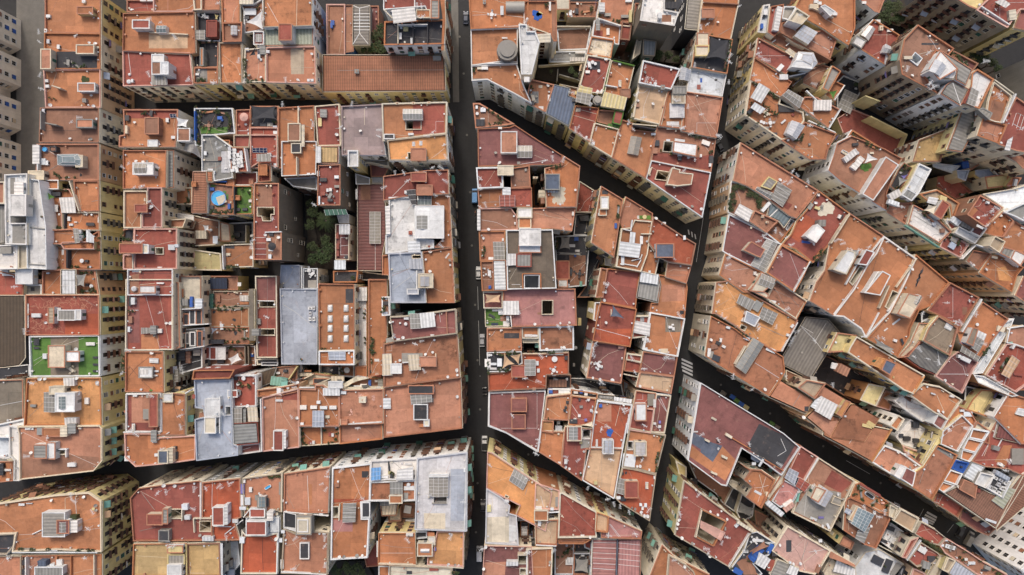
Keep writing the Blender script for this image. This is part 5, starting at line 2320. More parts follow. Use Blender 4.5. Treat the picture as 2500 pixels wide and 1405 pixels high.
B 18 k k|720,280 800,250 870,310 720,370|black gap beside the weathered fibre roof
B 22 D c|880,310 1060,420 1030,540 990,680 890,625 740,540 790,420|weathered fibre roof pitched around grey valley gutter
line 1020,510 940,660
line 720,545 960,660
can .3 w 960,360 1020,400 990,450 930,420
B 20 c c|700,375 800,380 740,520 600,690 500,700 620,560|lichen streaked slope with white seams
line 780,430 720,520
line 700,520 600,680
B 20 F r|735,545 900,625 985,690 860,860 700,790 560,690|dark fibre sheet roof with maroon rim
a 660,690 700,620 790,710 880,740
line 870,640 890,760
B 21 o c|1290,180 1530,340 1430,470 1260,700 1080,560 1050,450 1110,460|orange roof with white cage hut and potted lattice
hut 3 D w 1200,420 1250,430 1200,590 1140,560
can 2 w 1240,440 1325,480 1300,540 1230,500
can 2 g 1215,500 1305,550 1250,650 1180,600
can 1.2 g 1100,585 1265,690 1240,735 1080,640
box .8 w 1105,680 1185,720 1160,750 1095,710
umW 1240,390 15 w
box .6 u 1080,550 1115,560 1110,575 1080,570
box .7 w 1140,490 1170,510 1150,530
box .7 c 1435,400 1500,415 1480,460 1420,450
pl 1335,600 1320,630 1305,650 1290,680 1345,580
a 1220,295 1300,570
box .5 w 1120,520 1140,540
B 20 m c|990,690 1060,640 1250,740 1200,820 1100,1030 850,870|plain dark maroon roof with slim corner mast
d 930,910
umW 940,910 11 w
box .5 w 990,960 1030,970 1015,980
line 890,850 1200,850
box 1 w 1060,670 1090,700
B 20 w w|1500,370 1580,335 1560,390 1290,840 1200,850|long white coping slope between red roofs
B 19 D c|1500,480 1510,570 1320,860 1260,850|sandy sloped gutter strip between red roofs
B 21 r c|1510,570 1570,570 1671,600 1760,650 1760,900 1600,1020 1320,860|red roof with tan ribbed shelter among shrubs
can 1.8 t 1560,675 1635,730 1535,890 1460,850
pl 1520,700 1530,720 1500,740 1470,790 1450,820
box .7 r 1600,840 1671,850 1650,870
box .8 E 1540,550 1570,570
pot u 1550,560 12
a 1400,880 1440,930 1380,880
line 1505,890 1480,970
d 1460,940 1520,985 1440,710
hut 1 w w 1575,575 1600,580 1575,620 1555,610
B 21 s c|1540,420 1671,400 1760,430 1760,640 1600,580 1510,560|terracotta roof corner at right edge above red roof
d 1530,430
B 13 m c|1671,900 1760,870 1760,1000 1640,1000|maroon ledge low at right frame edge
T 2060 690
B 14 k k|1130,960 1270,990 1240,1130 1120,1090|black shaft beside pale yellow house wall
B 21 W q|1205,855 1300,870 1620,1050 1560,1060 1250,930|broad white sloped wall under red shelter roof
B 17 y y|1280,995 1545,1020 1410,1250 1340,1250 1140,1180 1200,1080|pale yellow house wall lit at its corner
B 21 o w|1545,1020 1620,1050 1760,1090 1760,1500 1650,1500 1400,1250|plain orange roof with lightwell at the right edge
hut .6 w w 1625,1165 1690,1180 1671,1240 1595,1220
B 20 o c|900,970 1100,1090 1060,1140 970,1280 830,1200 620,1050 740,940|terracotta roof with pale umbrella stand and long wire
box .7 w 815,1020 855,1035 845,1045 815,1035
box .7 w 990,1040 1030,1050 1020,1070 985,1060
d 880,1195 925,1205
line 970,1080 1070,1140
line 860,1040 930,1200
wal .6 w 1065,1140 975,1280
B 16 w w|590,1040 610,1050 830,1200 850,1250 730,1290 540,1160 470,1100|white wall wing below long wire roof
B 20 m w|885,1205 970,1270 910,1370 830,1310|maroon capped stair tower with tall white wall
B 20 o c|970,1280 1070,1145 1180,1200 1230,1290 1140,1440 900,1440|terracotta roof corner by white service ducts
box .6 w 1080,1180 1120,1200
box .6 w 1115,1200 1195,1245
a 970,1360 1140,1360
wire 1000,1260 1040,1310
B 20 c c|1240,1290 1360,1380 1350,1500 1150,1440|cream ledge by bent white pipe roof
B 20 o w|510,1230 565,1270 500,1375 430,1330|orange capped stair tower with tall cream wall
B 9 w g|480,1280 830,1330 800,1440 480,1440|inner court with white balconies and open windows
B 20 M w|1440,1290 1671,1400 1671,1500 1400,1440|dark red ribbed roof edge near white pipe
T 0 1035
B 21 s y|160,30 920,20 940,40 940,350 865,440 180,520 175,100|salmon corner roof with grey-topped white hut and blue coping
pat b 180,250 920,310 920,350 860,430 180,510
hut 3 g w 305,195 430,325
hut 2.4 w w 430,175 510,330
well 535,245 595,285 12
wal 1 w 505,238 620,238
wal 1 w 610,238 610,312
hut 2 o c 390,45 560,120
box 2 c 560,30 620,120
box 1.4 g 625,0 700,90
box .8 g 340,40 390,105
box .8 w 622,365 700,400
d 280,272 270,40
a 440,130 250,300 660,365
box .5 w 230,35 310,58
B 20 w w|80,20 160,40 180,100 180,530 125,530 130,340 90,300|white coping ramp left of salmon corner roof
B 18 w w|-60,20 90,30 90,320 -60,320|white shed roof at left frame edge
B 12 o c|-60,350 120,350 120,530 -60,550|cluttered low terrace next to white coping
box 1 k -10,370 30,480
box .6 w 20,420 100,440
box .6 w 55,510 85,530
pat g -60,315 90,350
line 100,370 110,520
B 20 o c|1150,90 1430,90 1430,130 1810,110 1810,335 1560,372 1255,400 1160,310|orange chamfered corner roof with blue topped lift hut
hut 3 S c 1465,250 1555,370
box 2.6 c 1555,225 1600,365
ac 1450,290
a 1265,100 1500,235
tank 1440,368 10
box .7 k 1605,210 1635,235
box .7 k 1610,260 1645,330
box 1.4 g 1400,60 1450,170
pipe 1460,150 1570,80
pipe 1450,130 1590,130
pipe 1470,90 1560,140
box .6 w 1410,160 1455,178
wal .8 w 1140,80 1420,75
box .7 w 1220,0 1250,90
chim .3 w 1155,300 1200,345
d 1505,355
B 21 o c|-80,750 500,665 820,640 935,720 940,1190 520,1170 110,1190 140,1020 -80,1030|orange corner roof with grey lift hut and white conduit
hut 3 g w 390,825 600,1050
hut 3.2 m w 525,895 640,1020
sky 3.4 535,918 612,1010
box 2.6 w 640,900 715,1010
box 1.6 n 650,850 710,890
line 605,690 605,890
line 605,690 690,660
d 470,715 770,683 880,762 885,808
um 865,790 12 y
a 685,715 460,950 850,820 820,970 660,665
pipe 300,1025 385,985
box .7 w 170,740 225,762
box .5 w 240,735 300,745
pl 180,1160 200,1165 290,1165 320,1168 440,1160 460,1160 720,1165 740,1168 760,1168 820,1170 850,1172 870,1172
line 700,680 710,850
wal .6 w 110,1195 900,1195
box .6 w 460,1160 530,1185
B 21 k w|-80,1030 140,1020 130,1130 60,1215 -80,1215|dark glazed roof corner by left frame edge
B 20 s c|-80,1225 195,1225 195,1500 -80,1500|terracotta roof part at bottom left corner
a 85,1240
B 20 s c|195,1225 520,1220 520,1500 195,1500|terracotta terrace with grey conservatory roof and blue cube
box 1 k 205,1265 235,1310
box 1 k 205,1350 235,1400
box 2 S 350,1270 425,1330
hut 2.4 g w 320,1330 580,1500
wal 1.6 w 235,1240 235,1500
box 1.4 w 465,1300 500,1340
a 275,1335
line 330,1370 450,1330
B 20 o c|520,1220 940,1210 940,1500 520,1500|orange roof right beside the bottom left tall facade
a 780,1250
wal 1.2 c 870,1215 870,1500
wal .8 o 655,1230 655,1500
pat b 580,1260 650,1500
box .8 w 520,1260 575,1320
T 412 1035
B 20 r c|-360,690 -280,600 0,560 280,530 300,540 300,880 400,880 400,1085 -330,1090|maroon red roof with two open-topped vent boxes and stone rim
hut 2.4 r c -205,840 -60,940
hut 2.4 g c -60,790 -10,930
wal 1.6 c 120,800 120,900
well 0,800 115,880 10
box 1.2 w 120,745 175,800
box 1.2 w 145,850 195,890
hut 2 k g -95,990 0,1090
wal .9 w 292,545 292,890
well 285,910 385,1000 10
wal 1 c 225,880 395,880
wal 1 c 228,880 235,1010
d 50,580 -40,570
a 120,600 235,610 -100,640 220,790 -20,630
line -250,640 -130,800
line -270,995 -120,960
box 1.2 w 310,1045 415,1090
box .8 w -30,1070 10,1100
d 285,1040
B 20 R c|310,545 660,505 670,870 600,890 660,1080 400,1085 400,885 305,880|vermilion roof with maroon vented stair house and gantry
hut 3 r w 405,775 510,945
box 2.9 w 510,750 545,940
box .4 k 440,810 470,880
line 405,510 400,790
wal .9 w 300,545 300,880
d 300,575
a 345,600 465,580 485,600 550,560 580,550 530,1060
well 610,890 660,960 9
pipe 520,1025 690,890
box 1 w 655,770 715,800
box 1 w 590,885 640,920
tank 573,1015 9
pipe 400,950 580,955
B 20 s c|680,510 1045,460 1040,820 975,800 975,860 700,870|salmon terrace with blue rooftop bath and stacked huts
hut 2 w g 820,680 895,780
sky 2.4 830,680 890,775
hut 2 r w 750,790 890,870
box .7 w 705,685 755,755
box .6 w 740,590 775,635
box .7 g 795,665 830,710
box .5 w 835,655 858,680
box .5 b 870,645 890,670
box .8 k 895,690 925,770
bath 890,615 945,565
pl 930,490 950,492 980,490 1010,488 1030,490 740,770
box .4 w 800,500 830,510
box .4 w 840,498 865,505
box .6 w 685,520 710,550
box .7 V 665,560 700,650
box .8 w 665,660 700,760
box .7 g 1020,540 1040,660
tank 838,645 8
um 1000,838 14 c
wal .9 c 1050,460 1045,820
box .7 w 1040,700 1075,730
wal 1 w 690,870 760,780
box .7 y 720,775 740,800
B 20 w w|715,870 975,810 1025,870 1025,1000 900,1040 715,1030|white cube stair house with maroon lid and dishes
hut 4 r w 715,905 900,1035
box 3 w 910,815 965,900
d 765,880 890,880
hut 1.4 w w 940,870 1020,1000
a 775,960
B 20 R c|675,985 715,1035 900,1040 1010,1010 1005,1395 665,1395|plain vivid red-orange roof with pale centre band
d 1000,1065
wal .9 w 1020,870 1000,1395
box .7 w 1040,985 1075,1020
tank 1070,1035 12
box .7 w 1020,1065 1055,1100
box .8 w 655,1050 700,1110
B 20 s c|1070,465 1495,400 1480,830 1065,820|large plain salmon roof with orange vertical seam
line 1285,480 1300,830
pat o 1285,560 1330,750
a 1470,490 1455,610 1480,440 1410,565
wal .8 w 1065,815 1480,855
wal 1 g 1495,410 1480,830
B 20 s c|1065,970 1180,1020 1330,1000 1380,1000 1480,1010 1470,1400 1040,1390|salmon roof with grey concrete lift tower and slim shaft
wal .8 w 1065,965 1180,980
well 1095,850 1170,940 9
well 1385,880 1465,1000 9
hut 3.4 c g 1180,860 1320,1030
hut 3.6 c w 1195,890 1290,1005
hut 1 k w 1215,1105 1300,1255
well 1222,1125 1285,1240 9
a 1170,1065 1255,1065 1445,1065 1160,1340 1455,1300 1450,1130
box .7 w 1425,1015 1455,1028
tank 1398,1020 10
box .8 w 1395,830 1430,855
box .6 w 1035,1260 1065,1345
wal .8 w 1040,1375 1460,1400
wire 1080,980 1210,1170
line 1210,1300 1150,1380
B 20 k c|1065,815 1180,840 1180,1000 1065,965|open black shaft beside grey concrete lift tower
B 20 Y c|165,1115 470,1105 480,1420 165,1420|wide ochre gravel roof with pleated white edge
box .6 w 475,1110 500,1420
line 130,1130 165,1125
wal 1.2 y 160,1120 165,1420
B 20 Y c|-330,1115 165,1110 165,1420 -340,1420|ochre gravel roof with glass and white block hut
hut 2.4 y w -15,1130 130,1200
hut 1.6 g y -10,1215 145,1305
line -10,1255 145,1255
line 40,1215 40,1305
hut 3 w w -15,1310 115,1420
box .3 k 0,1340 70,1370
tank 145,1375 14
box .6 w -30,1100 10,1140
box .5 y 60,1195 130,1225
box 1 w 80,1165 130,1195
a 20,1135 50,1135
B 12 w c|500,1100 640,1090 660,1300 560,1420 500,1420|stack of small white balconies below the ochre roof
line 500,1220 620,1170
line 500,1300 640,1250
box 1 L 560,1350 610,1405
box .6 k 520,1120 540,1420
pipe 530,1110 530,1420
T 824 1035
B 21 o w|-50,410 310,370 300,720 220,735 225,880 295,880 275,1245 -65,1265|long terracotta roof with grey glazed gable hood
can 1.6 g 50,740 175,735 165,910 45,915
line 100,740 95,915
line 50,790 165,790
line 48,840 165,835
well -60,745 18,900 11
wal .6 c 20,745 12,900
pat R -60,695 280,730
hut 1 k w 225,730 300,870
d 15,1242 55,1238 178,1228 228,1228
box .6 b -25,555 15,590
box .6 w -5,530 12,545
a 30,430 145,435 235,700
pat k 225,440 290,500
wal .7 w 270,880 300,880
pat P -40,890 140,1000
wire -50,745 230,700
B 21 w w|310,345 740,320 725,525 460,520 300,540|covered white terrace with blue cloth and rag piles
mat u 350,465 48
can 1.6 U 312,410 402,402 398,518 310,528
can 2 w 555,430 700,400 700,520 545,528
box .6 w 400,480 470,510
box .6 y 470,440 495,470
box .6 k 485,475 520,505
box .5 w 625,362 690,382
wal 1 k 470,360 480,440
tank 600,368 8
pl 505,455 520,470
box .6 k 705,475 722,500
line 470,470 470,360
B 21 O c|300,540 725,525 720,715 610,720 600,740 480,745 475,718 295,720|rust roof with grey sheet lean-to and coiled hose
can 1.2 g 485,540 605,535 605,660 485,658
line 485,580 605,575
line 485,620 605,618
line 540,540 543,658
box .5 w 615,580 710,618
tank 658,568 18
pat g 615,640 655,705
hut 2 o c 480,665 600,740
B 14 c c|395,720 560,745 545,850 410,855|pale fibre sheet awning below rust roof
can .3 g 395,722 478,722 476,762 395,762
B 11 c b|475,855 590,760 590,905 475,908|cream lean-to stub under the rust roof
B 10 b c|590,740 715,735 710,870 600,870|dim brown patio with tilted white panel
box .8 w 625,755 688,770 665,835 612,825
B 10 w w|440,905 720,890 715,1000 380,1010|white sunken roof step above salmon square
B 21 X w|740,320 1200,265 1195,1000 715,985|white roof scribbled with black marks and big grey skylight
sky 1.6 845,490 1025,680
hut 1.8 w w 850,470 1030,495
well 890,680 1012,738 9
wal .6 g 875,740 1012,740
wal .4 w 1195,280 1175,1000
pat L 1050,420 1190,900
pat c 800,830 1000,980
box .5 w 1170,415 1185,450
a 1165,725 850,670
wire 740,670 850,640
box .6 c 840,660 855,690
B 20 o c|380,1015 715,1015 725,1310 375,1310|salmon square roof with pale rim by grey skylight roof
hut 2.2 o c 740,1105 880,1230
sky 2.4 770,1160 850,1205
box .8 w 635,1015 700,1045
d 660,1030
box .4 w 360,1090 378,1240
a 650,1080
wal .8 c 380,1300 725,1310
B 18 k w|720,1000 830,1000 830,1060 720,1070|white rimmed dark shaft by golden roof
well 740,1235 805,1300 12
B 20 q c|920,1000 1170,1000 1165,1330 830,1310 835,1230 885,1225|golden orange roof by the bottom main street facade
d 1025,1310 1120,1320 1090,1318
a 1050,1045
hut 1.6 w c 838,1050 905,1125
box .8 o 840,1010 900,1050
box .6 r 830,1005 870,1040
wal .8 c 830,1315 1170,1340
box .6 V 885,1150 915,1180
box .5 w 855,1275 880,1295
B 20 c c|480,1315 1060,1340 1055,1500 480,1500|pale beige roof ledge at bottom frame edge
box .6 r 850,1335 935,1365
box .4 k 640,1370 690,1400
pl 1070,1380 1090,1390 1110,1385
line 640,1330 640,1400
B 14 o c|380,1320 480,1320 480,1500 380,1500|orange ledge beside pale beige bottom roof
B 9 r k|250,1250 360,1100 380,1320 270,1330|deep red court strip beside tree court
Y 2 n|-100,1280 250,1270 330,1405 330,1500 -100,1500|dense tree court at the bottom edge
tr 60,1340 55
tr 130,1370 55
tr 190,1330 40
tr 220,1390 45
tr 0,1390 50
tr -50,1340 45
T 824 1035
B 20 q c|1390,260 1430,270 1990,640 1930,1000 1650,850 1690,760 1530,680 1380,600|bright orange wedge roof with tilted white skylight
sky 1 1640,420 1775,500 1720,620 1590,530
well 1545,640 1615,680 1590,720 1525,685 9
a 1410,385
wire 1390,560 1640,480
line 1650,850 1690,760
line 1760,590 1740,660
B 20 X o|1380,600 1530,690 1600,760 1590,830 1660,850 1680,1130 1370,1110|grey concrete roof with wooden pallet and broken edge
box .5 y 1385,755 1425,820
pat L 1560,990 1630,1090
pat w 1560,930 1680,1090
box .6 w 1545,700 1590,735
well 1600,730 1660,800 8
pat c 1370,860 1590,1100
line 1430,640 1440,800
B 20 m c|1360,1130 1800,1140 1820,1500 1340,1500|mauve-red roof with open white stair house
box 1 w 1565,1280 1670,1320
d 1355,1343 1372,1138
pat s 1350,1280 1560,1500
a 1440,1165 1340,1160
T 1236 1035
box 2 w 0,1280 110,1320
box 2 c 105,1210 195,1225
well 115,1230 190,1300 9
well 130,1350 180,1400 9
wal .8 w 190,1210 190,1400
a 140,1165 190,1185
B 20 t o|270,545 495,620 485,800 260,790|tan roof with a leaning red pole and small white cabinets
hut 2 o c 260,805 385,900
well 390,830 485,880 9
box .8 w 270,770 330,800
box .8 w 410,780 440,805
line 320,670 350,780
box .5 w 395,595 430,615
box .8 g 455,680 485,770
box .4 w 275,700 292,718
wal .8 w 380,825 490,820
B 20 t c|270,900 480,890 470,1130 275,1120|flat tan roof with thick pale coping by dark slot
box .8 w 290,900 325,950
wal .8 w 275,1125 465,1135
box .4 w 380,898 415,910
B 14 w w|110,770 245,850 240,900 105,900|white court balcony by grey concrete roof
B 12 w w|130,905 210,900 200,1050 130,1050|tiny white court roof with dark skylight
box 1 k 140,915 200,950
box 1 w 140,950 195,1040
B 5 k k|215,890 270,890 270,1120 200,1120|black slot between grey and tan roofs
B 20 r c|497,640 520,640 840,820 835,1000 840,1055 480,1060|plain rust-red roof tapering along the long alley
box .6 w 690,1030 725,1060
d 775,1050
chim .3 r 500,880 520,900
spill 520,860 30
spill 640,990 20
B 21 t c|840,820 950,860 940,1010 830,1000|narrow tan box roof on the rust-red wedge
B 20 P c|950,860 1260,1000 1250,1070 1030,1065 880,1060 880,1010 940,1010|dusty pink wedge terrace crossed by white cables
line 955,930 1050,1060
line 965,930 1070,1065
a 1195,1020 950,1030
wal .8 w 950,1010 945,1060
B 17 P w|800,1070 1030,1075 1015,1500 785,1500|pink ribbed metal roof slope with grey ridge flashing
line 800,1100 1020,1105
line 800,1148 1020,1155
line 800,1196 1020,1205
line 800,1244 1020,1255
line 800,1292 1020,1305
line 800,1340 1020,1355
B 17 P w|1035,1075 1250,1070 1240,1500 1020,1500|pink ribbed metal roof slope beside bottom street
line 1040,1105 1245,1125
line 1040,1155 1245,1175
line 1040,1205 1245,1225
line 1040,1255 1245,1275
line 1040,1305 1240,1325
wal .5 S 1032,1075 1018,1500
B 19 b g|485,1065 800,1070 720,1115 485,1115|brown beam edge above planted patio
B 12 r c|720,1080 810,1080 800,1180 725,1150|red corner step above grey square sail
B 10 b c|450,1110 630,1110 620,1400 450,1400|brown planted patio near pale grey square sail
pl 570,1190 540,1200 580,1165 480,1240 520,1230 600,1160
box .8 w 550,1260 620,1310
tank 560,1130 12
can 1.4 w 565,1240 625,1240 620,1290 565,1290
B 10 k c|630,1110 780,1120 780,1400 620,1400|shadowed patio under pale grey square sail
sail g 640,1245 765,1255 760,1380 635,1370
pl 760,1160 770,1180 640,1160
wal 1.6 w 630,1205 780,1205
box .7 w 695,1215 725,1230
T 1236 1035
B 20 o c|190,1160 430,1150 420,1500 195,1500|salmon plain roof at bottom edge beside patio gap
d 408,1290
a 440,1185 210,1185
B 20 o c|325,70 545,75 510,390 295,260|plain orange tapered roof above the alley
a 290,150 300,180 275,275
box .5 w 480,355 505,375
wal .9 w 325,30 295,260
T 1236 1035
B 20 r c|545,30 800,50 780,240 745,240 700,530 510,395|blood red roof with chimney group and dark slot
hut 2.4 r c 565,25 700,160
sky 2.6 570,30 675,150
well 705,50 790,150 9
box .8 w 535,330 570,375
d 550,405 585,422
tank 720,258 10
pl 685,450 690,470
pat g 690,150 790,230
box .8 y 680,170 705,190
a 550,310 560,350 670,340
wal .6 w 740,240 710,520
B 20 t w|780,225 1075,235 1000,690 715,520|sandy tan half roof with white coping and yellow basket
hut 2.6 g w 895,150 995,280
sky 2.8 905,155 990,275
box 1 y 815,535 845,565
box .6 w 830,145 850,215
line 850,150 820,215
wal 1 w 1120,0 1000,690
wal 1 w 710,525 1000,695
a 760,600 970,330
B 20 o c|1145,45 1480,110 1390,470 1190,415 1080,400|orange roof with skylight hut and white square patch
hut 2.4 g c 1190,165 1300,300
sky 2.6 1195,175 1300,300
well 1120,150 1185,260 8
box .6 w 1085,275 1205,290 1190,420 1070,405
pl 1410,270 1405,300 1400,330 1395,360 1395,400 1390,430 1430,150 1440,130
d 1265,320 1215,400 1240,398
box .6 w 1320,420 1335,440
wal .6 c 1190,415 1390,470
a 1260,340
B 20 R c|1080,410 1190,425 1390,475 1330,905 1060,740 1010,690|scarlet terrace at block tip with white sofa and round stools
hut 2.6 r c 1100,535 1225,690
can 1.6 g 1045,505 1115,520 1090,660 1020,640
sofa .8 1305,575
box .5 w 1235,740 1260,765
box .5 w 1280,740 1305,775
box .5 w 1255,770 1275,800
umW 1252,822 9 w
d 1195,795 1310,862 1280,858
box .7 w 1020,670 1060,705
box .7 k 1060,680 1110,720
box .7 w 1368,485 1385,515
mat k 1110,455 12
box .6 k 1070,450 1090,475
a 1000,750 940,700 1060,770 1140,820 1320,800
tank 1255,845 8
T 1648 690
B 21 m w|240,930 1010,1400 1160,1530 990,1790 870,1700 620,1540 480,1890 430,1880 120,1650|muted red roof with charcoal half and two yellow lightwells
pat k 780,1310 1010,1420 1115,1510 985,1725 830,1660 665,1530
T 1648 1035
pat S 165,75 290,145 300,160 440,205 350,355 235,265 240,240 150,180
pat o 135,190 350,355 440,210 660,345 590,360 465,530 130,300
pat S 700,265 830,335 780,400 660,330
well 540,135 690,235 640,310 495,220 8
well 850,345 1005,430 960,500 810,410 8
wal .6 o 525,130 700,235
wal .6 o 835,335 1010,440
d 400,232
box 1 c 480,85 535,120 520,140 475,110
box 1 c 440,290 490,315 475,330 435,305
box 1 c 340,440 395,465 385,480 340,455
box 1 c 285,140 325,160 315,175 280,155
box .4 w 175,70 215,82
a 690,190 250,105 400,150 965,375
wire 690,260 835,325
line 980,140 1030,250
line 1030,250 950,300
box .7 w 810,330 830,335 790,400 770,390
box .5 w 715,360 750,385
chim .4 k 390,150 410,170
T 1648 690
box .9 c 345,1245 390,1270 380,1285 340,1265
T 1648 1035
B 21 o c|590,360 690,420 800,430 930,520 800,785 660,680 720,590 640,520 695,440|orange stepped roof with fallen white planks
line 780,470 830,650
box .4 w 745,615 810,650 800,670 745,625
box .8 c 840,635 880,680
wal .9 o 930,520 800,785
B 11 c c|560,400 695,440 640,520 540,480|cream court house top with recessed windows
B 12 c c|520,520 720,590 660,680 500,560|lower cream court house with three windows
B 20 c c|1120,180 1165,200 1000,560 870,740 840,700 1010,430|long pale flaking coping wall by scarlet roof
B 20 r c|1165,205 1330,310 1200,530 1140,500 1060,430|small scarlet roof behind pale flaking coping wall
B 20 P c|1010,520 1140,590 1160,620 1100,720 980,780 900,720|speckled rose roof with two pale pink chests
can 1.4 L 1060,410 1150,455 1110,570 1015,500
box 1 p 1005,790 1090,735 1115,760 1030,825
box .8 w 1000,750 1080,700 1100,730 1030,780
box .8 w 980,770 1005,760
sail E 1130,640 1170,630 1140,720 1115,740
box 1.2 w 835,740 850,730 1010,825 985,865
B 20 b c|1335,315 1671,530 1570,740 1440,1000 1090,830 1150,640 1250,570 1200,530|weathered grey roof with red quadrant and white slatted hut
pat r 1455,430 1640,550 1540,640 1380,560
pat b 1320,340 1455,430 1380,560 1240,500
pat g 1250,580 1540,640 1540,760 1440,990 1100,810
hut 3 c c 1310,585 1400,620 1330,730 1260,690
sky 3 1375,585 1475,650 1400,780 1300,730
can 1 r 1150,500 1255,560 1200,635 1115,580
well 1485,680 1570,715 1545,765 1460,735 10
box .6 w 1260,860 1320,885 1310,905 1255,880
box .5 V 1330,860 1380,880
line 1280,910 1345,935
box .6 w 1430,935 1445,970 1415,970
d 1510,655 1370,955
a 1265,570
wal .8 w 1330,315 1205,530
B 10 w c|830,730 1010,830 985,870 835,770|silver ribbed lean-to under pink chests
Y 3 b|0,300 470,550 460,750 190,520|brown earth court
B 5 b c|100,300 480,560 530,600 460,760 380,650 200,520|earth brown yard below pale court houses
box .8 k 160,510 210,560
tr 420,690 18
sofa .9 170,530
B 6 k c|540,590 620,640 560,820 460,750|narrow steel-floored passage in the dark yard
B 8 k c|620,650 740,740 720,860 620,920 570,820|dark den with grey shade sail and fan
sail g 600,720 730,790 700,860 575,820
box .8 w 650,780 720,840
B 7 b c|740,800 1050,950 940,1110 760,1000|dim brown yard leading to the salmon garden roof
B 20 r c|85,530 720,1000 500,1330 0,1035|triangular red roof around trapezoid light court
well 255,800 475,910 355,1135 190,1050 5
hut 1.4 p p 240,905 465,1010 425,1085 235,965
wal 1.2 c 250,800 195,1055
wal 1 o 475,915 360,1135
wal 1 o 195,1050 355,1135
wal 1 o 255,800 475,910
d 30,895 20,925 15,970 65,1065 160,1115 325,1235 400,850 190,610 485,890 330,820
a 220,660 45,835 290,1160 310,1200 440,1110 480,1050 100,690
wire 100,690 250,790
wire 20,960 190,970
wal .9 w 690,1020 500,1330
box .8 w 580,920 610,930 580,960
box .6 g 460,960 475,990
box 1.4 c 590,900 700,1000 720,1010 720,980
B 20 k c|690,1020 760,1000 930,1110 860,1110 920,1130 870,1220 730,1300 810,1390 720,1480 510,1350 640,1180|junk filled terrace with blue framed cabin
pat b 570,1290 700,1200 760,1400 640,1400
can 1.8 w 780,1190 890,1260 830,1350 745,1300
box 1.6 u 740,1190 800,1150 830,1180 730,1290
sail b 680,1180 830,1090 870,1130 720,1210
box .8 u 870,1140 910,1120 925,1130 880,1210
tabw 735,1080
box .7 w 775,1070 825,1075 800,1100
box .8 u 560,1330 630,1370 620,1400 545,1380
box .6 k 620,1220 660,1250
box .6 w 640,1190 680,1200
box .8 k 900,1190 950,1230
box .7 r 890,1290 930,1270 900,1370 850,1360
line 600,1220 660,1250
d 870,1330
pl 520,1340 680,1270
a 650,1180
B 20 g c|950,1260 1150,1340 1060,1480 880,1400|grey ribbed and glass canopy roof over a den
can .8 w 1070,1310 1150,1345 1120,1420 1030,1385
box .7 w 1060,1280 1080,1300
d 1100,1305 1165,1300
B 20 p c|1045,950 1445,1180 1350,1340 1300,1400 1160,1370 900,1180|dusty salmon roof dotted with black flecks
d 975,1130
pat k 1030,1080 1080,1190
a 1310,1190
line 1310,1190 1190,1290
line 1235,1090 1170,1260
line 1240,1190 1420,1160
wire 1000,1250 1190,1080
box .6 w 1335,1075 1365,1100
box .8 b 1320,1330 1360,1320 1340,1370
umW 1165,1300 14 w
B 17 c c|1380,1380 1450,1250 1671,1330 1671,1500 1400,1480|cream courtyard ledge with pale shade cloth
can 1.4 w 1500,1265 1671,1350 1671,1420 1465,1370
pl 1480,1250 1550,1280 1600,1300
B 20 s c|1440,1180 1671,1310 1671,1330 1430,1240|salmon ledge with pale railing at bottom edge
T 2060 1035
B 20 O c n|-190,-100 150,0 440,60 380,190 260,355 0,210 -190,110|long rust roof by the lower street with thin yellow wall
wal .7 q 450,50 265,355
line 165,0 50,185
box .8 y 190,10 270,20 250,45 170,25
B 20 s c|380,200 530,260 730,400 660,440 640,580 520,520 260,355|terracotta roof with maroon lid hut by the lower street
hut 3 w w 530,385 580,400 520,510 470,480
hut 2.6 m w 580,405 670,450 640,580 530,510
d 355,395 505,265 560,285 620,410 650,440
a 600,270
wire 600,320 560,390
B 13 w w|480,120 620,-40 760,50 840,150 760,270 700,240 540,190|white inner balconies house with yellow flank in court
box 1 k 560,120 620,160
box 1 k 650,140 700,175
box 1 b 710,160 770,200
box .6 k 515,95 555,130
box 1 k 640,-20 700,40
B 15 y y|540,200 760,280 730,330 570,260|yellow recess with dark arches in court
B 20 y y|900,100 900,170 870,200 740,410 720,400 860,150|slim mustard yellow wall strip
B 20 s c|540,230 740,390 720,410 590,310|narrow orange ledge under the mustard wall
B 21 s c|870,200 1060,290 990,420 820,710 640,590 670,450 740,400|salmon roof streaked by rain with white hatch
box .5 w 760,360 775,365 765,390 755,385
box .5 c 820,270 840,280 830,295 815,290
line 760,390 700,560
pat g 880,200 1050,280 1010,330 850,230
a 810,630
B 21 s c|920,70 1100,-80 1200,20 1060,260 900,190|plain salmon roof corner beside white coping
box .6 w 920,100 935,105 910,140
a 1140,40 965,50
B 19.2 Z w n|1190,50 1360,75 1300,180 1170,350 1100,330 1000,430 880,620 930,650 1060,580 1110,470 1170,330 1220,250|white grid frame walls round orange squares
B 20.8 o w w|1195,45 1355,75 1300,160 1165,130|small orange square terrace topmost of the white grid
B 20.8 o w w|1155,135 1295,170 1230,270 1105,235|small orange square terrace second in the white grid
B 20.8 o w w|1100,240 1230,275 1170,355 1085,325|small orange square terrace above the blue bath terrace
B 20.2 u w u|1040,335 1170,365 1110,460 1000,415|vivid blue painted patio in the white grid
box .6 k 1085,395 1105,410
B 20.8 o w w|990,425 1105,465 1050,570 925,530|small orange square terrace below the blue bath terrace
B 20.8 o w w|920,540 1030,575 930,640 880,605|small orange triangle terrace lowest in the white grid
B 20 r c|1360,80 1420,-30 1671,80 1760,130 1760,480 1660,480 1530,420 1310,400 1190,350|red roof with bent white pipe and machine platform
pipe 1410,80 1490,100
pipe 1490,100 1430,210
box 1 g 1390,200 1450,215 1440,255 1380,240
sofa .8 1460,385
box .8 g 1560,290 1671,230 1671,380 1570,330
line 1350,170 1280,300
line 1340,200 1300,300
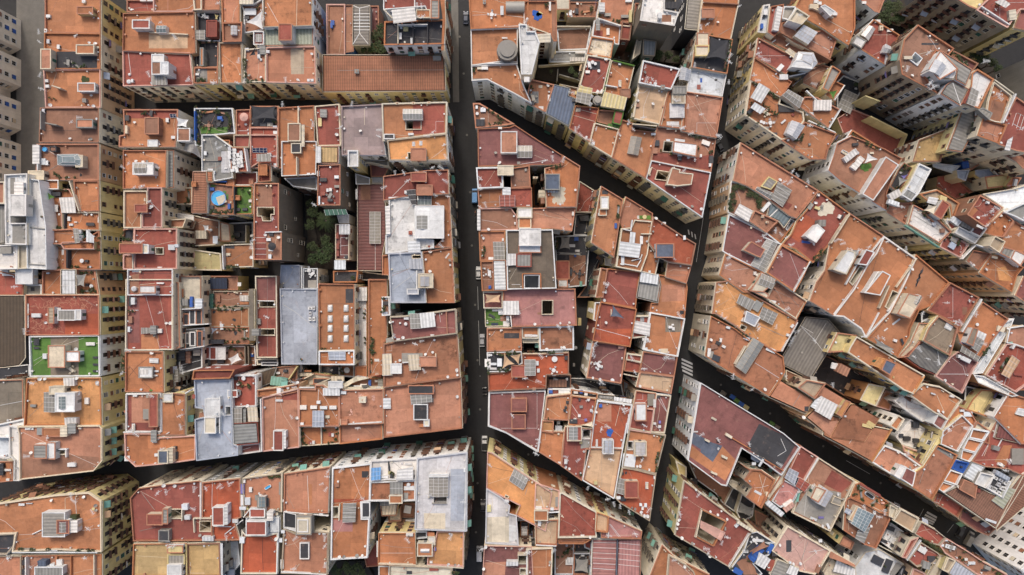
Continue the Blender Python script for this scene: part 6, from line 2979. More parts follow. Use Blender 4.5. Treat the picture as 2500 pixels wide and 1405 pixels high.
box .6 w 1630,115 1671,110 1671,150
d 1550,340 1460,380
a 1530,350 1490,430
pat o 1480,200 1560,200 1500,400 1400,350
wal .6 r 1520,400 1660,480
pat r 1440,0 1671,90 1671,200 1490,90
line 1440,20 1671,130
line 1450,0 1671,100
B 21 w g|1190,355 1310,400 1270,460 1220,550 1105,490|pale fibre slope roof beside white machine box
B 22 w g|1270,450 1400,480 1320,600 1215,555|white machine box roof by rooftop cooling units
B 21 k w|1400,460 1550,540 1480,690 1330,600|dark tray holding rows of white cooling units
ac 1410,505 1460,525 1505,550 1440,565 1470,600 1490,605 1370,590 1405,610 1440,645 1390,600
box 1.4 L 1420,430 1545,500 1530,530 1405,465
wal 1.2 w 1550,545 1475,690
B 20 J c|1110,510 1350,640 1480,690 1640,480 1700,440 1671,560 1410,970 930,640 1040,590|long clay tile roof pitched beside white tower block
can .4 l 1510,590 1595,610 1480,790 1370,710
hut 1.6 b b 1120,520 1240,570 1220,690 1075,610
d 1070,590
box .6 r 1240,600 1270,640
box .5 w 1320,875 1420,910 1410,930 1320,890
B 17 r c|870,640 960,680 1110,780 1060,870 830,720|brick red lower terrace with white stripe frame
line 840,720 890,740
line 860,690 900,700
line 880,650 850,760
line 920,660 860,770
B 16 m c|1110,790 1320,910 1410,975 1340,1040 1240,1000 1070,880|deep maroon terrace low beside the lower street
line 1115,800 1065,890
B 20 J r|1671,470 1760,440 1760,700 1420,990 1410,970|red clay tile verge beside white tower
B 23 W W|1652,1360 2172,896 2700,1500 2200,2000|large white apartment block with many square windows
T 2060 1035
B 20 o c|60,680 110,560 160,545 340,670 430,740 430,830 340,830 200,740|planted strip terrace with grey inflatable boat
boat 240,665
pl 130,570 140,590 160,610 170,700 180,715 310,710 260,750 270,760 400,760 390,800 410,740 420,770 110,650 90,660 420,800
box .6 p 350,730 380,745
line 190,640 330,740
B 20 r c|145,540 340,655 350,690 330,680 150,570|narrow brick red sill along planted strip
B 20 b c|20,700 60,680 200,740 430,860 430,890 300,1160 190,1120 90,1050 0,990|red-brown roof with long glass pitched roof light
sky 2.4 140,780 290,850 200,1010 75,930
hut 2 t c 115,765 160,780 90,910 45,890
can 1.4 L 25,780 105,820 70,860 5,820
can 1 g 130,990 250,960 190,1110 105,1060
d 285,830 260,955
a 195,780 320,860 380,820
line 320,870 300,930
B 17 s c|0,1040 100,1100 70,1170 -40,1120|low red-brown step under glass roof light
B 21 c c|430,750 500,790 470,880 420,860|pale stone landing near planted strip
B 21 t c|530,790 700,880 640,1010 460,900|plain cream awning roof with zigzag iron edge
B 14 w w|440,920 540,990 650,1060 560,1240 490,1200 350,1100|packed little terrace of white furniture and black cabinets
box .9 k 430,950 480,970 450,1000 400,980
box .8 w 500,1010 540,1020 520,1060 480,1040
box .9 k 370,1070 410,1090 390,1110
box .8 g 560,1020 610,1040 570,1090
box .8 E 610,1050 640,1060 600,1110 575,1090
box .8 w 440,1050 470,1060 440,1100 420,1080
box .7 k 450,1110 500,1140 480,1160 440,1140
box .7 w 500,1160 560,1190 540,1210
box .6 c 500,1090 550,1110 530,1140
tank 480,1080 8
wal 1 c 330,1130 560,1250
B 20 r c|620,1080 700,1050 580,1250 540,1240|red strip slope beside packed white furniture
wal .8 w 720,1080 590,1270
B 20 r c|720,910 850,980 950,1060 890,1130 800,1110 730,1070 660,1020|red terrace bordered by climbing ivy mass
tr 760,1090 18
tr 790,1110 20
tr 820,1130 20
tr 850,1150 20
tr 880,1170 20
tr 910,1190 18
tr 740,1075 14
B 20 b c|950,1060 1150,1180 1300,1280 1520,1400 1480,1450 1240,1400 1080,1290 940,1200 890,1130|long dark patio strip with cream dining chairs
tab 1000,1145
box .6 w 930,1070 965,1090
box .6 w 905,1120 930,1140
box .8 w 970,1120 1040,1140 1010,1170
box .6 w 1120,1250 1150,1270
box .6 w 1160,1280 1220,1310
box .8 g 1320,1310 1370,1330 1360,1360 1310,1350
pl 1120,1185 1260,1270 1390,1360 1420,1390 1100,1250 1080,1240 1440,1400
mat e 1430,1395 20
box .8 k 1280,1350 1340,1370
d 1170,1300
B 20 r c|720,1100 880,1200 900,1230 820,1300 680,1330 600,1260|brick red terrace with white ribbed box and grey chest
box .8 w 715,1130 780,1170 750,1210 685,1175
box 1 g 740,1270 810,1290 780,1350 730,1320
box .6 k 780,1230 850,1290
box .5 w 800,1270 850,1300
pl 860,1240
B 18 c c|890,1215 970,1230 870,1440 760,1440 |bare cream roof sliver by ribbed blue roof
B 20 L c|1040,1270 1230,1400 1180,1500 970,1390|ribbed blue-white sheet roof at the bottom right
B 20 d c|970,1240 1040,1270 970,1380 920,1360|beige tent corner by ribbed blue roof
B 14 W W|200,1190 330,1160 560,1300 490,1480 120,1480 100,1330|white tower facade with paned stair windows near bottom
box .5 k 300,1220 380,1260 330,1320
box .5 k 400,1250 460,1280 400,1390 350,1370
box .6 g 490,1300 550,1320 490,1420
box .6 k 540,1320 640,1380 560,1480 510,1440
pl 380,1320
B 18 s c|650,1340 760,1390 730,1500 600,1500|salmon scrap roof cut by bottom edge
B 16 w w|-20,1290 100,1340 60,1500 -60,1500|white curved wall top cut by bottom edge
T 1648 1035
B 20 o c|-120,1120 0,1240 320,1400 330,1480 -260,1480|orange corner roof beyond the lower alley
T 1236 1035
B 21 s c|1510,1220 1671,1310 1740,1370 1780,1480 1490,1480|salmon roof corner at bottom edge beyond the alley
d 1655,1330
a 1555,1265
B 9 y y|1570,340 1671,400 1671,500 1600,470|yellow flank step by street behind red triangle
"""
PH = {}
WORDS = ['', 'first', 'second', 'third', 'fourth', 'fifth', 'sixth', 'seventh', 'eighth', 'ninth', 'tenth']
NUM = ['zero', 'one', 'two', 'three', 'four', 'five', 'six', 'seven', 'eight', 'nine', 'ten', 'eleven', 'twelve']
def note(o, desc, cat, b, group=None):
    """a thing standing on (or in) building b; its label is written once its neighbours are known"""
    THINGS.append((o, desc, cat, group, b, o.location.x, o.location.y))
def obox(m, c, hu, hv, ang, z0, z1, mi=0, bev=0.0):
    ca, sa = math.cos(ang), math.sin(ang)
    def q(hu, hv): return [(c[0] + u * ca - v * sa, c[1] + u * sa + v * ca) for u, v in ((-hu, -hv), (hu, -hv), (hu, hv), (-hu, hv))]
    if bev > 0:
        m.sides(q(hu, hv), z0, z1 - bev, mi)
        a, b = q(hu, hv), q(hu - bev, hv - bev)
        for i in range(4):
            j = (i + 1) % 4; m.face([(*a[i], z1 - bev), (*a[j], z1 - bev), (*b[j], z1), (*b[i], z1)], mi)
        m.fill(b, z1, mi=mi)
    else: m.prism(q(hu, hv), z0, z1, mi)

CACHE = {}
def cached(key, fn):
    if key not in CACHE: CACHE[key] = fn()
    return CACHE[key]

# --- small things that repeat: one mesh each, shared by the copies
def yagi():
    m = MB(); m.tube((0, 0, 0), (0, 0, 2.3), .05, 6); m.tube((-.8, 0, 2.2), (.8, 0, 2.2), .045, 5)
    for i in range(6):
        x = -.75 + i * .3; l = .55 - i * .05; m.tube((x, -l, 2.2), (x, l, 2.2), .036, 4)
    return m.mesh('tv_antenna', [MAT['metal']])
def grid_aerial():
    m = MB(); m.tube((0, 0, 0), (0, 0, 2.7), .055, 6)
    m.tube((-.75, 0, 2.6), (.75, 0, 2.6), .05, 5); m.tube((0, -.35, 2.62), (0, .55, 2.62), .05, 5)
    for x in (-.7, -.25, .25, .7): m.tube((x, -.3, 2.6), (x, .3, 2.6), .036, 4)
    m.tube((-.5, 0, 1.9), (.5, 0, 1.9), .036, 4)
    return m.mesh('mast_aerial', [MAT['metal']])
def dish():
    m = MB(); m.tube((0, 0, 0), (0, 0, .7), .04, 6)
    n = 14; rim = []; inn = []
    tl = R(40)
    def tr(x, y, z): return (x, y * math.cos(tl) - z * math.sin(tl), .8 + y * math.sin(tl) + z * math.cos(tl))
    for i in range(n):
        a = 6.2832 * i / n; rim.append(tr(.55 * math.cos(a), .62 * math.sin(a), .14)); inn.append(tr(.28 * math.cos(a), .3 * math.sin(a), .03))
    c = tr(0, 0, 0); cb = tr(0, 0, -.04); rb = [tr(.55 * math.cos(6.2832 * i / n), .62 * math.sin(6.2832 * i / n), .11) for i in range(n)]
    for i in range(n):
        j = (i + 1) % n
        m.face([inn[i], rim[i], rim[j], inn[j]][::-1]); m.face([c, inn[i], inn[j]]); m.face([cb, rb[j], rb[i]]); m.face([rim[i], rb[i], rb[j], rim[j]])
    m.tube(tr(0, -.6, .1), tr(0, 0, .62), .025, 5); m.tube(tr(0, 0, .55), tr(0, 0, .7), .06, 6)
    return m.mesh('satellite_dish', [MAT['metal']])
def ac_meshes():
    m = MB(); m.box(-.48, .48, -.19, .19, .08, .72); m.box(-.4, -.34, -.22, .22, 0, .08); m.box(.34, .4, -.22, .22, 0, .08)
    body = m.mesh('casing', [MAT['metal']])
    m = MB(); m.cyl(0, 0, .27, 0, .05, 16)
    for k in range(3): m.bar((-.25 * math.cos(k * 1.047), -.25 * math.sin(k * 1.047)), (.25 * math.cos(k * 1.047), .25 * math.sin(k * 1.047)), .03, .05, .065)
    top = m.mesh('fan_grille', [MAT['paint']])
    m = MB(); m.tube((0, -.2, .4), (0, -.23, .4), .26, 14); side = m.mesh('fan_grille', [MAT['rubber']])
    return body, top, side
def pot_mesh():
    m = MB(); n = 10
    for (z0, r0, z1, r1) in ((0, .16, .3, .24), (.3, .27, .36, .27)):
        a = [(r0 * math.cos(6.2832 * i / n), r0 * math.sin(6.2832 * i / n), z0) for i in range(n)]
        b = [(r1 * math.cos(6.2832 * i / n), r1 * math.sin(6.2832 * i / n), z1) for i in range(n)]
        for i in range(n): m.face([a[i], a[(i + 1) % n], b[(i + 1) % n], b[i]])
    m.face([(.26 * math.cos(6.2832 * i / n), .26 * math.sin(6.2832 * i / n), .33) for i in range(n)])
    return m.mesh('pot', [MAT['paint']])
def chair_mesh():
    m = MB()
    m.box(-.23, .23, -.23, .23, .42, .47); m.box(-.23, .23, .19, .23, .47, .88)
    for x in (-.2, .2):
        for y in (-.2, .2): m.box(x - .02, x + .02, y - .02, y + .02, 0, .42)
        m.box(x - .03, x + .03, -.2, .2, .62, .65)
    return m.mesh('patio_chair', [MAT['paint']])
def table_mesh(rect):
    m = MB()
    if rect: m.box(-.8, .8, -.45, .45, .7, .75)
    else: m.cyl(0, 0, .6, .7, .75, 18)
    top = m.mesh('tabletop', [MAT['paint']])
    m = MB()
    if rect:
        for x in (-.7, .7):
            for y in (-.36, .36): m.box(x - .03, x + .03, y - .03, y + .03, 0, .7)
    else: m.cyl(0, 0, .05, 0, .7, 8); m.cyl(0, 0, .3, 0, .04, 12)
    return top, m.mesh('legs', [MAT['paint']])
def lounger_meshes():
    m = MB(); m.box(-.95, .35, -.32, .32, .3, .36)
    m.face([(.35, -.32, .33), (.95, -.32, .72), (.95, .32, .72), (.35, .32, .33)]); m.face([(.35, .32, .3), (.95, .32, .68), (.95, -.32, .68), (.35, -.32, .3)])
    bed = m.mesh('bed', [MAT['paint']])
    m = MB()
    for x in (-.85, .3, .6):
        for y in (-.28, .28): m.box(x - .025, x + .025, y - .025, y + .025, 0, .3)
    return bed, m.mesh('frame', [MAT['metal']])
def sofa_meshes():
    m = MB(); m.box(-.95, .95, -.42, .42, .05, .38); m.box(-.95, -.8, -.42, .42, .38, .6); m.box(.8, .95, -.42, .42, .38, .6); m.box(-.8, .8, .27, .42, .38, .78)
    fr = m.mesh('frame', [MAT['paint']])
    m = MB(); m.box(-.78, -.02, -.4, .26, .38, .5); m.box(.02, .78, -.4, .26, .38, .5)
    return fr, m.mesh('cushions', [MAT['cloth']])
def tank_mesh():
    m = MB(); m.cyl(0, 0, 1, 0, .85, 18); n = 18
    for (r0, z0, r1, z1) in ((1.03, .85, .7, 1.0),):
        for i in range(n):
            a, b = 6.2832 * i / n, 6.2832 * (i + 1) / n
            m.face([(r0 * math.cos(a), r0 * math.sin(a), z0), (r0 * math.cos(b), r0 * math.sin(b), z0), (r1 * math.cos(b), r1 * math.sin(b), z1), (r1 * math.cos(a), r1 * math.sin(a), z1)])
        m.face([(r1 * math.cos(6.2832 * i / n), r1 * math.sin(6.2832 * i / n), z1) for i in range(n)])
    m.cyl(0, 0, .25, 1.0, 1.08, 10)
    return m.mesh('water_tank', [MAT['paint']])
def umb_meshes():
    n = 10; m = MB(); ap = (0, 0, 2.5)
    rim = [(math.cos(6.2832 * i / n), math.sin(6.2832 * i / n), 2.05) for i in range(n)]
    low = [(x * 1.0, y * 1.0, 1.95) for x, y, z in rim]
    for i in range(n): m.face([ap, rim[i], rim[(i + 1) % n]]); m.face([rim[i], low[i], low[(i + 1) % n], rim[(i + 1) % n]])
    can = m.mesh('canopy', [MAT['cloth']])
    m = MB(); m.cyl(0, 0, .03, 0, 2.6, 8); m.cyl(0, 0, .28, 0, .1, 12)
    return can, m.mesh('pole', [MAT['metal']])
def furniture(name, meshes, colors, loc, rz, scale=None):
    e = link(name, None, None, loc, None, rz, scale)
    for me, c in zip(meshes, colors): link(me.name.split('.')[0], me, e, color=c)
    return e

def vent(rnd):
    m = MB(); r = rnd.choice((.12, .16, .2)); h = rnd.choice((.5, .7, .9)); m.cyl(0, 0, r, 0, h, 8); m.cyl(0, 0, r * 1.7, h + .06, h + .14, 8); m.box(-r * .3, r * .3, -r * .3, r * .3, h, h + .06)
    return m.mesh('vent_pipe', [MAT['paint']])
# --- tall prisms for sight lines
def sight(blds):
    vs, fs = [], []
    for b in blds:
        i = len(vs); n = len(b.w)
        vs += [(x, y, 0) for x, y in b.w] + [(x, y, b.z) for x, y in b.w]
        for k in range(n): fs.append((i + k, i + (k + 1) % n, i + n + (k + 1) % n, i + n + k))
        for t in tessellate_polygon([[Vector((x, y, 0)) for x, y in b.w]]): fs.append(tuple(i + n + q for q in t))
    return BVHTree.FromPolygons(vs, fs)

SHEETWORDS = ('corrugated', 'ribbed', 'sheet', 'fibre', 'metal', 'seam')
STAINWORDS = ('stain', 'blacken', 'mottled', 'speckled', 'streak', 'lichen', 'weathered', 'rust', 'black water', 'cracked', 'muddy', 'rough')
def build(blds):
    for i, b in enumerate(blds):
        b.rnd = random.Random(i * 77 + 5)
        b.z = b.z + ((i * 397) % 1009) * .00036
        b.w = ccw([P(x, y, b.z) for x, y in b.px])
        b.c = cen(b.w)
    solid = [b for b in blds if b.kind == 'B']
    bv = sight(solid)
    for b in blds: make_building(b, bv)

def make_building(b, bv):
    rnd = b.rnd; z = b.z; ph = b.phrase
    ox, oy = b.c
    if b.kind == 'Y':
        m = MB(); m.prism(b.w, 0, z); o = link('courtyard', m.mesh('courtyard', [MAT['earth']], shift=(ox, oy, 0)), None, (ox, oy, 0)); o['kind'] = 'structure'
        b.e = None
        for it in b.items: make_item(b, it, z, 0)
        return
    ytag = z < 14.4
    e = link('low_building' if ytag else 'town_house' if area(b.w) < 75 else 'apartment_building', None, None, (ox, oy, 0)); b.e = e
    art = 'an' if ph[0] in 'aeiou' else 'a'
    plain = re.search(r'(building|block|tower|house|wall|annex)\b', ph.split(' with ')[0].split(' beside ')[0])
    tag(e, (('low building with ' if ytag else 'building with ') + art + ' ' + ph), 'building', None)
    sheet = (any(w in re.split(' with | beside | by | between | under | next | below ', ph)[0] for w in SHEETWORDS) and b.col in 'gGFBSMLWwdyYPlXc') or b.col in 'FB'
    key = 'tile' if b.col in 'TJ' else 'sheet' if sheet else 'roof'
    stain = 1.0 if any(w in ph for w in STAINWORDS) or b.col == 'O' else rnd.choice((.12, .25, .4, .55)) if b.col not in 'wWLX' else .5
    lip = 0.0 if key != 'roof' or b.cop == 'n' else (.75 if not ytag else .5)
    sh = (ox, oy, 0)
    wc = rgba(b.wall, 1, .07, rnd)
    if b.wall == 'c' and rnd.random() < .45: wc = rgba(rnd.choice('yyydZtg'), 1, .1, rnd)
    if b.wall in 'cywWLpZ': wc = tuple(min(.84, v * 1.3) for v in wc[:3]) + (1,)
    m = MB(); m.sides(b.w, 0, z - (0 if not lip else .1))
    link('wall', m.mesh('wall', [MAT['wall']], shift=sh), e, color=wc)
    ud = longdir(b.w)
    if key == 'sheet': ud = ud if rnd.random() < .5 else (-ud[1], ud[0])
    inn = inset(b.w, rnd.uniform(.2, .36)); zr = z - lip
    if lip and (area(inn) < .52 * area(b.w) or area(inn) < 2): inn = b.w; zr = z; lip = 0
    # light wells are real shafts cut through the roof
    holes = []
    for k, (cmd, scl, pts, s) in enumerate(b.items):
        if cmd == 'well':
            hp = shape(pts, z); h2 = clip_in(hp, inn)
            if h2:
                holes.append(h2); zf = float(scl[0]) if scl else 7.0
                m = MB(); m.sides(h2[::-1], zf, zr + .45); m.fill(h2, zf)
                cb = inset(h2, -.22)
                m.sides(cb, zr - .05, zr + .45)
                for q in range(len(h2)):
                    j = (q + 1) % len(h2); m.face([(*cb[q], zr + .45), (*cb[j], zr + .45), (*h2[j], zr + .45), (*h2[q], zr + .45)])
                link('light_well', m.mesh('light_well', [MAT['wall']], shift=sh), e, color=rgba(rnd.choice('wcc'), 1, .1, rnd))
    m = MB(); m.fill(inn, zr, holes)
    link('roof', m.mesh('roof', [MAT[key]], ud, sh), e, color=rgba(b.col, stain, .13, rnd))
    if lip:
        cop = {'w': 'w', 'e': 'e', 'r': 'o'}.get(b.wall) if rnd.random() < .45 else None
        cop = cop or rnd.choice('oosssTTbcccpwd')
        if b.col in 'LwXWv' and rnd.random() < .8: cop = b.col if b.col != 'W' else 'w'
        if b.cop != '-': cop = b.cop
        if b.col in 'kKgH' and rnd.random() < .5: cop = 'w'
        out = inset(b.w, -.05); m = MB()
        m.sides(out, z - .12, z)
        for q in range(len(out)):
            j = (q + 1) % len(out)
            m.face([(*out[q], z), (*out[j], z), (*inn[j], z), (*inn[q], z)])
            m.face([(*out[j], z - .12), (*out[q], z - .12), (*inn[q], z - .12), (*inn[j], z - .12)])
        m.sides(inn[::-1], zr, z)
        link('parapet', m.mesh('parapet', [MAT['wall']], shift=sh), e, color=rgba(cop, 1, .08, rnd))
    elif key != 'roof':
        m = MB()
        for q in range(len(b.w)): m.bar(b.w[q], b.w[(q + 1) % len(b.w)], .18, z - .15, z + .07)
        link('eaves', m.mesh('eaves', [MAT['metal']], shift=sh), e, color=rgba('r' if 'maroon rim' in ph or 'maroon' in ph.split()[-1:] else rnd.choice('gcsd'), 1, .1, rnd))
    b.zr = zr; b.holes = holes; b.inn = inn
    if key == 'roof' and lip and area(inn) > 22:
        # vent pipes along the parapets and loose cables over the floor
        n = len(inn); per = [math.dist(inn[q], inn[(q + 1) % n]) for q in range(n)]; in2 = inset(inn, .45)
        for _ in range(min(7, 1 + int(sum(per) / 11))):
            q = rnd.choices(range(n), per)[0]; t = rnd.uniform(.06, .94); a, c = in2[q], in2[(q + 1) % n]
            x, y = a[0] + (c[0] - a[0]) * t, a[1] + (c[1] - a[1]) * t
            if not inside((x, y), inn) or any(inside((x, y), h) for h in holes): continue
            link('vent_pipe', cached('vent%d' % rnd.randrange(3), lambda: vent(rnd)), e, (x - ox, y - oy, zr), rgba(rnd.choice('wwwXgcs'), 1, .1, rnd), rnd.uniform(0, 6.28), rnd.uniform(.7, 1.25))
        for _ in range(rnd.choice((1, 1, 2, 3))):
            q1, q2 = rnd.sample(range(n), 2) if n > 2 else (0, 1); m = MB(); pts = []
            for q in (q1, q2):
                t = rnd.uniform(.1, .9); a, c = in2[q], in2[(q + 1) % n]; pts.append((a[0] + (c[0] - a[0]) * t, a[1] + (c[1] - a[1]) * t))
            k1 = (pts[0][0], pts[1][1]) if rnd.random() < .3 else (pts[0][0] * .6 + pts[1][0] * .4 + rnd.uniform(-.8, .8), pts[0][1] * .6 + pts[1][1] * .4 + rnd.uniform(-.8, .8))
            if not inside(k1, in2): continue
            for a, c in ((pts[0], k1), (k1, pts[1])): m.bar(a, c, .055, zr + .003, zr + .05)
            link('cable', m.mesh('cable', [MAT['paint']], shift=sh), e, color=rgba(rnd.choice('wcckgs'), 1, .1, rnd))
    facades(b, bv, e)
    for k, it in enumerate(b.items):
        if it[0] != 'well': make_item(b, it, zr, k)

# ------------------------------------------------------------------ facades
def facade_meshes():
    """windows and balconies in a frame whose +y points away from the wall"""
    d = {}
    for nm, w, h in (('small', .95, 1.25), ('tall', 1.2, 1.75)):
        m = MB(); m.box(-w / 2, w / 2, 0, .03, 0, h)
        d['pane_' + nm] = m.mesh('pane', [MAT['glass']])
        m = MB(); f = .09
        for x in (-w / 2 - f, w / 2): m.box(x, x + f, 0, .09, -f, h + f)
        m.box(-w / 2, w / 2, 0, .09, h, h + f); m.box(-.02, .02, .03, .06, 0, h); m.box(-w / 2 - .14, w / 2 + .14, 0, .2, -f - .08, -f)
        d['win_' + nm] = m.mesh('window', [MAT['paint']])
    m = MB(); m.box(-.62, .62, 0, .1, -.05, 1.35)
    for k in range(9): m.box(-.6, .6, .1, .12, .02 + k * .145, .1 + k * .145)
    d['blind'] = m.mesh('blind', [MAT['paint']])
    for nm, w, dp in (('wide', 2.2, .8), ('short', 1.5, .6)):
        m = MB(); m.box(-w / 2, w / 2, 0, dp, -.16, 0)
        d['slab_' + nm] = m.mesh('balcony', [MAT['wall']])
        m = MB(); t = .03
        m.box(-w / 2, w / 2, dp - t, dp, .95, 1.0)
        for x in (-w / 2, w / 2 - t): m.box(x, x + t, 0, dp - t, .95, 1.0)
        for k in range(int(w / .14) + 1): m.box(-w / 2 + k * .14, -w / 2 + k * .14 + .022, dp - t, dp - .005, 0, .95)
        for k in range(1, int(dp / .16)):
            for x in (-w / 2, w / 2 - t): m.box(x, x + .022, k * .16, k * .16 + .022, 0, .95)
        d['rail_' + nm] = m.mesh('railing', [MAT['metal']])
    m = MB(); m.box(-.6, .6, 0, .03, 0, 2.15); d['door'] = m.mesh('pane', [MAT['glass']])
    m = MB()
    a, b_ = (-1.0, .04, 2.45), (1.0, .04, 2.45); c, d_ = (1.0, 1.25, 1.35), (-1.0, 1.25, 1.35)
    m.face([a, d_, c, b_]); m.face([(-1, .04, 2.42), (1, .04, 2.42), (1, 1.25, 1.32), (-1, 1.25, 1.32)])
    m.face([d_, (-1, 1.25, 1.1), (1, 1.25, 1.1), c])
    d['awning'] = m.mesh('awning', [MAT['cloth']])
    m = MB()
    m.tube((-1, .95, 1.05), (1, .95, 1.05), .02, 4)
    x = -.95; k = 0
    while x < .9:
        w = .25 + .2 * ((k * 7) % 3) / 2; h = .5 + .12 * ((k * 5) % 4)
        m.face([(x, .96, 1.04), (x + w, .96, 1.04), (x + w, .99, 1.04 - h), (x, .99, 1.04 - h)]); x += w + .05; k += 1
    d['laundry'] = m.mesh('hanging_laundry', [MAT['cloth']])
    return d
NOWIN = set('bdgBFDOormksSTRHXl')
def facades(b, bv, e):
    if b.z < 10 or 'blank' in b.phrase: return
    F = cached('facade', facade_meshes); rnd = b.rnd; n = len(b.w); ox, oy = b.c; z = b.z
    count = 0; street = b.wall not in NOWIN
    grid = 'square windows' in b.phrase or 'institute' in b.phrase or 'paned stair' in b.phrase
    fr = rgba(rnd.choice('wwcb'), 1, .1, rnd); rail = rgba('k', 1); style = rnd.choice(('BW', 'BB', 'WB', 'BWW', 'WBW', 'BBW'))
    aw = rnd.choice('EEEgtNLb'); step = rnd.uniform(2.7, 3.2); flo = rnd.uniform(2.95, 3.25)
    slabc = tuple(v * .55 for v in rgba(rnd.choice('bbdgT'), 1, .15, rnd)[:3]) + (1,)  # slab colour darkened to paint in the clutter and shade on balcony tops
    if b.wall in 'd' or b.phrase.count('brown roof with black'): street = True
    for i in range(n):
        a, c = b.w[i], b.w[(i + 1) % n]; L = math.dist(a, c)
        if L < 2.6: continue
        tx, ty = (c[0] - a[0]) / L, (c[1] - a[1]) / L; nx, ny = ty, -tx
        mx, my = (a[0] + c[0]) / 2, (a[1] + c[1]) / 2
        if nx * -mx + ny * -my < .6: continue
        nb = max(1, int(L / step)); rz = math.atan2(ny, nx) - math.pi / 2
        nf = int((z - 1.6) / flo)
        vis = 0
        for q in range(nb):
            t = (q + .5) * L / nb; pat = style[q % len(style)]
            for f in range(nf):
                zf = z - 1.5 - (f + 1) * flo + .5
                if zf < .6: continue
                p = Vector((a[0] + tx * t + nx * .35, a[1] + ty * t + ny * .35, zf + 1.2))
                kz = K * (H - p.z) / H; qx, qy = 1250 + p.x / kz, 702.5 - p.y / kz
                if not (-40 < qx < 2540 and -40 < qy < 1445): continue
                seen = False
                for ex, ey in ((0, 0), (9, 0), (-9, 0), (0, 9), (0, -9)):
                    d = Vector((ex, ey, H)) - p; dist = d.length
                    if bv.ray_cast(p, d.normalized(), dist)[0] is None: seen = True; break
                if not seen: continue
                if bv.ray_cast(p, Vector((nx, ny, 0)), 2.2)[0] is not None: continue
                if not street and rnd.random() < .8: continue
                if count > 96: return
                lx, ly = a[0] + tx * t - ox, a[1] + ty * t - oy
                count += 1
                if rnd.random() < .07: continue
                def put(key, zz, colr, nm, off=.004, par=None):
                    if par: return link(nm, F[key], par, (0, off, zz), colr)
                    return link(nm, F[key], e, (lx + nx * off, ly + ny * off, zz), colr, rz)
                if grid or not street or pat == 'W' or b.wall in 'WL' and rnd.random() < .5:
                    kd = 'small' if not grid and rnd.random() < .6 else 'tall'
                    w = put('win_' + kd, zf + .75, fr, 'window'); link('pane', F['pane_' + kd], w)
                    if rnd.random() < (.5 if 'blue-shuttered' in b.phrase else .3): link('blind', F['blind'], w, (0, .05, .0), rgba('u' if 'blue' in b.phrase and rnd.random() < .4 else rnd.choice('gNbc'), 1, .15, rnd))
                else:
                    kd = 'wide' if step > 2.85 else 'short'
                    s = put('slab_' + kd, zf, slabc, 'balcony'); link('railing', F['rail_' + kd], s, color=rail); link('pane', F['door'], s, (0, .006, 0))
                    r = rnd.random()
                    if r < .12: link('awning', F['awning'], s, color=rgba(aw if rnd.random() < .7 else rnd.choice('Egtgc'), 1, .12, rnd))
                    elif r < .3: link('hanging_laundry', F['laundry'], s, color=rgba(rnd.choice('wwLVprg'), 1, .2, rnd))
                    elif r < .38: link('foliage', leafs()[rnd.randrange(3)], s, (rnd.uniform(-.6, .6), .6, .8), None, rnd.uniform(0, 6), .55)
        # cornice
        if street and L > 4 and b.z > 15:
            m = MB(); m.bar((a[0] + nx * .12 - ox, a[1] + ny * .12 - oy), (c[0] + nx * .12 - ox, c[1] + ny * .12 - oy), .22, z - .62, z - .34)
            link('cornice', m.mesh('cornice', [MAT['wall']]), e, color=wc_light(b))
def wc_light(b): return rgba('c' if b.wall in 'cy' else 'w' if b.wall in 'wWL' else b.wall, 1, .05, b.rnd)
def leafs():
    return cached('leafs', lambda: [leaf_cloud('foliage', 150, 11 + k, .13, .9, 5, .55) for k in range(4)])
def crowns():
    return cached('crowns', lambda: [leaf_cloud('crown', 850, 51 + k, .085, .8, 12, .72) for k in range(4)])
def patch_sheet(b, poly, z, name, mat, colr, k, thick=0.0):
    """a sheet of other floor laid on the roof, cut out round the light wells"""
    holes = [h for h in b.holes if all(inside(p, poly) for p in h)]
    m = MB(); zz = z + .006 + k * .0017; m.fill(poly, zz, holes)
    return link(name, m.mesh(name, [mat], longdir(poly), (*b.c, 0)), b.e, color=colr)
def blob(c, r, rnd, n=18, rough=.3):
    ph = [rnd.uniform(0, 6.28) for _ in range(4)]; out = []
    for i in range(n):
        a = 6.2832 * i / n; k = 1 + rough * (math.sin(2 * a + ph[0]) * .5 + math.sin(3 * a + ph[1]) * .4 + math.sin(7 * a + ph[2]) * .35) + rnd.uniform(-.1, .1)
        out.append((c[0] + r * k * math.cos(a), c[1] + r * k * math.sin(a)))
    return out
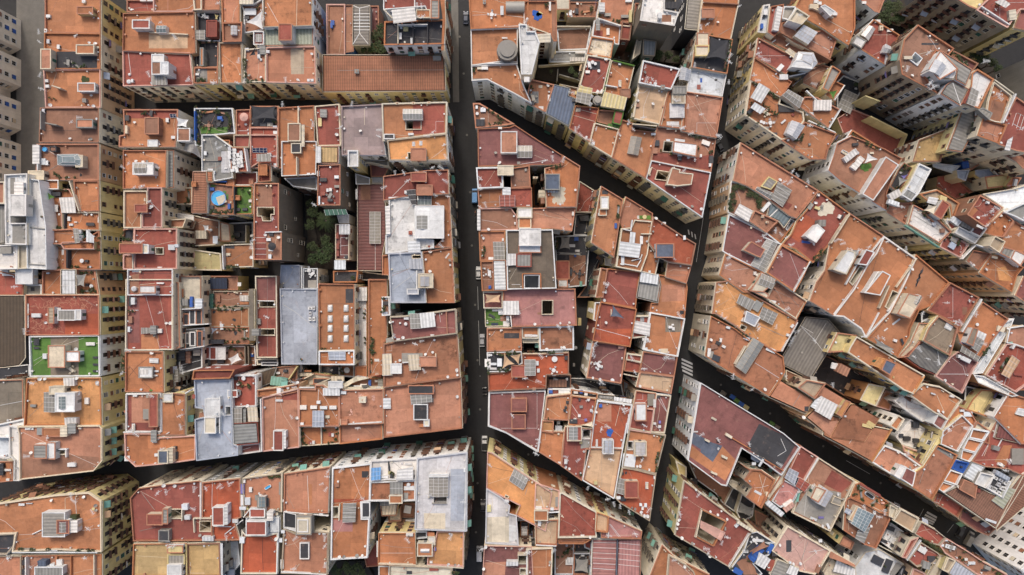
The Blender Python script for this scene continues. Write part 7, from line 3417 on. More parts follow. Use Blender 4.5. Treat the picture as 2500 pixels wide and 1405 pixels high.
def small_form(b, h, cc, c, hu, hv, ang, zr, rnd):
    """crates, chests, cupboards and the like standing loose on a roof"""
    A = 4 * hu * hv; cn = CN[cc]; colr = rgba(cc, .3, .1, rnd)
    loc = (c[0], c[1], zr)
    hu, hv = max(hu, .12), max(hv, .1)
    if h <= .45 or A < .18:
        m = MB(); k = max(3, int(2 * hv / .18))
        for q in range(k):
            y0 = -hv + 2 * hv * q / k; m.box(-hu, hu, y0 + .012, y0 + 2 * hv / k - .012, .05, .1)
        for x in (-hu * .7, hu * .7): m.box(x - .05, x + .05, -hv, hv, 0, .05)
        o = link('loose_board', m.mesh('loose_board', [MAT['paint']]), None, loc, colr, ang)
        note(o, cn + ' board pallet', 'board', b, 'loose boards on the roofs'); return
    asp = hu / hv
    if cc in 'wcgL' and .5 <= h <= .9 and A < 2.6 and asp < 2.4 and (A < 1.6 or rnd.random() < .5):
        body, fan, side = cached('ac', ac_meshes)
        s = (hu / .48, hv / .19 if hv < .4 else hv / .24, h / .72)
        o = link('air_conditioner', None, None, loc, None, ang, s)
        link('casing', body, o, color=colr); link('fan_grille', side, o)
        note(o, cn + ' air conditioner', 'air conditioner', b, 'air conditioners on the roofs'); return
    if asp >= 2.4 and h < 1.0:
        o = link('bench', None, None, loc, None, ang); m = MB()
        for q in range(3): m.box(-hu, hu, -hv + q * 2 * hv / 3 + .015, -hv + (q + 1) * 2 * hv / 3 - .015, h * .8, h * .8 + .07)
        link('seat', m.mesh('seat', [MAT['paint']]), o, color=colr)
        for x in (-hu * .8, hu * .8):
            m = MB(); m.box(x - .05, x + .05, -hv * .8, hv * .8, 0, h * .8); link('leg', m.mesh('leg', [MAT['paint']]), o, color=rgba('g'))
        note(o, cn + ' bench', 'bench', b, 'benches on the roofs'); return
    if h < 1.0:
        if cc in 'kKgHSF' or A > 2.2: nm, ds, gr = 'storage_chest', cn + ' storage chest', 'storage chests on the roofs'
        else: nm, ds, gr = 'crate', cn + ' crate', 'crates on the roofs'
        o = link(nm, None, None, loc, None, ang); m = MB()
        obox(m, (0, 0), hu * .94, hv * .94, 0, 0, h * .86); 
        if nm == 'crate':
            for q in range(1, 4): m.box(-hu * .95, hu * .95, -hv * .97, hv * .97, h * q * .21, h * q * .21 + .05)
        link('body', m.mesh('body', [MAT['paint']]), o, color=colr)
        m = MB(); obox(m, (0, 0), hu, hv, 0, h * .86, h, bev=.05)
        if A > 2: m.box(-.02, .02, -hv * .9, hv * .9, h, h + .02)
        link('lid', m.mesh('lid', [MAT['paint']]), o, color=rgba(cc, .3, .16, rnd))
        note(o, ds, nm.replace('_', ' '), b, gr); return
    # tall: a cupboard or a little shed with a pitched lid
    big = A > 3.2
    nm = 'tool_shed' if big else 'cupboard'
    o = link(nm, None, None, loc, None, ang); m = MB(); obox(m, (0, 0), hu * .96, hv * .96, 0, 0, h * .93)
    link('body', m.mesh('body', [MAT['wall' if big else 'paint']]), o, color=colr)
    m = MB(); t = .06; z0, z1 = h * .93, h * .93 + min(.3, hv * .3)
    P4 = [(-hu, -hv), (hu, -hv), (hu, hv), (-hu, hv)]
    lo = [(x, y, z0 if y < 0 else z1) for x, y in P4]; up = [(x, y, zz + t) for x, y, zz in lo]
    m.face(up); m.face(lo[::-1])
    for q in range(4): m.face([lo[q], lo[(q + 1) % 4], up[(q + 1) % 4], up[q]])
    link('roof_sheet' if big else 'top', m.mesh('roof', [MAT['sheet' if big else 'paint']], (1, 0)), o, color=rgba(cc, .4, .12, rnd))
    m = MB(); m.box(-min(.4, hu * .6), min(.4, hu * .6), -hv - .0, -hv * .96 + .0, .08, h * .8); link('door', m.mesh('door', [MAT['paint']]), o, color=rgba(rnd.choice('bgc'), .3, .1, rnd))
    note(o, cn + (' tool shed' if big else ' cupboard'), 'shed' if big else 'cupboard', b, 'tool sheds on the roofs' if big else 'cupboards on the roofs')

def quad_grid(poly, du, dv, z0, rise):
    """sheet of panes over a quad: returns pane faces and bar segments, ridge along the long side"""
    a, bq, c, d = poly
    if math.dist(a, bq) < math.dist(bq, c): a, bq, c, d = bq, c, d, a
    nu = max(2, round(math.dist(a, bq) / du)); nv = max(2, 2 * round(math.dist(bq, c) / dv / 2))
    def pt(u, v):
        x = (a[0] * (1 - u) + bq[0] * u) * (1 - v) + (d[0] * (1 - u) + c[0] * u) * v
        y = (a[1] * (1 - u) + bq[1] * u) * (1 - v) + (d[1] * (1 - u) + c[1] * u) * v
        return (x, y, z0 + rise * (1 - abs(2 * v - 1)))
    return pt, nu, nv

def make_item(b, it, zr, k):
    cmd, sl, pts, s = it; rnd = b.rnd; e = b.e; sh = (*b.c, 0) ; kk = k * .0031
    fl = [w for w in sl if re.fullmatch(r'-?[\d.]+', w)]; cs = [w for w in sl if w not in fl]
    r_px = (lambda q: float(q) / s)
    if b.kind == 'Y': sh = (0, 0, 0)
    def ctr(h=0): return P(*pts[0], zr + h)
    if cmd == 'hut':
        h = float(fl[0]) + kk; rc, wc = cs[0], cs[1] if len(cs) > 1 else 'c'
        p = shape(pts, zr + h); m = MB(); m.sides(p, zr - .02, zr + h - .1)
        o = link('stair_hut' if h > 1.5 else 'roof_box', m.mesh('stair_hut', [MAT['wall']], shift=sh), e, color=rgba(wc, 1, .06, rnd))
        i2 = inset(p, .22); ou = inset(p, -.08); lip = .16
        if area(i2) < .3 * area(p): i2 = p; lip = 0
        key = 'glaz' if rc in 'GS' and b.col not in 'r' and h < 2 else 'sheet' if rc in 'gdlF' else 'roof'
        m = MB(); m.fill(i2, zr + h - lip)
        link('hut_roof', m.mesh('hut_roof', [MAT[key]], longdir(p), (0, 0, 0) if False else sh), o, color=rgba(rc, rnd.choice((.1, .3, .6)), .07, rnd))
        if lip:
            m = MB(); m.sides(ou, zr + h - .12, zr + h)
            for q in range(len(p)):
                j = (q + 1) % len(p)
                m.face([(*ou[q], zr + h), (*ou[j], zr + h), (*i2[j], zr + h), (*i2[q], zr + h)])
                m.face([(*ou[j], zr + h - .12), (*ou[q], zr + h - .12), (*p[q], zr + h - .12), (*p[j], zr + h - .12)])
            m.sides(i2[::-1], zr + h - lip, zr + h)
            link('rim', m.mesh('rim', [MAT['wall']], shift=sh), o, color=rgba(rnd.choice((wc, wc, 's')), 1, .06, rnd))
        if h > 1.9:
            # a door in the side that faces the middle of the town
            best = None
            for q in range(len(p)):
                a, c = p[q], p[(q + 1) % len(p)]; L = math.dist(a, c)
                if L < 1.3: continue
                nx, ny = (c[1] - a[1]) / L, -(c[0] - a[0]) / L; mx, my = (a[0] + c[0]) / 2, (a[1] + c[1]) / 2
                v = -(nx * mx + ny * my)
                if best is None or v > best[0]: best = (v, mx, my, math.atan2(ny, nx) - math.pi / 2, L)
            if best:
                m = MB(); m.box(-.42, .42, 0, .04, 0, 1.85)
                link('door', m.mesh('door', [MAT['paint']]), o, (best[1] - sh[0], best[2] - sh[1], zr), rgba(rnd.choice('gbkNc'), 1, .2, rnd), best[3])
    elif cmd == 'box':
        h = float(fl[0]); cc = cs[0]; p = shape(pts, zr + h)
        if b.holes:
            c0 = cen(p)
            if any(inside(c0, hh) for hh in b.holes): return
        c, hu, hv, ang = obb(p); small_form(b, h, cc, c, hu, hv, ang, zr, rnd)
    elif cmd == 'float':
        p = shape(pts, zr + .8); c, hu, hv, ang = obb(p); m = MB()
        for q in range(9): m.box(-hu, hu, -hv + 2 * hv * q / 9 + .02, -hv + 2 * hv * (q + 1) / 9 - .02, 0, .06)
        for x in (-hu * .8, 0, hu * .8): m.box(x - .05, x + .05, -hv, hv, -.05, 0)
        o = link('floating_pallet', m.mesh('floating_pallet', [MAT['paint']]), None, (*c, zr + .74), rgba('c'), .35); note(o, 'slatted pallet floating in the pool', 'pallet', b)
    elif cmd == 'can':
        h = float(fl[0]) + kk; cc = cs[0]; p = shape(pts, zr + h)
        m = MB(); m.prism(p, zr + h - .07, zr + h, bottom=True)
        ud = longdir(p); ud = (-ud[1], ud[0]) if rnd.random() < .6 else ud
        o = link('canopy', m.mesh('canopy', [MAT['sheet']], ud, sh), e, color=rgba(cc, rnd.choice((.2, .5)), .08, rnd))
        if h > .5:
            m = MB()
            for q in inset(p, .12): m.cyl(q[0], q[1], .05, zr, zr + h - .07, 6)
            link('posts', m.mesh('posts', [MAT['metal']], shift=sh), o, color=rgba('g'))
        # fixing battens seen as pale lines
        c, hu, hv, ang = obb(p); m = MB(); nb = max(2, int(2 * hu / 1.3)); ux, uy = math.cos(ang), math.sin(ang)
        if len(p) == 4:
            for q in range(nb + 1):
                t = q / nb; a = [p[0][i] * (1 - t) + p[1][i] * t for i in (0, 1)]; d = [p[3][i] * (1 - t) + p[2][i] * t for i in (0, 1)]
                if math.dist(p[0], p[1]) < math.dist(p[1], p[2]):
                    a = [p[1][i] * (1 - t) + p[2][i] * t for i in (0, 1)]; d = [p[0][i] * (1 - t) + p[3][i] * t for i in (0, 1)]
                m.bar(a, d, .07, zr + h + .002, zr + h + .035)
            link('battens', m.mesh('battens', [MAT['metal']], shift=sh), o, color=rgba('w' if cc in 'gGLSk' else 'X'))
    elif cmd == 'sky':
        h = float(fl[0]) + kk; p = shape(pts, zr + h); m = MB()
        base = max(.1, h - .45)
        m.sides(p, zr, zr + base)
        o = link('roof_light', m.mesh('roof_light', [MAT['wall']], shift=sh), e, color=rgba(rnd.choice('wwc'), 1, .06, rnd))
        g = MB(); f = MB(); gc = rgba(rnd.choice('GgXgL'), 1, .12, rnd)
        if len(p) == 4:
            rise = .45 if h > .8 else .12
            pt, nu, nv = quad_grid(p, 1.0, 1.5, zr + base, rise)
            for i in range(nu):
                for j in range(nv): g.face([pt(i / nu, j / nv), pt((i + 1) / nu, j / nv), pt((i + 1) / nu, (j + 1) / nv), pt(i / nu, (j + 1) / nv)])
            for i in range(nu + 1):
                for j in range(nv): f.tube(pt(i / nu, j / nv), pt(i / nu, (j + 1) / nv), .04, 4)
            for j in range(nv + 1): f.tube(pt(0, j / nv), pt(1, j / nv), .045, 4)
            for i in (0, 1):
                a, c, d = pt(i, 0), pt(i, .5), pt(i, 1); g.face([a, c, d])
        else:
            cx, cy = cen(p); tp = [(cx + (x - cx) * .55, cy + (y - cy) * .55, zr + h) for x, y in p]
            for i in range(len(p)):
                j = (i + 1) % len(p); g.face([(*p[i], zr + base), (*p[j], zr + base), tp[j], tp[i]]); f.tube((*p[i], zr + base), tp[i], .06, 4); f.tube(tp[i], tp[j], .06, 4); f.tube((*p[i], zr + base), (*p[j], zr + base), .06, 4)
            g.face(tp)
        link('glazing', g.mesh('glazing', [MAT['glaz']], shift=sh), o, color=gc)
        link('glazing_bars', f.mesh('glazing_bars', [MAT['metal']], shift=sh), o, color=rgba('w' if rnd.random() < .75 else 'd'))
    elif cmd == 'pat':
        cc = cs[0]
        if len(pts) < 2: return
        p = shape(pts, zr); 
        q = p
        for _ in range(12):
            if all(inside(v, b.w) for v in q): break
            cx, cy = cen(q); q = [v if inside(v, b.w) else (cx + (v[0] - cx) * .94, cy + (v[1] - cy) * .94) for v in q]
        patch_sheet(b, q, zr, 'floor_patch', MAT['roof'], rgba(cc, .35 if cc not in 'k' else .1, .05, rnd), k)
    elif cmd == 'wal':
        h = float(fl[0]) + kk; m = MB(); q = [P(x, y, zr + h) for x, y in pts]
        for a, c in zip(q, q[1:]): m.bar(a, c, .3, zr - .02, zr + h)
        link('partition_wall', m.mesh('partition_wall', [MAT['wall']], shift=sh), e, color=rgba(cs[0], 1, .07, rnd))
    elif cmd in ('line', 'rib'):
        q = [P(x, y, zr) for x, y in pts]; m = MB()
        z0 = zr - .01 if not b.z - zr else zr - .01
        for a, c in zip(q, q[1:]): m.bar(a, c, .1 if cmd == 'line' else .16, z0, zr + .06 + kk)
        link('seam_strip', m.mesh('seam_strip', [MAT['metal']], shift=sh), e, color=rgba('w' if b.col in 'gGkmHFSMP' or cmd == 'rib' else rnd.choice('cwg'), 1, .1, rnd))
    elif cmd == 'crack':
        a, c = (P(x, y, zr) for x, y in pts); m = MB(); n = 10; prev = a
        if abs(pts[0][0] - pts[1][0]) > 25 and abs(pts[0][1] - pts[1][1]) > 20 and 'crazy' in b.phrase:
            x0, x1 = sorted((a[0], c[0])); y0, y1 = sorted((a[1], c[1]))
            for i in range(46):
                x, y = rnd.uniform(x0, x1), rnd.uniform(y0, y1); t = rnd.uniform(0, 3.14)
                for _ in range(3):
                    x2, y2 = x + math.cos(t) * rnd.uniform(.5, 1.1), y + math.sin(t) * rnd.uniform(.5, 1.1)
                    if x0 < x2 < x1 and y0 < y2 < y1: m.bar((x, y), (x2, y2), .12, zr, zr + .012)
                    x, y = x2, y2; t += rnd.choice((-1, 1)) * rnd.uniform(.5, 1.2)
            cc = 's'
        else:
            L_, R_ = [a], []
            for i in range(1, n + 1):
                t = i / n; nx = (a[0] + (c[0] - a[0]) * t + rnd.uniform(-.25, .25), a[1] + (c[1] - a[1]) * t + rnd.uniform(-.25, .25))
                w_ = rnd.uniform(.1, .3) if i < n else .05; L_.append((nx[0] - w_, nx[1])); R_.append((nx[0] + w_, nx[1]))
            m.fill(ccw(L_ + R_[::-1]), zr + .012); cc = 'k'
        link('surface_crack', m.mesh('surface_crack', [MAT['paint']], shift=sh), e, color=rgba(cc))
    elif cmd == 'spill':
        m = MB(); c = ctr(); r = r_px(fl[0]) * K * .9
        p0 = P(*pts[0], zr)
        for i in range(26 if r > 2 else 8):
            t, d = rnd.uniform(0, 6.28), r * abs(rnd.gauss(0, .45))
            q = blob((p0[0] + d * math.cos(t), p0[1] + d * math.sin(t)), r * rnd.uniform(.08, .4 if r > 2 else .2), rnd, 16, .5)
            if all(inside(v, b.inn) for v in q): m.fill(q, zr + .008 + i * .0007)
        if m.f: link('paint_spill', m.mesh('paint_spill', [MAT['roof']], shift=sh), e, color=rgba('p' if b.col in 'ms' else 'c', .3))
    elif cmd == 'chim':
        h = float(fl[0]) + kk; p = shape(pts, zr + h); m = MB()
        m.sides(p, zr - .7, zr + h - .15); o2 = inset(p, -.07); m.prism(o2, zr + h - .15, zr + h - .03, bottom=True)
        o = link('chimney', m.mesh('chimney', [MAT['wall']], shift=sh), e, color=rgba(cs[0], 1, .08, rnd))
        c = cen(p); m = MB(); m.cyl(c[0], c[1], .16, zr + h - .03, zr + h + .25, 10); link('chimney_pot', m.mesh('chimney_pot', [MAT['paint']], shift=sh), o, color=rgba('o'))
    elif cmd in ('drum', 'dome'):
        h = float(fl[0]) if fl else 2.0; p = shape(pts, zr + h); c, hu, hv, ang = obb(p); m = MB()
        if cmd == 'dome':
            n = 12; ca, sa = math.cos(ang), math.sin(ang); A = []; B_ = []
            for i in range(n + 1):
                t = math.pi * i / n; v = hv * math.cos(t); zz = zr + h * .4 + hv * .55 * math.sin(t)
                A.append((c[0] - hu * ca - v * sa, c[1] - hu * sa + v * ca, zz)); B_.append((c[0] + hu * ca - v * sa, c[1] + hu * sa + v * ca, zz))
            for i in range(n): m.face([A[i], B_[i], B_[i + 1], A[i + 1]][::-1])
            m.face(A); m.face(B_[::-1]); m.prism(p, zr, zr + h * .4)
            link('barrel_roof', m.mesh('barrel_roof', [MAT['metal']], shift=sh), e, color=rgba('g'))
        else:
            r = min(hu, hv)
            for zz, rr, hh in ((zr, r, h), (zr + h, r * .72, .5), (zr + h * .5, r * 1.06, .16)): m.cyl(c[0], c[1], rr, zz, zz + hh, 24)
            for i in range(12):
                t = i * .5236; m.bar((c[0] + r * math.cos(t), c[1] + r * math.sin(t)), (c[0] + r * 1.03 * math.cos(t), c[1] + r * 1.03 * math.sin(t)), .5, zr + h * .6, zr + h * .9)
            link('lift_drum', m.mesh('lift_drum', [MAT['metal']], shift=sh), e, color=rgba(cs[0] if cs else 'g', 1, .1, rnd))
    elif cmd == 'pipe':
        m = MB(); q = [(*P(x, y, zr + .3), zr + .3) for x, y in pts]
        for a, c in zip(q, q[1:]): m.tube(a, c, .16, 8)
        link('duct_pipe', m.mesh('duct_pipe', [MAT['metal']], shift=sh), e, color=rgba('g' if b.col in 'wk' else 'w'))
    elif cmd == 'wire':
        a, c = (P(x, y, zr + 1.8) for x, y in pts); m = MB()
        for q in (a, c): m.tube((*q, zr), (*q, zr + 1.85), .04, 6)
        link_o = link('clothes_line', None, None, (a[0], a[1], zr)); L = (a[0], a[1], zr)
        link('poles', m.mesh('poles', [MAT['metal']], shift=L), link_o, color=rgba('g'))
        m = MB(); m.tube((*a, zr + 1.8), (*c, zr + 1.8), .028, 4); link('wire', m.mesh('wire', [MAT['metal']], shift=L), link_o, color=rgba('c'))
        note(link_o, 'thin clothes line', 'clothes line', b, 'clothes lines over the roofs')
    elif cmd == 'stair':
        p = shape(pts, zr); x0, x1 = min(q[0] for q in p), max(q[0] for q in p); y0, y1 = min(q[1] for q in p), max(q[1] for q in p); m = MB()
        for i in range(8): m.prism([(x0, y0 + (y1 - y0) * i / 8), (x1, y0 + (y1 - y0) * i / 8), (x1, y0 + (y1 - y0) * (i + 1) / 8), (x0, y0 + (y1 - y0) * (i + 1) / 8)], zr, zr + .18 * (8 - i))
        link('stairs', m.mesh('stairs', [MAT['wall']], shift=sh), e, color=rgba('g'))
    elif cmd == 'dl':
        c = ctr(.4); m = MB(); m.box(-.75, .75, -1.05, 1.05, 0, .3)
        o = link('dome_light', m.mesh('dome_light', [MAT['wall']]), e, (c[0] - sh[0], c[1] - sh[1], zr), rgba('d'))
        m = MB(); n = 6
        def dp(u, v): return (-.68 + 1.36 * u, -.98 + 1.96 * v, .3 + .4 * (1 - (2 * u - 1) ** 4) * (1 - (2 * v - 1) ** 4))
        for i in range(n):
            for j in range(n): m.face([dp(i / n, j / n), dp((i + 1) / n, j / n), dp((i + 1) / n, (j + 1) / n), dp(i / n, (j + 1) / n)])
        link('dome', m.mesh('dome', [MAT['glaz']]), o, color=rgba('w'))
    # ---------------- loose things: top level
    elif cmd in ('a', 'd', 'ac'):
        for j, q in enumerate(pts):
            h = {'a': 2.4, 'd': .9, 'ac': .7}[cmd]; c = P(*q, zr + h); sc_ = rnd.uniform(.8, 1.2); rz = rnd.uniform(0, 6.28)
            loc = (c[0], c[1], zr)
            if b.holes and any(inside(c, hh) for hh in b.holes): loc = (c[0], c[1], zr + .46)
            # on the rim of the roof it stands on the parapet
            if not inside(c, b.inn if hasattr(b, 'inn') else b.w) and inside(c, b.w): loc = (c[0], c[1], b.z)
            if cmd == 'a':
                if (j + k) % 2: o = link('tv_antenna', cached('yagi', yagi), None, loc, rgba('W'), rz, sc_); note(o, 'thin comb shaped antenna', 'antenna', b, 'comb shaped antennas')
                else: o = link('mast_aerial', cached('grid', grid_aerial), None, loc, rgba('W'), rz, sc_); note(o, 'thin crossbar aerial mast', 'aerial', b, 'crossbar aerial masts')
            elif cmd == 'd':
                o = link('satellite_dish', cached('dish', dish), None, loc, rgba('w' if rnd.random() < .85 else 'g'), rnd.gauss(2.6, .5), sc_ * .8); note(o, 'white satellite dish', 'satellite dish', b, 'satellite dishes on the roofs')
            else:
                body, fan, side = cached('ac', ac_meshes)
                o = link('air_conditioner', None, None, loc, None, rnd.choice((0, 1.5708)) + math.atan2(*longdir(b.w)[::-1]), (1.25, 2.2, 1)); link('casing', body, o, color=rgba(rnd.choice('wwX'))); (link('fan_grille', fan, o, (0, 0, .722), rgba('F'), 0, (.7, .5, 1)) if 'cooling' in b.phrase or 'conditioner rows' in b.phrase else link('fan_grille', side, o)); note(o, 'white air conditioner', 'air conditioner', b, 'air conditioners on the roofs')
    elif cmd == 'pl':
        q = [P(x, y, zr + .6) for x, y in pts]; used = set(); i = 0
        while i < len(q):
            run = [i]
            while run[-1] + 1 < len(q) and math.dist(q[run[-1]], q[run[-1] + 1]) < 3.1 and len(run) < 4: run.append(run[-1] + 1)
            if len(run) >= 3:
                pp = [q[r] for r in run]; c = cen(pp); o = link('planter', None, None, (c[0], c[1], zr)); m = MB()
                for a, d in zip(pp, pp[1:]): m.bar((a[0] - c[0], a[1] - c[1]), (d[0] - c[0], d[1] - c[1]), .5, 0, .42)
                link('trough', m.mesh('trough', [MAT['paint']]), o, color=rgba(rnd.choice('obg'), .3, .1, rnd))
                for a in pp: link('foliage', leafs()[rnd.randrange(4)], o, (a[0] - c[0], a[1] - c[1], .65), None, rnd.uniform(0, 6), rnd.uniform(.65, 1.05))
                note(o, 'leafy planter', 'planter', b, 'planters on the roofs')
            else:
                run = [i]; c = q[i]; o = link('potted_plant', None, None, (c[0], c[1], zr)); s2 = rnd.uniform(.75, 1.25)
                link('pot', cached('pot', pot_mesh), o, color=rgba(rnd.choice('ooTb'), .3, .1, rnd)); link('foliage', leafs()[rnd.randrange(4)], o, (0, 0, .7), None, rnd.uniform(0, 6), .7 * s2)
                note(o, 'green potted plant', 'potted plant', b, 'potted plants on the roofs')
            i = run[-1] + 1
    elif cmd in ('tr', 'palm'):
        low = zr < 5; h = (7.0 if r_px(fl[0]) > 8 else 4.0) if low else 1.6
        c = P(*pts[0], zr + h); r = r_px(fl[0]) * K * (H - zr - h) / H * 1.12
        o = link('palm_tree' if cmd == 'palm' else 'tree' if low else 'shrub', None, None, (c[0], c[1], zr))
        m = MB(); rt = max(.06, r * .09)
        if cmd == 'palm':
            m.tube((0, 0, 0), (.2, .1, h), .28, 10, r2=.2); link('trunk', m.mesh('trunk', [MAT['bark']]), o)
            m = MB()
            for i in range(26):
                t = i * 2.4; L = r * rnd.uniform(.75, 1.05); el = rnd.uniform(.1, .7); prev = None
                for j in range(8):
                    u = (j + 1) / 8; px_, pz = L * u * math.cos(el), h + L * (u * math.sin(el) - .8 * u * u)
                    cpt = Vector((math.cos(t) * px_ + .2, math.sin(t) * px_ + .1, pz)); sd = Vector((-math.sin(t), math.cos(t), 0))
                    for sg in (-1, 1):
                        w = sd * sg * L * .3 * (1 - u * .75); f = Vector((math.cos(t), math.sin(t), -.4)) * L * .06
                        m.face([cpt, cpt + f, cpt + w + f * 2.2]); m.face([cpt + f * 1.3, cpt + f * 2.1, cpt + w * .95 + f * 3.4])
            link('crown', m.mesh('crown', [MAT['leaf']]), o)
            note(o, 'dark palm tree', 'palm tree', b); return
        m.tube((0, 0, 0), (0, 0, h * .62), rt * 1.5, 8, r2=rt)
        for i in range(5):
            t = i * 1.257 + rnd.random(); m.tube((0, 0, h * (.4 + .05 * i)), (r * .6 * math.cos(t), r * .6 * math.sin(t), h * (.75 + .08 * i)), rt * .6, 6, r2=rt * .25)
        link('trunk' if low else 'stem', m.mesh('trunk', [MAT['bark']]), o)
        link('crown', crowns()[rnd.randrange(4)], o, (0, 0, h * .95 if low else h * .55), None, rnd.uniform(0, 6.28), (r * 1.05, r * 1.05, r * (.9 if low else .7)))
        note(o, 'leafy green tree' if low else 'bushy green shrub', 'tree' if low else 'shrub', b, 'trees in the back courts' if low else 'shrubs on the roofs')
    elif cmd in ('um', 'umW'):
        if float(fl[0]) <= 0: return
        c = ctr(2.2); r = max(.45, r_px(fl[0]) * K * .88); cc = cs[0] if cs else 'w'
        if r < .75 or cmd == 'umW':
            o = furniture('round_table', cached('tabr', lambda: table_mesh(False)), (rgba(cc), rgba('g')), (*P(*pts[0], zr + .75), zr), 0, (r / .6, r / .6, 1)); note(o, CN[cc] + ' round table', 'table', b)
        else:
            o = furniture('parasol', cached('umb', umb_meshes), (rgba(cc, .3, .05, rnd), rgba('g')), (*c, zr), rnd.random(), (r, r, 1)); note(o, CN[cc] + ' parasol', 'parasol', b)
    elif cmd == 'mat':
        cc = cs[0]; r = r_px(fl[0]) * K * .9; c = P(*pts[0], zr); m = MB(); q = blob((0, 0), r, rnd, 20, .35)
        m.prism(q, 0, .06); o = link('ground_cloth', m.mesh('ground_cloth', [MAT['cloth']]), None, (*c, zr + .03), rgba(cc, .3, .1, rnd)); note(o, CN[cc] + ' cloth lying', 'cloth', b)
    elif cmd == 'lou':
        o = furniture('sun_lounger', cached('lou', lounger_meshes), (rgba('k'), rgba('g')), (*ctr(.4), zr), 0 if 'green lawn' in b.phrase else -.5); note(o, 'black sun lounger', 'sun lounger', b, 'sun loungers on green lawn')
    elif cmd in ('tab', 'tabw'):
        cc = 'w' if cmd == 'tabw' else rnd.choice('gbkc'); c = ctr(.75); rect = rnd.random() < .5; rz = rnd.uniform(0, 3)
        o = furniture('dining_table', cached('tab%d' % rect, lambda: table_mesh(rect)), (rgba(cc), rgba(cc)), (*c, zr), rz); note(o, CN[cc] + ' dining table', 'table', b, 'dining tables on the roofs')
        for i in range(4):
            t = rz + i * 1.5708 + .3; d = 1.05; ch = link('patio_chair', cached('chair', chair_mesh), None, (c[0] + d * math.cos(t), c[1] + d * math.sin(t), zr), rgba(cc, .3, .1, rnd), t - 1.5708, 1.1); note(ch, CN[cc] + ' patio chair', 'chair', b, 'patio chairs round the tables')
    elif cmd == 'sofa':
        o = furniture('patio_sofa', cached('sofa', sofa_meshes), (rgba('w'), rgba(rnd.choice('wcg'))), (*ctr(.6), zr), rnd.choice((0, 1.57, -.5))); note(o, 'white patio sofa', 'sofa', b)
    elif cmd in ('tank', 'pot'):
        r = max(.22, r_px(fl[0]) * K * .9); cc = cs[0] if cs else rnd.choice('wwX'); o = link('water_tank' if r > .45 else 'round_tub', cached('tank', tank_mesh), None, (*ctr(r), zr), rgba(cc, .3, .06, rnd), 0, (r, r, max(.5, r * 1.2))); note(o, CN[cc] + (' round tank' if r > .45 else ' round tub'), 'tank' if r > .45 else 'tub', b, 'round tubs and tanks on the roofs')
    elif cmd == 'sail':
        h = 2.6 + kk; q = [P(x, y, zr + h) for x, y in pts]; q = ccw(q); c = cen(q); o = link('shade_sail', None, None, (*c, zr)); n = 6; m = MB(); cc = cs[0]
        hz = [h + (.35 if i % 2 else -.2) for i in range(len(q))]
        for i in range(len(q)):
            j = (i + 1) % len(q)
            for a in range(n):
                for s_ in range(n):
                    def sp(u, v):
                        w = u; ex, ey = q[i][0] * (1 - v) + q[j][0] * v - c[0], q[i][1] * (1 - v) + q[j][1] * v - c[1]
                        pull = 1 - .2 * math.sin(math.pi * v); return (ex * w * pull, ey * w * pull, (h - .25) * (1 - w) + w * (hz[i] * (1 - v) + hz[j] * v))
                    m.face([sp(a / n, s_ / n), sp((a + 1) / n, s_ / n), sp((a + 1) / n, (s_ + 1) / n), sp(a / n, (s_ + 1) / n)])
        link('sail_cloth', m.mesh('sail_cloth', [MAT['cloth']]), o, color=rgba(cc, .3, .04, rnd))
        for i in range(len(q)):
            m = MB(); m.tube((q[i][0] - c[0], q[i][1] - c[1], 0), (q[i][0] - c[0], q[i][1] - c[1], hz[i] + .1), .05, 6); link('post', m.mesh('post', [MAT['metal']]), o, color=rgba('g'))
        note(o, CN[cc] + ' shade sail', 'shade sail', b)
    elif cmd == 'sol':
        p = shape(pts, zr + .5); c, hu, hv, ang = obb(p); o = link('solar_panel', None, None, (*c, zr), None, ang); nn = max(2, round(2 * hu / 1.1)); g = MB(); f = MB()
        for i in range(nn):
            x0, x1 = -hu + 2 * hu * i / nn + .05, -hu + 2 * hu * (i + 1) / nn - .05
            g.face([(x0, -hv, .25), (x1, -hv, .25), (x1, hv, .6), (x0, hv, .6)])
        for i in range(nn + 1):
            x = -hu + 2 * hu * i / nn; f.tube((x, -hv, .26), (x, hv, .61), .045, 4)
        for y, zz in ((-hv, .26), (0, .43), (hv, .61)): f.tube((-hu, y, zz), (hu, y, zz), .03, 4)
        for x in (-hu, hu): f.tube((x, hv, 0), (x, hv, .6), .04, 4); f.tube((x, -hv, 0), (x, -hv, .26), .04, 4)
        link('cells', g.mesh('cells', [MAT['solar']]), o); link('frame', f.mesh('frame', [MAT['metal']]), o, color=rgba('w')); note(o, 'blue solar panel row', 'solar panel', b, 'solar panels')
    elif cmd == 'pool':
        r = r_px(fl[0]) * K * .9; c = ctr(.8); o = link('round_pool', None, None, (*c, zr)); m = MB(); n = 28; hgt = .85
        ring = lambda rr, zz: [(rr * math.cos(6.2832 * i / n), rr * math.sin(6.2832 * i / n), zz) for i in range(n)]
        A, B_, C_, D_ = ring(r, 0), ring(r, hgt), ring(r * .92, hgt), ring(r * .92, .1)
        for X, Y_ in ((A, B_), (B_, C_), (C_, D_)):
            for i in range(n): m.face([X[i], X[(i + 1) % n], Y_[(i + 1) % n], Y_[i]])
        link('pool_wall', m.mesh('pool_wall', [MAT['paint']]), o, color=rgba('U')); m = MB(); m.face(ring(r * .93, hgt - .15)); link('water', m.mesh('water', [MAT['water']]), o)
        note(o, 'blue round paddling pool', 'pool', b)
    elif cmd in ('bath', 'boat'):
        if cmd == 'bath': p = shape([pts[0], pts[1]], zr + .5); c = cen(p); hu, hv, ang = 1.05, .42, .55
        else: c = ctr(.4); hu, hv, ang = 1.6, .6, -.6
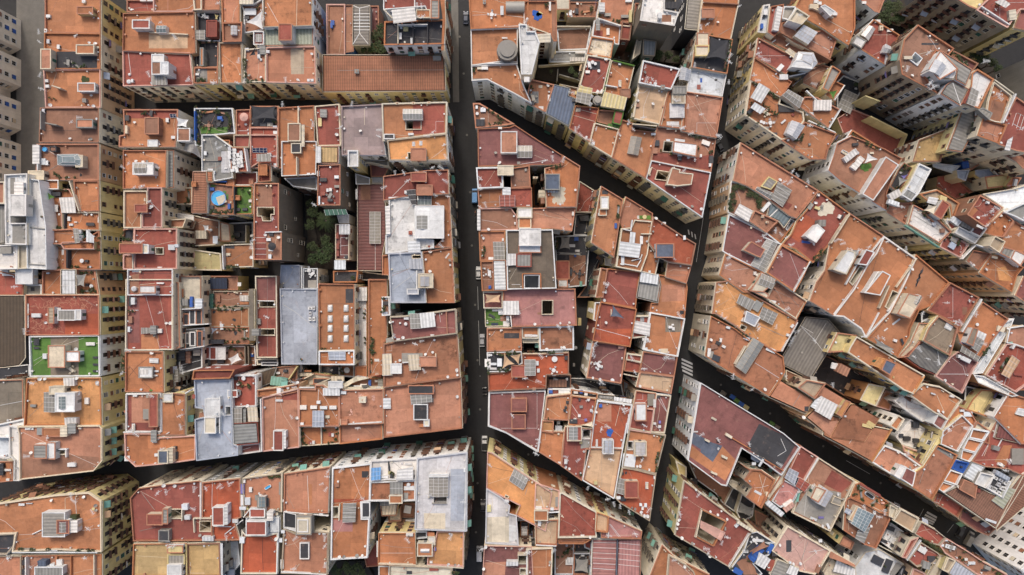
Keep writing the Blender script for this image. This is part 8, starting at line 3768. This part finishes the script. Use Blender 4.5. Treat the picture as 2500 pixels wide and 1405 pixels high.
        o = link('bathing_tub' if cmd == 'bath' else 'inflatable_boat', None, None, (*c, zr), None, ang); m = MB(); n = 24
        def sup(rx, ry, zz, e=.55): return [(rx * math.copysign(abs(math.cos(6.2832 * i / n)) ** e, math.cos(6.2832 * i / n)), ry * math.copysign(abs(math.sin(6.2832 * i / n)) ** e, math.sin(6.2832 * i / n)), zz) for i in range(n)]
        rings = [sup(hu * .96, hv * .94, 0), sup(hu, hv, .25), sup(hu * .97, hv * .95, .5), sup(hu * .86, hv * .8, .5), sup(hu * .84, hv * .78, .2)]
        for X, Y_ in zip(rings, rings[1:]):
            for i in range(n): m.face([X[i], X[(i + 1) % n], Y_[(i + 1) % n], Y_[i]])
        link('hull' if cmd == 'boat' else 'tub', m.mesh('tub', [MAT['paint']]), o, color=rgba('w' if cmd == 'bath' else 'X')); m = MB(); m.face(sup(hu * .85, hv * .79, .3)); link('water' if cmd == 'bath' else 'floor', m.mesh('water', [MAT['water' if cmd == 'bath' else 'rubber']]), o)
        note(o, 'blue filled white bathing tub' if cmd == 'bath' else 'grey inflatable boat', 'bathtub' if cmd == 'bath' else 'boat', b)
# ------------------------------------------------------------------ labels
PREP = {'with', 'by', 'of', 'in', 'at', 'on', 'under', 'beside', 'between', 'near', 'behind', 'above', 'below', 'over', 'from', 'for', 'to', 'around', 'inside', 'next', 'against', 'along', 'without', 'beneath', 'topped', 'crossed', 'holding', 'where', 'right'}
def short(ph, n):
    w = ph.split()
    if len(w) <= n: return ph
    cut = [i for i in range(3, n + 1) if w[i] in PREP]
    w = w[:cut[-1]] if cut and cut[-1] >= n - 3 else w[:n]
    while w[-1] in PREP or w[-1] in ('the', 'a', 'an', 'and', 'its', 'two', 'white', 'grey', 'long', 'big', 'large', 'small', 'one', 'single', 'blue', 'dark', 'pale'): w = w[:-1]
    return ' '.join(w)
def write_labels():
    by = {}
    for t in THINGS: by.setdefault((t[1], t[4].phrase), []).append(t)
    used = {}
    for (desc, ph), ts in by.items():
        n = len(ts)
        xs = [t[5] for t in ts]; ys = [t[6] for t in ts]
        hor = max(xs) - min(xs) >= max(ys) - min(ys)
        ts.sort(key=lambda t: t[5] if hor else -t[6])
        lo, hi = ('leftmost', 'rightmost') if hor else ('uppermost', 'lowest')
        prep = 'in' if ts[0][4].kind == 'Y' else 'on'
        for i, (o, d, cat, grp, b, x, y) in enumerate(ts):
            if n == 1: pre, post = '', ''
            elif i == 0: pre, post = lo + ' ', ''
            elif i == n - 1: pre, post = hi + ' ', ''
            elif n == 3: pre, post = 'middle ', ''
            else: pre, post = (WORDS[i + 1] if i < 10 else WORDS[10]) + ' ', ' from left' if hor else ' from top'
            head = pre + d + post + ' %s the ' % prep
            s = short(ph, 16 - len(head.split()))
            lab = head + s
            if lab in used: lab = head + ' '.join(ph.split()[:16 - len(head.split())])
            used[lab] = 1
            tag(o, lab, cat, grp if grp else None)

# ------------------------------------------------------------------ streets
def sheet(name, pts, z, mat, z1=None):
    p = ccw([P(x, y, z if z1 is None else z1) for x, y in pts]); m = MB()
    if z1 is None: m.fill(p, z)
    else: m.prism(p, z, z1)
    o = link(name, m.mesh(name, [MAT[mat]])); o['kind'] = 'structure'; return o
def streets():
    m = MB(); m.face([(-420, -420, 0), (420, -420, 0), (420, 420, 0), (-420, 420, 0)])
    o = link('street_ground', m.mesh('street_ground', [MAT['asphalt']])); o['kind'] = 'structure'
    sheet('plaza_paving', [(40, -60), (128, -60), (128, 470), (40, 470)], .004, 'paving')
    for pts in ([(1100, -60), (1118, -60), (1121, 250), (1106, 250)], [(1108, 260), (1119, 260), (1146, 1060), (1134, 1060)],
                [(1150, -60), (1159, -60), (1166, 215), (1158, 215)], [(1164, 260), (1172, 260), (1202, 1040), (1194, 1040)],
                [(1140, 1095), (1149, 1095), (1149, 1480), (1138, 1480)], [(1184, 1095), (1192, 1095), (1192, 1480), (1184, 1480)]):
        sheet('pavement', pts, 0, 'paving' if pts[0][0] == 1100 else 'asphalt', .12)
    for nm, quads in (('zebra_crossing', [[(1664, 875), (1691, 887), (1691, 892), (1664, 880)], [(1664, 884), (1691, 896), (1691, 901), (1664, 889)], [(1664, 893), (1691, 905), (1691, 910), (1664, 898)], [(1666, 902), (1691, 914), (1691, 919), (1666, 907)]]),
                      ('zebra_crossing', [[(1679, 561), (1682, 562), (1684, 574), (1681, 573)], [(1687, 566), (1690, 567), (1692, 580), (1689, 579)], [(1695, 571), (1698, 573), (1700, 585), (1697, 583)]]),
                      ('zebra_crossing', [[(2060 + a / 3.798, 1035 + c / 3.798) for a, c in q] for q in ([(775, 812), (865, 862), (860, 880), (765, 828)], [(757, 836), (858, 888), (850, 905), (748, 852)], [(745, 862), (845, 908), (838, 924), (738, 878)], [(732, 884), (832, 926), (826, 940), (726, 898)])])):
        m = MB()
        for q in quads: m.fill(ccw([P(x, y, 0) for x, y in q]), .006)
        o = link(nm, m.mesh(nm, [MAT['mark']])); o['kind'] = 'structure'
    rd = random.Random(3)
    for x, y in ((1122, 90), (1132, 180), (1140, 330), (1148, 470), (1152, 600), (1160, 745), (1166, 880), (1172, 1000), (1166, 1180), (1162, 1300), (1380, 405), (1480, 470), (1585, 520), (1760, 940), (1880, 1010), (2010, 1090), (2150, 1180), (480, 1150), (760, 1115), (980, 1085), (1290, 1110)):
        c = P(x, y, 0); m = MB(); m.cyl(0, 0, .36, 0, .012, 14); o = link('manhole_cover', m.mesh('manhole_cover', [MAT['paving']]), None, (*c, 0)); o['kind'] = 'structure'
        m = MB(); w, l = rd.uniform(.5, 1.1), rd.uniform(1.5, 5); obox(m, P(x + rd.uniform(-8, 8), y + 25, 0), w, l, rd.uniform(-.1, .1), .001, .009); o = link('asphalt_patch', m.mesh('asphalt_patch', [MAT['patch']])); o['kind'] = 'structure'
    m = MB()
    for a, c in (((1719, 520), (1700, 640)), ((2255, 1243), (2244, 1264)), ((2328, 1281), (2312, 1301)), ((2066, 1125), (2124, 1158)), ((1577, 1290), (1575, 1400)), ((1590, 1300), (1588, 1400)), ((1172, 920), (1166, 700))):
        m.bar(P(*a, 0), P(*c, 0), .1, .004, .008)
    o = link('road_line', m.mesh('road_line', [MAT['mark']])); o['kind'] = 'structure'

def car(px, py, heading, paint, label, kind='car'):
    x, y = P(px, py, 1.0); e = link('parked_' + ('van' if kind != 'car' else 'car'), None, None, (x, y, 0), None, R(heading), .95)
    tag(e, label, 'van' if kind != 'car' else 'car', 'vehicles parked in the streets'); pc = rgba(paint, .3)
    if kind == 'car': prof = [(-2.1, .3, .55, .8), (-2.05, .3, .85, .84), (-1.2, .25, .92, .87), (.9, .25, .9, .88), (1.9, .3, .78, .84), (2.12, .32, .55, .75)]
    else: prof = [(-2.5, .3, .9, .92), (-2.45, .3, 1.0, .95), (1.0, .28, 1.02, .96), (2.2, .3, .9, .9), (2.4, .35, .6, .84)]
    m = MB(); rings = [[(a, -w, lo), (a, -w * 1.0, (lo + hi) / 2), (a, -w * .86, hi), (a, w * .86, hi), (a, w, (lo + hi) / 2), (a, w, lo)] for a, lo, hi, w in prof]
    for A, B_ in zip(rings, rings[1:]):
        for i in range(5): m.face([A[i], A[i + 1], B_[i + 1], B_[i]][::-1])
    m.face(rings[0]); m.face(rings[-1][::-1]); link('body', m.mesh('body', [MAT['metal']]), e, color=pc)
    def cab(nm, lo, hi, zl, zh, mat, c=None):
        m = MB(); a = [(lo[0], -lo[2], zl), (lo[1], -lo[2], zl), (lo[1], lo[2], zl), (lo[0], lo[2], zl)]; b = [(hi[0], -hi[2], zh), (hi[1], -hi[2], zh), (hi[1], hi[2], zh), (hi[0], hi[2], zh)]
        for i in range(4): m.face([a[i], a[(i + 1) % 4], b[(i + 1) % 4], b[i]])
        m.face(b); link(nm, m.mesh(nm, [MAT[mat]]), e, color=c)
    if kind == 'car':
        cab('windows', (-1.7, 1.05, .78), (-1.15, .35, .62), .88, 1.38, 'glass'); cab('cabin_roof', (-1.2, .4, .64), (-1.15, .35, .6), 1.38, 1.44, 'metal', pc)
    elif kind == 'pickup':
        cab('windows', (-.1, 1.7, .8), (.1, 1.1, .7), 1.0, 1.7, 'glass'); cab('cabin_roof', (.05, 1.15, .74), (.1, 1.1, .68), 1.7, 1.78, 'metal', rgba('w')); cab('cargo_bed', (-2.4, -.2, .9), (-2.38, -.22, .88), 1.0, 1.35, 'rubber'); cab('tailgate', (-2.46, -2.4, .9), (-2.46, -2.4, .9), .9, 1.38, 'metal', rgba('w'))
    else:
        cab('cargo_box', (-2.42, 1.0, .93), (-2.38, .9, .82), 1.0, 2.0, 'metal', pc); cab('windscreen', (1.0, 1.75, .85), (.9, 1.05, .75), .98, 1.85, 'glass')
    for wx in (-1.35, 1.35):
        for wy in (-.82, .82):
            m = MB(); m.tube((wx, wy - .1, .32), (wx, wy + .1, .32), .32, 14); w = link('wheel', m.mesh('wheel', [MAT['rubber']]), e)
            m = MB(); s = 1 if wy > 0 else -1; m.tube((wx, wy + s * .1, .32), (wx, wy + s * .12, .32), .2, 10); link('rim', m.mesh('rim', [MAT['metal']]), w, color=rgba('g'))
    for wy in (-.6, .6):
        m = MB(); m.box(2.0, 2.16, wy - .16, wy + .16, .58, .72); link('headlight', m.mesh('headlight', [MAT['glaz']]), e, color=rgba('w'))
def scooter(px, py, rz, paint, label):
    x, y = P(px, py, .8); e = link('scooter', None, None, (x, y, 0), None, R(rz)); tag(e, label, 'scooter', 'scooters parked in the main street')
    m = MB(); m.box(-.75, .1, -.15, .15, .35, .75); m.box(.1, .5, -.16, .16, .25, .33); m.tube((.45, 0, .3), (.62, 0, 1.0), .1, 8); link('body', m.mesh('body', [MAT['metal']]), e, color=rgba(paint))
    m = MB(); m.box(-.72, .02, -.14, .14, .75, .84); link('seat', m.mesh('seat', [MAT['rubber']]), e)
    m = MB(); m.tube((.6, -.32, 1.02), (.6, .32, 1.02), .025, 6); link('handlebar', m.mesh('handlebar', [MAT['metal']]), e, color=rgba('k'))
    for wx in (-.55, .7):
        m = MB(); m.tube((wx, -.06, .24), (wx, .06, .24), .24, 14); link('wheel', m.mesh('wheel', [MAT['rubber']]), e)
def street_bin(px, py, c, label):
    x, y = P(px, py, 1.4); e = link('street_bin', None, None, (x, y, 0), None, R(-33)); tag(e, label, 'bin', 'recycling bins along the diagonal street')
    m = MB(); a = [(-.75, -.5, .12), (.75, -.5, .12), (.75, .5, .12), (-.75, .5, .12)]; b = [(-.85, -.62, 1.25), (.85, -.62, 1.25), (.85, .62, 1.25), (-.85, .62, 1.25)]
    for i in range(4): m.face([a[i], a[(i + 1) % 4], b[(i + 1) % 4], b[i]])
    link('body', m.mesh('body', [MAT['paint']]), e, color=rgba('g' if c == 'H' else 'N'))
    m = MB(); obox(m, (0, 0), .9, .66, 0, 1.25, 1.5, bev=.18); link('lid', m.mesh('lid', [MAT['paint']]), e, color=rgba(c))
def traffic():
    car(1183, 1083, 90, 'w', 'white pickup with black load bed standing at the main crossing', 'pickup')
    car(1137, 43, 90, 'K', 'dark blue car parked by the street near the top edge')
    car(1168, 667, 90, 'w', 'white car parked in the main street below the white sheet roof')
    car(1159, 478, 90, 'U', 'light blue van parked in the main street beside scarlet roof', 'van')
    car(1177, 832, 90, 'X', 'silver car parked beside the speckled orange roof')
    car(1170, 1352, 90, 'X', 'silver van parked at the bottom of the main street', 'van')
    car(1179, 1236, 90, 'k', 'black car parked beside the grey concrete roof')
    car(1757, 356, 118, 'k', 'black car squeezed into the narrow street near sharp roof corner')
    car(57, 1203, 15, 'k', 'black van waiting in the lower left street', 'van')
    car(2347, 1301, 60, 'k', 'black car parked near the white apartment block', 'car')
    car(2368, 1316, 62, 'g', 'grey van parked beside the white apartment block', 'van')
    for i, (x, y, r, p, t) in enumerate(((1183, 948, 10, 'w', 'white scooter parked beside the vivid vermilion roof'), (1184, 956, -5, 'k', 'black scooter parked beside the vivid vermilion roof'), (1184, 964, 5, 'g', 'grey scooter parked beside the vivid vermilion roof'), (1160, 520, 80, 'o', 'orange scooter parked beside the brown-red roof'), (1160, 534, 85, 'k', 'black scooter parked beside the brown-red roof'))): scooter(x, y, r, p, t)
    for x, y, c, t in ((1767, 961, 'H', 'grey street bin uppermost in the bin row'), (1789, 970, 'u', 'upper blue lidded street bin'), (1799, 979, 'e', 'green lidded bin between two blue bins'), (1810, 987, 'u', 'lower blue lidded street bin beside the yellow one'), (1822, 995, 'y', 'yellow lidded street bin closing the row'), (1885, 1035, 'e', 'lone green street bin below the bin row'), (1898, 1044, 'H', 'grey street bin beside the lone green bin')): street_bin(x, y, c, t)

# ------------------------------------------------------------------ light and camera
def light():
    w = bpy.data.worlds.new('World'); sc.world = w; w.use_nodes = True; nt = w.node_tree
    sky = nt.nodes.new('ShaderNodeTexSky'); sky.sky_type = 'NISHITA'; sky.sun_disc = False
    el, az = R(SUN_EL), R(SUN_AZ)
    sky.sun_elevation = el; sky.sun_rotation = az; sky.air_density = 1.0; sky.dust_density = 6.0; sky.ozone_density = .6; sky.altitude = 0
    nt.links.new(sky.outputs[0], nt.nodes['Background'].inputs[0]); nt.nodes['Background'].inputs[1].default_value = SKY
    l = bpy.data.lights.new('sun', 'SUN'); l.energy = SUN; l.angle = R(SUN_ANG); l.color = (1, .95, .88)
    d = Vector((math.sin(az) * math.cos(el), math.cos(az) * math.cos(el), math.sin(el)))
    o = bpy.data.objects.new('sun', l); col.objects.link(o); o.rotation_euler = d.to_track_quat('Z', 'Y').to_euler()
    c = bpy.data.cameras.new('camera'); c.sensor_width = 36; c.lens = 36 * H / (2500 * K); c.clip_end = 2000; c.clip_start = 1
    o = bpy.data.objects.new('camera', c); col.objects.link(o); o.location = (0, 0, H); sc.camera = o
    vs = sc.view_settings; vs.view_transform = 'Standard'; vs.look = 'None'; vs.gamma = 1; vs.exposure = EXPO
    sc.cycles.max_bounces = 5; sc.cycles.diffuse_bounces = 3; sc.cycles.glossy_bounces = 2; sc.cycles.use_denoising = True
SUN_EL, SUN_AZ, SUN, SUN_ANG, SKY, EXPO = 52, -14, 1.15, 7, .15, .08

build_materials()
streets()
blds = parse(DATA)
build(blds)
traffic()
write_labels()
light()
